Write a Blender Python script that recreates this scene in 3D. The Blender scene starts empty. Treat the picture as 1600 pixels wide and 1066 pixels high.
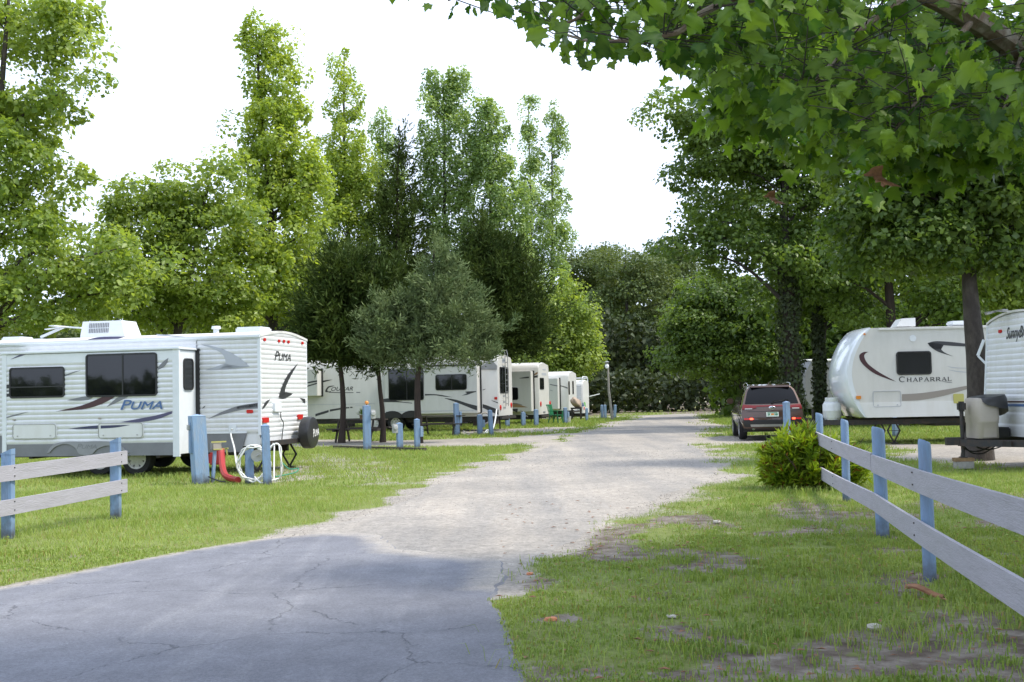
import bpy, bmesh, math, random
import numpy as np
from mathutils import Vector, Matrix
from mathutils.geometry import tessellate_polygon

SC = bpy.context.scene
COL = SC.collection
R = math.radians
random.seed(7)

# ------------------------------------------------------------------ camera
CAM_H, FPX, PITCH, ROLL = 1.5, 1800.0, R(2.64), R(-1.2)
cam_d = bpy.data.cameras.new('camera')
cam = bpy.data.objects.new('camera', cam_d)
COL.objects.link(cam)
cam_d.sensor_width = 36.0
cam_d.lens = FPX / 1600.0 * 36.0
cam_d.clip_start, cam_d.clip_end = 0.05, 3000.0
CAM_ROT = Matrix.Rotation(R(90) + PITCH, 3, 'X') @ Matrix.Rotation(ROLL, 3, 'Z')
cam.matrix_world = Matrix.Translation((0, 0, CAM_H)) @ CAM_ROT.to_4x4()
SC.camera = cam

# ------------------------------------------------------------------ sky, sun, exposure
SUN_EL, SUN_AZ = R(55), R(98)          # azimuth measured from +Y (view direction) towards +X
w = bpy.data.worlds.new('World')
SC.world = w
w.use_nodes = True
nt = w.node_tree
nt.nodes.clear()
out = nt.nodes.new('ShaderNodeOutputWorld')
bg = nt.nodes.new('ShaderNodeBackground')
bg.inputs['Strength'].default_value = 0.135
sky = nt.nodes.new('ShaderNodeTexSky')
sky.sky_type = 'NISHITA'
sky.sun_disc = False
sky.sun_elevation = SUN_EL
sky.sun_rotation = SUN_AZ
sky.air_density, sky.dust_density, sky.ozone_density = 1.0, 2.0, 1.0
tc = nt.nodes.new('ShaderNodeTexCoord')
mp = nt.nodes.new('ShaderNodeMapping')
mp.inputs['Scale'].default_value = (1.0, 1.0, 2.6)
ns = nt.nodes.new('ShaderNodeTexNoise')
ns.inputs['Scale'].default_value = 2.3
ns.inputs['Detail'].default_value = 7.0
ns.inputs['Roughness'].default_value = 0.55
cr = nt.nodes.new('ShaderNodeValToRGB')
cr.color_ramp.elements[0].position = 0.30
cr.color_ramp.elements[0].color = (0.70, 0.70, 0.70, 1)
cr.color_ramp.elements[1].position = 0.50
cr.color_ramp.elements[1].color = (1, 1, 1, 1)
mx = nt.nodes.new('ShaderNodeMix')
mx.data_type = 'RGBA'
mx.inputs['B'].default_value = (7.7, 8.8, 10.9, 1)     # thin bright summer cloud over the blue
nt.links.new(tc.outputs['Generated'], mp.inputs['Vector'])
nt.links.new(mp.outputs['Vector'], ns.inputs['Vector'])
nt.links.new(ns.outputs['Fac'], cr.inputs['Fac'])
nt.links.new(cr.outputs['Color'], mx.inputs['Factor'])
nt.links.new(sky.outputs['Color'], mx.inputs['A'])
nt.links.new(mx.outputs['Result'], bg.inputs['Color'])
nt.links.new(bg.outputs['Background'], out.inputs['Surface'])

sun_d = bpy.data.lights.new('sun', 'SUN')
sun_d.energy = 3.5
sun_d.angle = R(8.0)
sun_d.color = (1.0, 0.93, 0.80)
sun = bpy.data.objects.new('sun', sun_d)
COL.objects.link(sun)
sdir = Vector((math.sin(SUN_AZ) * math.cos(SUN_EL), math.cos(SUN_AZ) * math.cos(SUN_EL), math.sin(SUN_EL)))
sun.rotation_euler = sdir.to_track_quat('Z', 'Y').to_euler()
sun.location = sdir * 60

SC.view_settings.view_transform = 'Standard'
SC.view_settings.look = 'None'
SC.view_settings.exposure = 0.42
SC.view_settings.gamma = 1.0
SC.view_settings.use_curve_mapping = False
SC.render.engine = 'CYCLES'
SC.cycles.max_bounces = 6
SC.cycles.diffuse_bounces = 3
SC.cycles.glossy_bounces = 3
SC.cycles.transmission_bounces = 4
SC.cycles.transparent_max_bounces = 6
SC.cycles.use_denoising = True
SC.cycles.caustics_reflective = False
SC.cycles.caustics_refractive = False
SC.cycles.sample_clamp_indirect = 6.0

# ------------------------------------------------------------------ measuring helpers
def ray(px, py):
    return CAM_ROT @ Vector(((px - 800.0) / FPX, (533.0 - py) / FPX, -1.0))
def ground(px, py, z=0.0):
    d = ray(px, py)
    t = (z - CAM_H) / d.z
    return Vector((d.x * t, d.y * t, z))
def at_y(px, py, Y):
    d = ray(px, py)
    t = Y / d.y
    return Vector((d.x * t, Y, CAM_H + d.z * t))

# ------------------------------------------------------------------ object helpers
def tag(o, label=None, cat=None, group=None, kind=None):
    if label: o['label'] = label
    if cat: o['category'] = cat
    if group: o['group'] = group
    if kind: o['kind'] = kind
    return o
def empty(name, loc=(0, 0, 0), rz=0.0, label=None, cat=None, group=None):
    o = bpy.data.objects.new(name, None)
    COL.objects.link(o)
    o.location = loc
    o.rotation_euler = (0, 0, rz)
    o.empty_display_size = 0.2
    return tag(o, label, cat, group)
def link(name, me, mat=None, parent=None):
    if mat is not None:
        me.materials.clear()
        me.materials.append(mat)
    o = bpy.data.objects.new(name, me)
    COL.objects.link(o)
    if parent is not None: o.parent = parent
    return o
def copy_tree(o, parent=None):
    c = o.copy()
    COL.objects.link(c)
    if parent is not None:
        c.parent = parent
    for ch in list(o.children):
        copy_tree(ch, c)
    return c
def npmesh(name, V, F, tint=None):
    """triangle mesh straight from numpy arrays"""
    me = bpy.data.meshes.new(name)
    V = np.ascontiguousarray(V, dtype=np.float32)
    F = np.ascontiguousarray(F, dtype=np.int32)
    me.vertices.add(len(V))
    me.vertices.foreach_set('co', V.ravel())
    me.loops.add(F.size)
    me.loops.foreach_set('vertex_index', F.ravel())
    me.polygons.add(len(F))
    me.polygons.foreach_set('loop_start', np.arange(0, F.size, F.shape[1], dtype=np.int32))
    if tint is not None:
        a = me.attributes.new('tint', 'FLOAT', 'POINT')
        a.data.foreach_set('value', np.ascontiguousarray(tint, dtype=np.float32))
    me.update(calc_edges=True)
    return me

class MB:
    """collects simple shapes and links them as ONE mesh object"""
    def __init__(s):
        s.v, s.f = [], []
    def add(s, vs, fs):
        n = len(s.v)
        s.v += [tuple(v) for v in vs]
        s.f += [tuple(i + n for i in f) for f in fs]
        return s
    def box(s, x0, x1, y0, y1, z0, z1, b=0.0):
        if b <= 0:
            vs = [(x, y, z) for z in (z0, z1) for y in (y0, y1) for x in (x0, x1)]
            return s.add(vs, [(0, 2, 3, 1), (4, 5, 7, 6), (0, 1, 5, 4), (2, 6, 7, 3), (0, 4, 6, 2), (1, 3, 7, 5)])
        bm = bmesh.new()
        bmesh.ops.create_cube(bm, size=1.0)
        for v in bm.verts:
            v.co = Vector(((x0 + x1) / 2 + v.co.x * (x1 - x0), (y0 + y1) / 2 + v.co.y * (y1 - y0), (z0 + z1) / 2 + v.co.z * (z1 - z0)))
        bmesh.ops.bevel(bm, geom=bm.edges[:], offset=b, segments=2, affect='EDGES')
        bm.verts.index_update()
        s.add([v.co[:] for v in bm.verts], [[v.index for v in f.verts] for f in bm.faces])
        bm.free()
        return s
    def bar(s, a, b, w, h, up=(0, 0, 1)):
        a, b, up = Vector(a), Vector(b), Vector(up)
        d = (b - a).normalized()
        x = d.cross(up)
        if x.length < 1e-4: x = d.cross(Vector((1, 0, 0)))
        x.normalize()
        z = x.cross(d)
        vs = []
        for p in (a, b):
            for (i, j) in ((-1, -1), (1, -1), (1, 1), (-1, 1)):
                vs.append(p + x * (i * w / 2) + z * (j * h / 2))
        return s.add(vs, [(0, 1, 2, 3), (7, 6, 5, 4), (0, 4, 5, 1), (1, 5, 6, 2), (2, 6, 7, 3), (3, 7, 4, 0)])
    def tube(s, pts, r, n=8, cap=True):
        pts = [Vector(p) for p in pts]
        rs = list(r) if hasattr(r, '__len__') else [r] * len(pts)
        vs, fs = [], []
        up = Vector((0.31, 0.17, 0.93))
        for i, p in enumerate(pts):
            d = (pts[min(i + 1, len(pts) - 1)] - pts[max(i - 1, 0)]).normalized()
            x = d.cross(up)
            if x.length < 0.1: x = d.cross(Vector((1, 0, 0)))
            x.normalize()
            y = d.cross(x)
            up = -x.cross(d) if False else up
            for k in range(n):
                a = 2 * math.pi * k / n
                vs.append(p + (x * math.cos(a) + y * math.sin(a)) * rs[i])
        for i in range(len(pts) - 1):
            for k in range(n):
                k2 = (k + 1) % n
                fs.append((i * n + k, i * n + k2, (i + 1) * n + k2, (i + 1) * n + k))
        if cap:
            fs.append(tuple(range(n))[::-1])
            fs.append(tuple((len(pts) - 1) * n + k for k in range(n)))
        return s.add(vs, fs)
    def lathe(s, prof, c, axis='x', n=24, cap=True):
        """prof: (radius, along) pairs turned about an axis through c"""
        c = Vector(c)
        vs, fs = [], []
        for (r, t) in prof:
            for k in range(n):
                a = 2 * math.pi * k / n
                ca, sa = math.cos(a) * r, math.sin(a) * r
                vs.append(c + Vector({'x': (t, ca, sa), 'y': (sa, t, ca), 'z': (ca, sa, t)}[axis]))
        for i in range(len(prof) - 1):
            for k in range(n):
                k2 = (k + 1) % n
                fs.append((i * n + k, (i + 1) * n + k, (i + 1) * n + k2, i * n + k2))
        if cap:
            fs.append(tuple(range(n)))
            fs.append(tuple((len(prof) - 1) * n + k for k in range(n))[::-1])
        return s.add(vs, fs)
    def build(s, name, mat, parent=None, smooth=False):
        me = bpy.data.meshes.new(name)
        me.from_pydata(s.v, [], s.f)
        bm = bmesh.new()
        bm.from_mesh(me)
        bmesh.ops.recalc_face_normals(bm, faces=bm.faces[:])
        bm.to_mesh(me)
        bm.free()
        if smooth:
            me.polygons.foreach_set('use_smooth', [True] * len(me.polygons))
            try: me.set_sharp_from_angle(angle=R(40))
            except Exception: pass
        return link(name, me, mat, parent)

# ------------------------------------------------------------------ materials
M = {}
def nodes_of(name):
    m = bpy.data.materials.new(name)
    m.use_nodes = True
    t = m.node_tree
    return m, t, t.nodes['Principled BSDF']
def pbr(name, col, rough=0.5, metal=0.0, spec=0.5, var=0.0, vscale=4.0, stretch=(1, 1, 1), bump=0.0, bscale=30.0, coat=0.0, dirt=None, dirtamt=0.0):
    m, t, b = nodes_of(name)
    b.inputs['Base Color'].default_value = (*col, 1)
    b.inputs['Roughness'].default_value = rough
    b.inputs['Metallic'].default_value = metal
    b.inputs['Specular IOR Level'].default_value = spec
    b.inputs['Coat Weight'].default_value = coat
    tcn = t.nodes.new('ShaderNodeTexCoord')
    if var > 0 or dirt:
        mpn = t.nodes.new('ShaderNodeMapping')
        mpn.inputs['Scale'].default_value = stretch
        t.links.new(tcn.outputs['Object'], mpn.inputs['Vector'])
        n = t.nodes.new('ShaderNodeTexNoise')
        n.inputs['Scale'].default_value = vscale
        n.inputs['Detail'].default_value = 6
        n.inputs['Roughness'].default_value = 0.65
        t.links.new(mpn.outputs['Vector'], n.inputs['Vector'])
        r = t.nodes.new('ShaderNodeValToRGB')
        if dirt:
            r.color_ramp.elements[0].position = 0.42
            r.color_ramp.elements[0].color = (*col, 1)
            r.color_ramp.elements[1].position = 0.78
            r.color_ramp.elements[1].color = tuple(c * (1 - dirtamt) + d * dirtamt for c, d in zip(col, dirt)) + (1,)
        else:
            r.color_ramp.elements[0].position = 0.3
            r.color_ramp.elements[0].color = tuple(max(0, c * (1 - var)) for c in col) + (1,)
            r.color_ramp.elements[1].position = 0.72
            r.color_ramp.elements[1].color = tuple(min(1, c * (1 + var)) for c in col) + (1,)
        t.links.new(n.outputs['Fac'], r.inputs['Fac'])
        t.links.new(r.outputs['Color'], b.inputs['Base Color'])
    if bump > 0:
        n2 = t.nodes.new('ShaderNodeTexNoise')
        n2.inputs['Scale'].default_value = bscale
        n2.inputs['Detail'].default_value = 5
        mp2 = t.nodes.new('ShaderNodeMapping')
        mp2.inputs['Scale'].default_value = stretch
        t.links.new(tcn.outputs['Object'], mp2.inputs['Vector'])
        t.links.new(mp2.outputs['Vector'], n2.inputs['Vector'])
        bp = t.nodes.new('ShaderNodeBump')
        bp.inputs['Strength'].default_value = bump
        bp.inputs['Distance'].default_value = 0.02
        t.links.new(n2.outputs['Fac'], bp.inputs['Height'])
        t.links.new(bp.outputs['Normal'], b.inputs['Normal'])
    M[name] = m
    return m
def emis(name, col, strength, base):
    m, t, b = nodes_of(name)
    b.inputs['Base Color'].default_value = (*base, 1)
    b.inputs['Emission Color'].default_value = (*col, 1)
    b.inputs['Emission Strength'].default_value = strength
    b.inputs['Roughness'].default_value = 0.25
    M[name] = m
def foliage(name, ca, cb, transl=0.35, tcol=None, rough=0.5, spec=0.3, cc=None):
    """leaf colour runs from ca to cb with the leaf's own tint; light also passes through the blade"""
    m, t, b = nodes_of(name)
    at = t.nodes.new('ShaderNodeAttribute')
    at.attribute_name = 'tint'
    r = t.nodes.new('ShaderNodeValToRGB')
    r.color_ramp.elements[0].position = 0.1
    r.color_ramp.elements[0].color = (*ca, 1)
    r.color_ramp.elements[1].position = 0.9
    r.color_ramp.elements[1].color = (*cb, 1)
    if cc:
        e = r.color_ramp.elements.new(0.985)
        e.color = (*cc, 1)
    t.links.new(at.outputs['Fac'], r.inputs['Fac'])
    t.links.new(r.outputs['Color'], b.inputs['Base Color'])
    b.inputs['Roughness'].default_value = rough
    b.inputs['Specular IOR Level'].default_value = spec
    tr = t.nodes.new('ShaderNodeBsdfTranslucent')
    mu = t.nodes.new('ShaderNodeMix')
    mu.data_type = 'RGBA'
    mu.blend_type = 'MULTIPLY'
    mu.inputs['Factor'].default_value = 1.0
    mu.inputs['B'].default_value = (*(tcol or (1.7, 1.6, 0.7)), 1)
    t.links.new(r.outputs['Color'], mu.inputs['A'])
    t.links.new(mu.outputs['Result'], tr.inputs['Color'])
    ms = t.nodes.new('ShaderNodeMixShader')
    ms.inputs['Fac'].default_value = transl
    o = t.nodes['Material Output']
    t.links.new(b.outputs['BSDF'], ms.inputs[1])
    t.links.new(tr.outputs['BSDF'], ms.inputs[2])
    t.links.new(ms.outputs['Shader'], o.inputs['Surface'])
    M[name] = m

pbr('white_siding', (0.67, 0.68, 0.70), 0.42, dirt=(0.50, 0.49, 0.44), dirtamt=0.45, vscale=2.2, stretch=(2.5, 2.5, 0.7))
pbr('white_gel', (0.66, 0.665, 0.66), 0.3, dirt=(0.52, 0.50, 0.45), dirtamt=0.4, vscale=1.6, stretch=(2.2, 2.2, 0.6))
pbr('cream_gel', (0.58, 0.575, 0.55), 0.35, dirt=(0.42, 0.41, 0.37), dirtamt=0.4, vscale=1.6, stretch=(2.2, 2.2, 0.6))
pbr('cap_gel', (0.66, 0.70, 0.74), 0.16, coat=0.5, var=0.05, vscale=2)
pbr('trim_white', (0.66, 0.69, 0.72), 0.4, var=0.05, vscale=6)
pbr('roof_white', (0.62, 0.62, 0.60), 0.7, dirt=(0.35, 0.34, 0.30), dirtamt=0.6, vscale=3)
pbr('skirt_grey', (0.17, 0.175, 0.19), 0.5, var=0.12, vscale=3)
pbr('fender_grey', (0.24, 0.245, 0.26), 0.5, var=0.1, vscale=3)
pbr('frame_black', (0.012, 0.012, 0.013), 0.45)
pbr('tint_glass', (0.006, 0.0065, 0.008), 0.03, spec=0.6, bump=0.025, bscale=2.2)
pbr('tint_glass_dull', (0.014, 0.015, 0.016), 0.22, spec=0.4)
pbr('rubber', (0.018, 0.018, 0.019), 0.75, var=0.2, vscale=20)
pbr('vinyl_black', (0.022, 0.022, 0.024), 0.38, bump=0.3, bscale=9)
pbr('rim_white', (0.62, 0.61, 0.58), 0.4, var=0.1, vscale=12)
pbr('rim_alloy', (0.35, 0.35, 0.36), 0.3, metal=0.8)
pbr('steel_black', (0.02, 0.02, 0.022), 0.55, dirt=(0.10, 0.05, 0.03), dirtamt=0.5, vscale=9)
pbr('steel_grey', (0.36, 0.36, 0.36), 0.4, metal=0.7, var=0.15, vscale=10)
pbr('decal_navy', (0.035, 0.040, 0.095), 0.35)
pbr('decal_purple', (0.075, 0.07, 0.14), 0.35)
pbr('decal_maroon', (0.055, 0.02, 0.025), 0.35)
pbr('decal_charcoal', (0.035, 0.036, 0.04), 0.35)
pbr('decal_grey', (0.17, 0.175, 0.19), 0.4)
pbr('decal_pale', (0.40, 0.42, 0.46), 0.4)
pbr('decal_tan', (0.30, 0.19, 0.09), 0.4)
pbr('decal_taupe', (0.26, 0.235, 0.21), 0.4)
pbr('decal_blue', (0.06, 0.13, 0.30), 0.4)
pbr('decal_green', (0.16, 0.42, 0.14), 0.4)
pbr('decal_white', (0.72, 0.72, 0.72), 0.4)
emis('lens_red', (1.0, 0.05, 0.03), 0.0, (0.50, 0.015, 0.012))
emis('lens_dark', (1.0, 0.05, 0.03), 0.0, (0.16, 0.006, 0.006))
emis('lens_amber', (1.0, 0.4, 0.05), 0.0, (0.60, 0.22, 0.03))
emis('lens_lit', (1.0, 0.10, 0.04), 3.0, (0.6, 0.03, 0.02))
pbr('post_blue', (0.185, 0.290, 0.46), 0.6, dirt=(0.16, 0.19, 0.24), dirtamt=0.8, vscale=5, stretch=(3, 3, 0.6), bump=0.4, bscale=22)
pbr('post_blue_pale', (0.20, 0.31, 0.47), 0.65, dirt=(0.30, 0.33, 0.36), dirtamt=0.8, vscale=6, stretch=(3, 3, 0.6), bump=0.4, bscale=22)
pbr('board_mauve', (0.375, 0.36, 0.405), 0.62, dirt=(0.22, 0.21, 0.22), dirtamt=0.5, vscale=2.2, stretch=(1.0, 1.0, 9), bump=0.35, bscale=14)
pbr('wood_dark', (0.055, 0.045, 0.036), 0.8, var=0.3, vscale=9, stretch=(1, 1, 1), bump=0.5, bscale=20)
pbr('wood_raw', (0.24, 0.15, 0.075), 0.75, var=0.3, vscale=8, bump=0.4, bscale=25)
pbr('concrete', (0.30, 0.29, 0.27), 0.9, var=0.2, vscale=14, bump=0.5, bscale=40)
pbr('bark_grey', (0.045, 0.038, 0.032), 0.9, var=0.5, vscale=7, stretch=(1.6, 1.6, 0.5), bump=1.0, bscale=14)
pbr('bark_brown', (0.038, 0.026, 0.020), 0.9, var=0.4, vscale=7, stretch=(2, 2, 0.35), bump=1.0, bscale=12)
pbr('bark_limb', (0.17, 0.115, 0.080), 0.85, dirt=(0.36, 0.33, 0.28), dirtamt=0.9, vscale=7, stretch=(1.5, 1.5, 1.5), bump=0.6, bscale=20)
pbr('bark_syc', (0.040, 0.032, 0.027), 0.85, dirt=(0.15, 0.13, 0.11), dirtamt=0.45, vscale=5, stretch=(1.5, 1.5, 0.8), bump=0.8, bscale=16)
pbr('hose_white', (0.70, 0.70, 0.67), 0.4)
pbr('hose_red', (0.34, 0.022, 0.02), 0.45)
pbr('hose_green', (0.03, 0.22, 0.12), 0.45)
pbr('cord_black', (0.015, 0.015, 0.016), 0.5)
pbr('plastic_yellow', (0.42, 0.40, 0.12), 0.5)
pbr('plastic_tan', (0.36, 0.32, 0.275), 0.55, var=0.06, vscale=3)
pbr('plastic_grey', (0.42, 0.42, 0.41), 0.5)
pbr('plastic_green', (0.012, 0.16, 0.065), 0.45)
pbr('tank_white', (0.66, 0.68, 0.70), 0.35, dirt=(0.45, 0.44, 0.42), dirtamt=0.5, vscale=6)
pbr('car_paint', (0.072, 0.036, 0.023), 0.30, metal=0.45, coat=1.0)
pbr('car_glass', (0.004, 0.004, 0.005), 0.06, spec=0.22)
pbr('car_black', (0.016, 0.016, 0.017), 0.55)
pbr('chrome', (0.62, 0.62, 0.63), 0.12, metal=1.0)
pbr('plate_white', (0.55, 0.62, 0.55), 0.4)
pbr('pole_grey', (0.30, 0.28, 0.25), 0.7, var=0.2, vscale=8)
pbr('brick_orange', (0.50, 0.20, 0.10), 0.85, var=0.2, vscale=14)
pbr('stone_pale', (0.48, 0.45, 0.40), 0.9, var=0.15, vscale=14)
pbr('dead_leaf', (0.22, 0.10, 0.045), 0.7, var=0.3, vscale=10)
pbr('tarp_tan', (0.34, 0.26, 0.20), 0.8, var=0.2, vscale=4, bump=0.6, bscale=6)
pbr('awning_grey', (0.30, 0.30, 0.30), 0.8, var=0.15, vscale=3)
def base_grime(name, z1=0.16, col=(0.045, 0.038, 0.030)):
    """splash dirt and mould on the foot of a painted post"""
    m = M[name]
    t = m.node_tree
    b = t.nodes['Principled BSDF']
    src = b.inputs['Base Color'].links[0].from_socket
    tcn = t.nodes.new('ShaderNodeTexCoord')
    sp = t.nodes.new('ShaderNodeSeparateXYZ')
    t.links.new(tcn.outputs['Object'], sp.inputs[0])
    n = t.nodes.new('ShaderNodeTexNoise')
    n.inputs['Scale'].default_value = 11
    n.inputs['Detail'].default_value = 5
    t.links.new(tcn.outputs['Object'], n.inputs['Vector'])
    ma = t.nodes.new('ShaderNodeMath'); ma.operation = 'MULTIPLY_ADD'
    ma.inputs[1].default_value = -0.30
    t.links.new(n.outputs['Fac'], ma.inputs[0]); t.links.new(sp.outputs['Z'], ma.inputs[2])
    r = t.nodes.new('ShaderNodeMapRange')
    r.inputs['From Min'].default_value = -0.16; r.inputs['From Max'].default_value = z1 - 0.12
    r.inputs['To Min'].default_value = 0.85; r.inputs['To Max'].default_value = 0.0
    t.links.new(ma.outputs[0], r.inputs['Value'])
    mx_ = t.nodes.new('ShaderNodeMix'); mx_.data_type = 'RGBA'
    t.links.new(r.outputs['Result'], mx_.inputs['Factor']); t.links.new(src, mx_.inputs['A'])
    mx_.inputs['B'].default_value = (*col, 1)
    t.links.new(mx_.outputs['Result'], b.inputs['Base Color'])
base_grime('post_blue'); base_grime('post_blue_pale')
emis('lamp_globe', (0.8, 0.9, 1.0), 0.15, (0.75, 0.77, 0.8))

foliage('leaf_sycamore', (0.150, 0.230, 0.044), (0.300, 0.380, 0.090), 0.50, rough=0.42, spec=0.5)
foliage('leaf_tulip', (0.200, 0.290, 0.046), (0.360, 0.440, 0.095), 0.50, rough=0.42, spec=0.5)
foliage('leaf_gum', (0.150, 0.240, 0.080), (0.290, 0.390, 0.155), 0.46, rough=0.42, spec=0.5)
foliage('leaf_cedar', (0.030, 0.055, 0.012), (0.070, 0.100, 0.020), 0.15, (1.2, 1.2, 0.7), 0.7, 0.15)
foliage('leaf_juniper', (0.085, 0.130, 0.050), (0.195, 0.245, 0.110), 0.15, (1.2, 1.2, 0.8), 0.7, 0.15)
foliage('leaf_oak', (0.070, 0.110, 0.034), (0.140, 0.180, 0.060), 0.32)
foliage('leaf_shade', (0.056, 0.108, 0.023), (0.150, 0.225, 0.044), 0.48, rough=0.42, spec=0.45)
foliage('leaf_near', (0.036, 0.092, 0.015), (0.165, 0.255, 0.036), 0.44, (1.6, 1.7, 0.6), 0.42, 0.35)
foliage('leaf_vine', (0.028, 0.042, 0.016), (0.055, 0.075, 0.025), 0.2)
foliage('leaf_bush', (0.090, 0.160, 0.014), (0.300, 0.390, 0.030), 0.35, (1.5, 1.5, 0.6), 0.5, 0.3, (0.16, 0.05, 0.015))
foliage('grass_blade', (0.135, 0.220, 0.042), (0.320, 0.385, 0.105), 0.35, (1.4, 1.4, 0.7), 0.6, 0.25, (0.30, 0.24, 0.10))
# ================================================================== GROUND AND ROADS
rng = np.random.default_rng(11)
def _hash(ix, iy, seed):
    h = (ix.astype(np.int64) * 374761393 + iy.astype(np.int64) * 668265263 + seed * 974711) & 0x7fffffff
    h = ((h ^ (h >> 13)) * 1274126177) & 0x7fffffff
    return ((h ^ (h >> 16)) & 0xffff) / 65535.0
def vnoise(x, y, s, seed=0):
    x, y = np.asarray(x) / s, np.asarray(y) / s
    ix, iy = np.floor(x), np.floor(y)
    fx, fy = x - ix, y - iy
    fx, fy = fx * fx * (3 - 2 * fx), fy * fy * (3 - 2 * fy)
    ix, iy = ix.astype(np.int64), iy.astype(np.int64)
    a, b = _hash(ix, iy, seed), _hash(ix + 1, iy, seed)
    c, d = _hash(ix, iy + 1, seed), _hash(ix + 1, iy + 1, seed)
    return (a * (1 - fx) + b * fx) * (1 - fy) + (c * (1 - fx) + d * fx) * fy
def fbm(x, y, s, seed=0, o=4):
    t, amp, tot = 0, 1.0, 0
    for k in range(o):
        t = t + amp * vnoise(x, y, s / 2 ** k, seed + 17 * k)
        tot += amp
        amp *= 0.55
    return t / tot
def sstep(a, b, x):
    t = np.clip((x - a) / (b - a), 0, 1)
    return t * t * (3 - 2 * t)
def gp(pts):
    return [tuple(ground(*p)[:2]) for p in pts]
def ragged(poly, step, amp, seed, s=0.5):
    """subdivide a ground outline and push its points in and out a little"""
    o = []
    n = len(poly)
    for i in range(n):
        a, b = Vector(poly[i]), Vector(poly[(i + 1) % n])
        L = (b - a).length
        st = step * max(1.0, (a.y + b.y) / 2 / 12.0)
        k = max(1, min(160, int(L / st)))
        nrm = Vector((-(b - a).y, (b - a).x)).normalized() if L > 0 else Vector((0, 0))
        for j in range(k):
            p = a + (b - a) * (j / k)
            o.append(p)
    P = np.array([(p.x, p.y) for p in o])
    # smooth, then displace
    for _ in range(2):
        P = (np.roll(P, 1, 0) + 2 * P + np.roll(P, -1, 0)) / 4
    far = np.clip(P[:, 1] / 12.0, 0.6, 3)[:, None]
    d = np.stack([fbm(P[:, 0], P[:, 1], s, seed, 4) - 0.5, fbm(P[:, 0], P[:, 1], s, seed + 90, 4) - 0.5], 1)
    return P + d * amp * 2 * far
def sdist(poly, x, y):
    """signed distance to an outline, negative inside"""
    P = np.asarray(poly)
    A, B = P, np.roll(P, -1, 0)
    best = np.full(x.shape, 1e9)
    ins = np.zeros(x.shape, bool)
    for (ax, ay), (bx, by) in zip(A, B):
        dx, dy = bx - ax, by - ay
        L = dx * dx + dy * dy + 1e-12
        t = np.clip(((x - ax) * dx + (y - ay) * dy) / L, 0, 1)
        best = np.minimum(best, (x - ax - t * dx) ** 2 + (y - ay - t * dy) ** 2)
        c = (ay > y) != (by > y)
        with np.errstate(divide='ignore', invalid='ignore'):
            ins ^= c & (x < dx * (y - ay) / (dy if dy != 0 else 1e-12) + ax)
    return np.where(ins, -1, 1) * np.sqrt(best)

asph = gp([(0, 922), (120, 897), (200, 880), (300, 862), (400, 846), (500, 835), (560, 833), (592, 838), (608, 848), (616, 860), (680, 866),
           (745, 873), (782, 876), (786, 895), (772, 918), (764, 938), (784, 962), (794, 1000), (804, 1040), (818, 1080)])
asph += [(-0.15, 2.0), (-0.3, -8.0), (-16.0, -8.0), (-9.5, 0.0), (-6.3, 4.0)] + gp([(-400, 1012)])
grav = gp([(440, 846), (568, 806), (628, 786), (668, 766), (700, 748), (785, 722), (860, 699), (900, 682), (960, 664), (1010, 652), (1030, 648.5),
           (1078, 647), (1086, 668), (1078, 690), (1098, 710), (1122, 728), (1120, 744), (1060, 766), (1010, 786), (950, 809), (885, 846),
           (835, 874), (800, 895), (768, 925), (640, 930), (520, 880)])
lane = [(-60, 63.5), (-20, 66.0), (0, 67.6), (6, 68.3), (16, 71.5), (40, 77), (40, 79.5), (16, 74.3), (6, 71.2), (0, 70.2), (-20, 68.6), (-60, 66.5)]
pads = [(gp([(440, 687), (600, 687), (760, 684), (880, 677), (905, 676), (880, 690), (760, 697), (600, 699), (440, 698)]), 0.85, 0.5),
        (gp([(690, 672), (830, 668), (905, 665), (930, 668), (880, 675), (780, 678), (690, 679)]), 0.75, 0.6),
        (gp([(1070, 684), (1160, 680), (1300, 678), (1300, 689), (1180, 694), (1080, 697)]), 0.9, 0.5),
        (gp([(1060, 663), (1160, 664), (1160, 669), (1070, 671)]), 0.85, 0.6),
        (gp([(1060, 705), (1190, 705), (1200, 730), (1160, 745), (1090, 752), (1050, 750)]), 0.52, 0.6),
        (gp([(1380, 690), (1500, 694), (1700, 696), (1700, 728), (1560, 729), (1400, 719)]), 0.85, 0.5),
        (gp([(480, 703), (600, 712), (660, 730), (640, 760), (560, 760), (470, 735), (430, 722)]), 0.50, 0.9),
        (gp([(330, 735), (470, 720), (520, 735), (440, 760), (340, 752)]), 0.55, 0.4)]
bares = [(1490, 1010, .85, .75, 1.0), (1400, 1000, .6, .45, .95), (1250, 1035, .7, .3, .9), (1100, 1050, .6, .2, .8), (1540, 960, .5, .4, .6), (1400, 860, .35, .5, .5), (1330, 828, .55, .9, .55), (1240, 905, .35, .35, .35), (880, 968, .18, .16, .8),
         (1050, 965, .3, .2, .3), (920, 1050, .5, .18, .7), (1120, 1048, .45, .15, .8), (1290, 1045, .5, .15, .85), (1560, 1052, .6, .2, .9), (1010, 890, .4, .4, .25),
         (1420, 925, .4, .25, .55), (830, 915, .25, .45, .85), (960, 905, .3, .2, .25), (95, 870, .4, .3, .5), (20, 890, .4, .3, .5), (480, 745, .8, .6, .4), (1560, 985, .5, .2, .5)]
bares = [(*ground(a, b)[:2], c, d, e) for (a, b, c, d, e) in bares]

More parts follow.
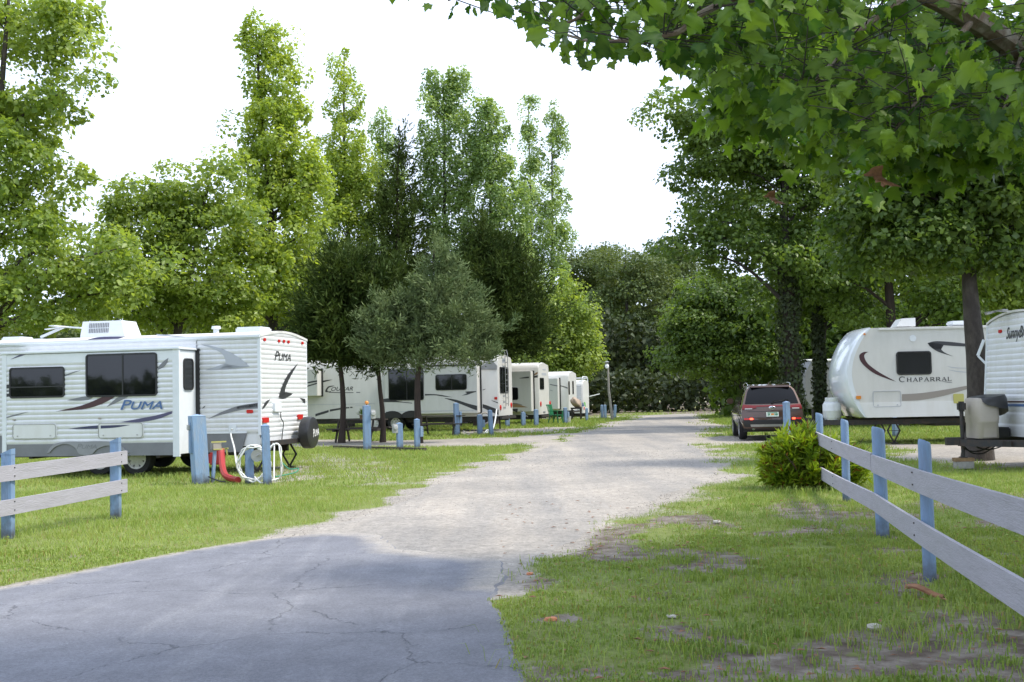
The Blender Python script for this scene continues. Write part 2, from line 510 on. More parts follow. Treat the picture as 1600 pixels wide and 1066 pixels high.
def gravel_field(x, y):
    dr = sdist(grav, x, y)
    far = np.clip(y / 14.0, 0.7, 3)
    n = (fbm(x, y, 0.8, 5) - 0.5)
    g = 1 - sstep(-0.1, 0.55, dr / far * 1.0 + n * 0.9)
    right = sstep(-1, 2, x - y * 0.06) * sstep(9, 11, y) * (1 - sstep(22, 26, y))
    g = np.maximum(g, right * 0.55 * (1 - sstep(0.0, 1.1, dr + n * 2.2)))
    da = sdist(asph, x, y)
    g = np.maximum(g, (1 - sstep(0.0, np.where(x > -1.2, 0.10, 0.24), da + n * 0.25)) * np.where((x > -1.2) & (y < 9.6), 0.25, 0.9))
    dl = sdist(lane, x, y)
    g = np.maximum(g, 1 - sstep(-0.2, 0.6, dl + n * 1.2))
    for (p, s, e) in pads:
        d = sdist(p, x, y)
        g = np.maximum(g, s * (1 - sstep(-e * 1.2, e, d + n * 2.6)))
    return np.clip(g, 0, 1)
def bare_field(x, y):
    right = sstep(-0.5, 0.8, x) * (1 - sstep(13, 18, y))
    n = fbm(x, y, 0.9, 23)
    b = sstep(0.50, 0.68, n) * (0.24 + 0.58 * right)
    for (cx, cy, rx, ry, s) in bares:
        d = np.sqrt(((x - cx) / rx) ** 2 + ((y - cy) / ry) ** 2) + (fbm(x, y, 0.35, 31) - 0.5) * 1.6
        b = np.maximum(b, s * (1 - sstep(0.5, 1.15, d)))
    b = np.maximum(b, 0.9 * sstep(66, 80, y) * sstep(0.3, 0.6, fbm(x, y, 3, 77)))     # leaf litter under the far wood
    return np.clip(b, 0, 1)

gx = np.concatenate([[-900, -300, -120, -70, -50, -38, -30, -25, -21, -18, -16], np.arange(-14.4, 14.5, 0.16), [16, 18, 21, 25, 30, 38, 50, 70, 120, 300, 900]])
gy = np.concatenate([[-300, -60, -20, -8, -2, 0.5], np.arange(2.0, 30, 0.15), np.arange(30, 50, 0.35), np.arange(50, 96, 1.0), [100, 110, 130, 180, 300, 1200]])
GX, GY = np.meshgrid(gx, gy)
gxf, gyf = GX.ravel(), GY.ravel()
G_g, G_b = gravel_field(gxf, gyf), bare_field(gxf, gyf)
near_road = np.minimum(np.minimum(sdist(asph, gxf, gyf), sdist(grav, gxf, gyf)), sdist(lane, gxf, gyf))
gz = -0.035 * fbm(gxf, gyf, 1.1, 3) * sstep(0.5, 1.5, near_road) - 0.004 * (near_road <= 0)
nx, ny = len(gx), len(gy)
idx = np.arange(nx * ny).reshape(ny, nx)
q = np.stack([idx[:-1, :-1], idx[:-1, 1:], idx[1:, 1:], idx[1:, :-1]], -1).reshape(-1, 4)
me = npmesh('ground', np.stack([gxf, gyf, gz], 1), q)
for nm, ar in (('gravel', G_g), ('bare', G_b)):
    a = me.attributes.new(nm, 'FLOAT', 'POINT')
    a.data.foreach_set('value', ar.astype(np.float32))
me.polygons.foreach_set('use_smooth', [True] * len(me.polygons))

def N(t, kind, **kw):
    n = t.nodes.new(kind)
    for k, v in kw.items():
        if k in ('dt',): n.data_type = v
        elif k == 'op': n.operation = v
        elif k == 'blend': n.blend_type = v
        else: n.inputs[k].default_value = v
    return n
def noise(t, vec, scale, detail=5, rough=0.6):
    n = N(t, 'ShaderNodeTexNoise', Scale=scale, Detail=detail, Roughness=rough)
    t.links.new(vec, n.inputs['Vector'])
    return n.outputs['Fac']
def ramp(t, fac, *els):
    r = t.nodes.new('ShaderNodeValToRGB')
    while len(r.color_ramp.elements) < len(els): r.color_ramp.elements.new(0.5)
    for e, (p, c) in zip(r.color_ramp.elements, els):
        e.position, e.color = p, ((*c, 1) if hasattr(c, '__len__') else (c, c, c, 1))
    t.links.new(fac, r.inputs['Fac'])
    return r.outputs['Color']
def mixc(t, fac, a, b, blend='MIX'):
    n = t.nodes.new('ShaderNodeMix')
    n.data_type, n.blend_type = 'RGBA', blend
    for s, v in (('Factor', fac), ('A', a), ('B', b)):
        if hasattr(v, 'is_output'): t.links.new(v, n.inputs[s])
        elif hasattr(v, '__len__'): n.inputs[s].default_value = (*v, 1)
        else: n.inputs[s].default_value = v
    return n.outputs['Result']
def mathn(t, op, a, b=0.0):
    n = t.nodes.new('ShaderNodeMath')
    n.operation = op
    for i, v in enumerate((a, b)):
        if hasattr(v, 'is_output'): t.links.new(v, n.inputs[i])
        else: n.inputs[i].default_value = v
    return n.outputs[0]
def bumpn(t, b, h, strength, dist):
    n = N(t, 'ShaderNodeBump', Strength=strength, Distance=dist)
    t.links.new(h, n.inputs['Height'])
    t.links.new(n.outputs['Normal'], b.inputs['Normal'])
def voro(t, vec, scale, feature='F1', out='Distance', rnd=1.0):
    n = t.nodes.new('ShaderNodeTexVoronoi')
    n.feature = feature
    n.inputs['Scale'].default_value = scale
    n.inputs['Randomness'].default_value = rnd
    t.links.new(vec, n.inputs['Vector'])
    return n.outputs[out]

def gravel_colour(t, vec):
    """crushed limestone: pale fines with grey and buff stones in it"""
    big = noise(t, vec, 0.45, 4)
    base = ramp(t, big, (0.30, (0.285, 0.262, 0.236)), (0.55, (0.365, 0.330, 0.290)), (0.75, (0.435, 0.388, 0.335)))
    st = voro(t, vec, 34, 'F1', 'Color')
    stv = mathn(t, 'MULTIPLY', N_sep(t, st), 1.0)
    stones = ramp(t, stv, (0.0, 0.72), (0.35, 0.90), (0.8, 1.04), (1.0, 1.15))
    c = mixc(t, 0.75, base, stones, 'MULTIPLY')
    f = noise(t, vec, 7, 7, 0.8)
    c = mixc(t, 0.85, c, ramp(t, f, (0.3, 0.68), (0.7, 1.25)), 'MULTIPLY')
    return c, st
def N_sep(t, col):
    n = t.nodes.new('ShaderNodeSeparateColor')
    t.links.new(col, n.inputs[0])
    return n.outputs[0]

m, t, b = nodes_of('ground_material')
tcn = t.nodes.new('ShaderNodeTexCoord')
vec = tcn.outputs['Object']
ag = t.nodes.new('ShaderNodeAttribute'); ag.attribute_name = 'gravel'
ab = t.nodes.new('ShaderNodeAttribute'); ab.attribute_name = 'bare'
n1, n2, n3 = noise(t, vec, 1.3, 6), noise(t, vec, 14, 5, 0.7), noise(t, vec, 55, 3, 0.7)
green = ramp(t, n2, (0.25, (0.110, 0.145, 0.040)), (0.5, (0.185, 0.235, 0.062)), (0.75, (0.270, 0.310, 0.105)))
green = mixc(t, ramp(t, n1, (0.35, 0.0), (0.7, 0.55)), green, (0.155, 0.140, 0.060))
soil = ramp(t, n2, (0.25, (0.15, 0.122, 0.10)), (0.55, (0.255, 0.222, 0.19)), (0.8, (0.36, 0.322, 0.285)))
soil = mixc(t, ramp(t, noise(t, vec, 4, 5), (0.40, 0.0), (0.62, 0.75)), soil, (0.085, 0.058, 0.042))
fb = mathn(t, 'ADD', ab.outputs['Fac'], mathn(t, 'MULTIPLY', mathn(t, 'SUBTRACT', n2, 0.5), 1.1))
c = mixc(t, ramp(t, fb, (0.30, 0.0), (0.55, 1.0)), green, soil)
gc, gst = gravel_colour(t, vec)
fg = mathn(t, 'ADD', ag.outputs['Fac'], mathn(t, 'MULTIPLY', mathn(t, 'SUBTRACT', n2, 0.5), 1.0))
c = mixc(t, ramp(t, fg, (0.34, 0.0), (0.62, 1.0)), c, gc)
t.links.new(c, b.inputs['Base Color'])
b.inputs['Roughness'].default_value = 0.95
b.inputs['Specular IOR Level'].default_value = 0.15
bumpn(t, b, mathn(t, 'ADD', n2, mathn(t, 'MULTIPLY', n3, 0.5)), 0.8, 0.03)
tag(link('ground', me, m), kind='structure')

def skirt(name, poly, z, mat, road):
    """the feathered edge that takes a road sheet down into the ground"""
    P = np.asarray(poly, float)
    area = np.sum(P[:, 0] * np.roll(P[:, 1], -1) - np.roll(P[:, 0], -1) * P[:, 1])
    T_ = np.roll(P, -1, 0) - np.roll(P, 1, 0)
    T_ /= np.linalg.norm(T_, axis=1)[:, None] + 1e-9
    Nn = np.stack([T_[:, 1], -T_[:, 0]], 1) * (1 if area > 0 else -1)
    n = len(P)
    V = np.concatenate([np.column_stack([P, np.full(n, z)]), np.column_stack([P + Nn * .07, np.full(n, -.016)])])
    i = np.arange(n)
    j = (i + 1) % n
    F = np.concatenate([np.stack([i, j, j + n], 1), np.stack([i, j + n, i + n], 1)])
    if area > 0: F = F[:, ::-1]
    me = npmesh(name, V, F)
    a = me.attributes.new('dust', 'FLOAT', 'POINT')
    a.data.foreach_set('value', np.full(2 * n, .45, dtype=np.float32))
    return tag(link(name, me, mat, road), kind='structure')
def sheet(name, poly, z, mat):
    P = [Vector((p[0], p[1], 0)) for p in poly]
    tri = tessellate_polygon([P])
    me = npmesh(name, np.array([(p.x, p.y, z) for p in P]), np.array(tri))
    bm = bmesh.new(); bm.from_mesh(me); bmesh.ops.recalc_face_normals(bm, faces=bm.faces[:])
    for f in bm.faces:
        if f.normal.z < 0: f.normal_flip()
    bm.to_mesh(me); bm.free()
    return tag(link(name, me, mat), kind='structure')

m, t, b = nodes_of('gravel_material')
vec = t.nodes.new('ShaderNodeTexCoord').outputs['Object']
gc, gst = gravel_colour(t, vec)
mpn = t.nodes.new('ShaderNodeMapping')
mpn.inputs['Rotation'].default_value = (0, 0, R(10))
mpn.inputs['Scale'].default_value = (1.0, 0.10, 1)
t.links.new(vec, mpn.inputs['Vector'])
tr = noise(t, mpn.outputs['Vector'], 0.9, 4)
gc = mixc(t, ramp(t, tr, (0.40, 0.0), (0.60, 0.9)), gc, mixc(t, 1.0, gc, (0.72, 0.755, 0.81), 'MULTIPLY'))
t.links.new(gc, b.inputs['Base Color'])
b.inputs['Roughness'].default_value = 0.95
b.inputs['Specular IOR Level'].default_value = 0.15
bumpn(t, b, mathn(t, 'ADD', N_sep(t, gst), mathn(t, 'MULTIPLY', noise(t, vec, 60, 3, 0.7), 0.6)), 0.45, 0.015)
grav_r = ragged(grav, 0.10, 0.16, 41, 0.6)
skirt('road_edge', grav_r, 0.004, m, sheet('gravel_road', grav_r, 0.004, m))
lane_r = ragged(lane, 0.4, 0.10, 43, 1.5)
skirt('road_edge', lane_r, 0.002, m, sheet('gravel_lane', lane_r, 0.002, m))

m, t, b = nodes_of('asphalt_material')
vec = t.nodes.new('ShaderNodeTexCoord').outputs['Object']
big = noise(t, vec, 0.35, 5)
c = ramp(t, big, (0.3, (0.132, 0.135, 0.157)), (0.6, (0.174, 0.178, 0.203)), (0.8, (0.212, 0.216, 0.240)))
mpn = t.nodes.new('ShaderNodeMapping')
mpn.inputs['Rotation'].default_value = (0, 0, R(22))
mpn.inputs['Scale'].default_value = (1.3, 0.16, 1)
t.links.new(vec, mpn.inputs['Vector'])
st = noise(t, mpn.outputs['Vector'], 1.4, 6, 0.7)
c = mixc(t, ramp(t, st, (0.50, 0.0), (0.80, 0.6)), c, (0.29, 0.29, 0.305))
ad = t.nodes.new('ShaderNodeAttribute'); ad.attribute_name = 'dust'
df = mathn(t, 'ADD', ad.outputs['Fac'], mathn(t, 'MULTIPLY', mathn(t, 'SUBTRACT', noise(t, vec, 5, 6, 0.7), 0.5), 0.9))
c = mixc(t, ramp(t, df, (0.35, 0.0), (0.95, 0.9)), c, (0.33, 0.302, 0.270))
gr = noise(t, vec, 60, 5, 0.9)
c = mixc(t, 0.9, c, ramp(t, gr, (0.3, 0.5), (0.7, 1.5)), 'MULTIPLY')
c = mixc(t, 0.6, c, ramp(t, noise(t, vec, 2.6, 6, 0.75), (0.32, 0.72), (0.68, 1.22)), 'MULTIPLY')
# cracks: warped cell borders, only where a broad noise lets them through
wn = N(t, 'ShaderNodeTexNoise', Scale=1.7, Detail=5, Roughness=0.7)
t.links.new(vec, wn.inputs['Vector'])
wv = t.nodes.new('ShaderNodeVectorMath'); wv.operation = 'MULTIPLY_ADD'
t.links.new(wn.outputs['Color'], wv.inputs[0]); wv.inputs[1].default_value = (0.42, 0.42, 0.42); t.links.new(vec, wv.inputs[2])
e1 = voro(t, wv.outputs[0], 0.62, 'DISTANCE_TO_EDGE')
e2 = voro(t, wv.outputs[0], 1.9, 'DISTANCE_TO_EDGE')
k1 = ramp(t, e1, (0.001, 0.75), (0.0048, 0.0))
k2 = mixc(t, 1.0, ramp(t, e2, (0.002, 0.45), (0.008, 0.0)), ramp(t, noise(t, vec, 0.5, 3), (0.54, 0.0), (0.66, 1.0)), 'MULTIPLY')
brk = ramp(t, noise(t, vec, 2.2, 3), (0.36, 0.10), (0.52, 0.9))
ck = mixc(t, 1.0, mixc(t, 1.0, k1, k2, 'LIGHTEN'), brk, 'MULTIPLY')
c = mixc(t, ck, c, (0.030, 0.030, 0.036))
t.links.new(c, b.inputs['Base Color'])
b.inputs['Roughness'].default_value = 0.85
b.inputs['Specular IOR Level'].default_value = 0.3
bumpn(t, b, mathn(t, 'SUBTRACT', gr, mathn(t, 'MULTIPLY', N_sep(t, ck), 3.0)), 0.5, 0.01)
asph_r = ragged(asph, 0.05, 0.075, 47, 0.35)
from mathutils.geometry import delaunay_2d_cdt
xs_, ys_ = np.meshgrid(np.arange(-9, 1.2, .22), np.arange(2.2, 13.2, .22))
xs_, ys_ = xs_.ravel() + rng.uniform(-.06, .06, xs_.size), ys_.ravel() + rng.uniform(-.06, .06, ys_.size)
kk = sdist(asph_r, xs_, ys_) < -0.08
pts_ = [Vector((p[0], p[1])) for p in asph_r] + [Vector((a, c_)) for a, c_ in zip(xs_[kk], ys_[kk])]
cv, ce, cf = delaunay_2d_cdt(pts_, [], [list(range(len(asph_r)))], 1, 1e-6)[:3]
cvx = np.array([(v.x, v.y, 0.009) for v in cv])
fl_ = np.array([f if (cv[f[1]] - cv[f[0]]).cross(cv[f[2]] - cv[f[0]]) > 0 else [f[0], f[2], f[1]] for f in cf if len(f) == 3])
me = npmesh('asphalt_road', cvx, fl_)
gl = np.array(gp([(500, 835), (560, 833), (592, 838), (608, 848), (616, 860), (680, 866), (745, 873), (782, 876), (786, 895), (772, 918)]))
def dline(x, y, L):
    d = np.full(len(x), 1e9)
    for a, b_ in zip(L, L[1:]):
        v = b_ - a
        tt = np.clip(((x - a[0]) * v[0] + (y - a[1]) * v[1]) / (v @ v), 0, 1)
        d = np.minimum(d, np.hypot(x - a[0] - tt * v[0], y - a[1] - tt * v[1]))
    return d
gl2 = np.array(gp([(0, 922), (120, 897), (200, 880), (300, 862), (400, 846), (500, 835)]))
dd = np.maximum(1 - sstep(0.0, 0.55, dline(cvx[:, 0], cvx[:, 1], gl)), .8 * (1 - sstep(0.0, 0.25, dline(cvx[:, 0], cvx[:, 1], gl2))))
a = me.attributes.new('dust', 'FLOAT', 'POINT')
a.data.foreach_set('value', dd.astype(np.float32))
skirt('road_edge', asph_r, 0.009, m, tag(link('asphalt_road', me, m), kind='structure'))

# ---- grass: three bands of real blades, thinner where the ground is bare or gravelly
def blades(X, Y, h, wd, tint, seg, seed):
    r = np.random.default_rng(seed)
    n = len(X)
    a = r.uniform(0, 2 * np.pi, n)
    lean = r.uniform(0.3, 1.5, n) * h
    la = r.uniform(0, 2 * np.pi, n)
    px, py = np.cos(a) * wd / 2, np.sin(a) * wd / 2
    lx, ly = np.cos(la) * lean, np.sin(la) * lean
    z0 = np.full(n, -0.03)
    if seg == 2:
        V = np.stack([np.stack([X - px, Y - py, z0], 1), np.stack([X + px, Y + py, z0], 1),
                      np.stack([X - px * .8 + lx * .35, Y - py * .8 + ly * .35, h * .62], 1), np.stack([X + px * .8 + lx * .35, Y + py * .8 + ly * .35, h * .62], 1),
                      np.stack([X + lx, Y + ly, h * (1 - .35 * lean / h)], 1)], 1).reshape(-1, 3)
        F = (np.arange(n)[:, None, None] * 5 + np.array([[0, 1, 3], [0, 3, 2], [2, 3, 4]])[None]).reshape(-1, 3)
        return V, F, np.repeat(tint, 5)
    V = np.stack([np.stack([X - px, Y - py, z0], 1), np.stack([X + px, Y + py, z0], 1), np.stack([X + lx, Y + ly, h], 1)], 1).reshape(-1, 3)
    F = np.arange(n * 3).reshape(-1, 3)
    return V, F, np.repeat(tint, 3)
def sow(y0, y1, dens, h, wd, seg, seed, tuft):
    r = np.random.default_rng(seed)
    xm = y1 * 0.46 + 2.6
    n = int((y1 - y0) * 2 * xm * dens / tuft)
    X, Y = r.uniform(-xm, xm, n), r.uniform(y0, y1, n)
    k = np.abs(X) < Y * 0.46 + 2.6
    X, Y = X[k], Y[k]
    hm = 0.5 + 0.9 * fbm(X, Y, 1.6, 61)
    X, Y = np.repeat(X, tuft), np.repeat(Y, tuft)
    hm = np.repeat(hm, tuft)
    X = X + r.normal(0, 0.030 * (1 + y0 / 20), len(X))
    Y = Y + r.normal(0, 0.035 * (1 + y0 / 20), len(X))
    g, bb = gravel_field(X, Y), bare_field(X, Y)
    patch = .6 * fbm(X, Y, 0.5, 71) + .4 * fbm(X, Y, 0.16, 73, 2)
    right = sstep(-0.5, 0.8, X) * (1 - sstep(13, 18, Y))
    p = (1 - sstep(0.25, 0.75, g + (patch - .5) * .5)) * (1 - 0.93 * sstep(0.25, 0.95, bb + r.uniform(-.2, .2, len(X)))) * (1 - right * 0.80 * sstep(0.45, 0.57, patch))
    p *= np.where(Y < 22, 1 - .5 * sstep(0.45, 0.58, patch) * (1 - right), 1)
    p *= (sdist(asph, X, Y) > -0.02) * 1.0
    p = np.where(Y > 70, p * 0.15, p)
    k = r.uniform(0, 1, len(X)) < p
    X, Y, hm = X[k], Y[k], hm[k]
    n = len(X)
    tint = np.clip(0.55 * fbm(X, Y, 2.2, 81) + 0.15 * (X < 0) + r.uniform(-0.05, 0.42, n), 0, 0.94)
    tint = np.where(r.uniform(0, 1, n) < 0.06, 1.0, tint)
    return blades(X, Y, h * hm * r.uniform(0.5, 1.35, n), wd * r.uniform(0.6, 1.3, n), tint, seg, seed + 1)
def cat(parts):
    V, F, T, o = [], [], [], 0
    for (v, f, tt) in parts:
        V.append(v); F.append(f + o); T.append(tt)
        o += len(v)
    return np.concatenate(V), np.concatenate(F), np.concatenate(T)
bands = [sow(3.2, 7, 3600, 0.034, 0.0085, 2, 101, 10), sow(7, 12, 2500, 0.036, 0.0095, 2, 103, 9), sow(12, 20, 1100, 0.048, 0.011, 1, 105, 6),
         sow(20, 36, 340, 0.060, 0.018, 1, 107, 5), sow(36, 82, 90, 0.10, 0.045, 1, 109, 5)]
V, F, T = cat(bands)
tag(link('grass', npmesh('grass', V, F, T), M['grass_blade']), kind='stuff')

# taller yellow-green tufts by the fence posts and through the lawn edge
def tall_tufts():
    r = np.random.default_rng(5)
    parts = []
    spots = [(1340, 975, 60), (1380, 985, 90), (1430, 1000, 70), (1520, 965, 60), (1455, 920, 40), (1320, 1000, 40), (1560, 940, 50), (930, 1010, 50), (1000, 1000, 40), (880, 1030, 40), (1090, 1020, 30),
             (830, 1030, 30), (825, 985, 30), (1150, 1000, 40), (1230, 990, 30), (30, 835, 40), (190, 805, 30), (330, 752, 60), (300, 745, 60), (350, 745, 40), (440, 748, 30), (1270, 770, 50), (1240, 770, 50), (1300, 765, 40),
             (90, 740, 60), (150, 742, 80), (230, 745, 80), (50, 735, 60), (270, 745, 60), (825, 905, 20), (850, 885, 20)]
    for (a, b, n) in spots:
        g = ground(a, b)
        X, Y = r.normal(g.x, 0.16, n), r.normal(g.y, 0.16, n)
        parts.append(blades(X, Y, r.uniform(0.05, 0.15, n), r.uniform(0.004, 0.008, n) * max(1, g.y / 9), np.clip(r.normal(0.6, 0.2, n), 0, 0.97), 2, int(a)))
    return cat(parts)
V, F, T = tall_tufts()
tag(link('grass_tufts', npmesh('grass_tufts', V, F, T), M['grass_blade']), kind='stuff')

# low broad-leaved weeds pressed into the near lawn
def weeds():
    r = np.random.default_rng(15)
    n = 9000
    Y = r.uniform(4.5, 14, n)
    X = r.uniform(-7, 6, n)
    k = (fbm(X, Y, 0.5, 91) > 0.5) & (gravel_field(X, Y) < 0.25) & (bare_field(X, Y) < 0.55) & (np.abs(X) < Y * .46 + .8) & (sdist(asph, X, Y) > 0.05)
    X, Y = X[k], Y[k]
    n = len(X)
    s = r.uniform(0.012, 0.03, n)
    a = r.uniform(0, 2 * np.pi, n)
    z = r.uniform(0.004, 0.035, n)
    tl = r.uniform(-0.4, 0.4, (n, 2))
    tm = [(0, 0), (.5, .35), (.55, .8), (0, 1.15), (-.55, .8), (-.5, .35)]
    V = np.zeros((n, 6, 3))
    for i, (u, v) in enumerate(tm):
        dx, dy = s * (u * np.cos(a) - v * np.sin(a)), s * (u * np.sin(a) + v * np.cos(a))
        V[:, i] = np.stack([X + dx, Y + dy, z + dx * tl[:, 0] + dy * tl[:, 1]], 1)
    F = (np.arange(n)[:, None, None] * 6 + np.array([[0, 1, 2], [0, 2, 3], [0, 3, 4], [0, 4, 5]])[None]).reshape(-1, 3)
    return V.reshape(-1, 3), F, np.repeat(np.clip(r.normal(0.3, 0.15, n), 0, .9), 6)
V, F, T = weeds()
tag(link('ground_cover', npmesh('ground_cover', V, F, T), M['grass_blade']), kind='stuff')

# loose stones on the gravel and along its edges
def stones():
    r = np.random.default_rng(9)
    X, Y = [], []
    for (n, y0, y1) in ((8000, 9.5, 17), (6000, 17, 30)):
        y = r.uniform(y0, y1, n * 3)
        x = r.uniform(-5, 8, n * 3)
        g = gravel_field(x, y)
        k = (r.uniform(0, 1, n * 3) < g ** 2 * (sdist(asph, x, y) > -0.12 * r.uniform(0, 1, n * 3) ** 2)) & (np.abs(x) < y * .5)
        X.append(x[k][:n]); Y.append(y[k][:n])
    X, Y = np.concatenate(X), np.concatenate(Y)
    n = len(X)
    s = (0.005 + 0.009 * r.uniform(0, 1, n) ** 3) * np.clip(Y / 14, 0.8, 1.8)
    oc = np.array([(1, 0, 0), (0, 1, 0), (-1, 0, 0), (0, -1, 0), (0, 0, .7), (0, 0, -.7)], float)
    V = oc[None] * s[:, None, None] * r.uniform(0.6, 1.3, (n, 6, 1))
    a = r.uniform(0, 6.28, n)[:, None]
    x2, y2 = V[..., 0] * np.cos(a) - V[..., 1] * np.sin(a), V[..., 0] * np.sin(a) + V[..., 1] * np.cos(a)
    V = np.stack([x2 + X[:, None], y2 + Y[:, None], V[..., 2] + 0.002], -1)
    F = (np.arange(n)[:, None, None] * 6 + np.array([[0, 1, 4], [1, 2, 4], [2, 3, 4], [3, 0, 4], [1, 0, 5], [2, 1, 5], [3, 2, 5], [0, 3, 5]])[None]).reshape(-1, 3)
    return V.reshape(-1, 3), F, np.repeat(r.uniform(0, 1, n), 6)
m, t, b = nodes_of('stone_chip')
at = t.nodes.new('ShaderNodeAttribute'); at.attribute_name = 'tint'
t.links.new(ramp(t, at.outputs['Fac'], (0.0, (0.23, 0.215, 0.20)), (0.5, (0.31, 0.285, 0.255)), (1.0, (0.39, 0.355, 0.315))), b.inputs['Base Color'])
b.inputs['Roughness'].default_value = 0.9
V, F, T = stones()
tag(link('gravel', npmesh('gravel', V, F, T), m), kind='stuff')

# dry leaf scraps and twigs lying in the near lawn and along the road edge
def litter():
    r = np.random.default_rng(33)
    n = 1500
    Y = r.uniform(4.5, 16, n) ** 1.0
    X = r.uniform(-.2, 6.5, n)
    k = (np.abs(X) < Y * .46 + .5) & (sdist(asph, X, Y) > .05) & (r.uniform(0, 1, n) < .25 + .75 * bare_field(X, Y))
    X, Y = X[k], Y[k]
    n = len(X)
    s = r.uniform(.012, .04, n)
    a = r.uniform(0, 6.28, n)
    z = r.uniform(.006, .03, n)
    V = np.zeros((n, 4, 3))
    for i, (u, v, w_) in enumerate(((0, -1, 0), (.45, 0, .25), (0, 1, 0), (-.45, 0, .2))):
        V[:, i] = np.stack([X + s * (u * np.cos(a) - v * np.sin(a)), Y + s * (u * np.sin(a) + v * np.cos(a)), z + w_ * s], 1)
    F = (np.arange(n)[:, None, None] * 4 + np.array([[0, 1, 2], [0, 2, 3]])[None]).reshape(-1, 3)
    return V.reshape(-1, 3), F, np.repeat(r.uniform(0, 1, n), 4)
V, F, T = litter()
tag(link('leaf_litter', npmesh('leaf_litter', V, F, T), M['dead_leaf']), kind='stuff')
# ================================================================== TRAILERS
def catmull(pts, k=5):
    P = [Vector(p) for p in pts]
    if len(P) < 3: return P
    o = []
    for i in range(len(P) - 1):
        p0, p1, p2, p3 = P[max(i - 1, 0)], P[i], P[i + 1], P[min(i + 2, len(P) - 1)]
        for j in range(k):
            s = j / k
            o.append(0.5 * ((2 * p1) + (p2 - p0) * s + (2 * p0 - 5 * p1 + 4 * p2 - p3) * s * s + (3 * p1 - p0 - 3 * p2 + p3) * s ** 3))
    o.append(P[-1])
    return o
def rrect(u0, u1, v0, v1, r, k=4):
    r = min(r, (u1 - u0) / 2.01, (v1 - v0) / 2.01)
    o = []
    for (cx, cy, a0) in ((u1 - r, v1 - r, 0), (u0 + r, v1 - r, 90), (u0 + r, v0 + r, 180), (u1 - r, v0 + r, 270)):
        for j in range(k + 1):
            a = R(a0 + 90 * j / k)
            o.append((cx + r * math.cos(a), cy + r * math.sin(a)))
    return o
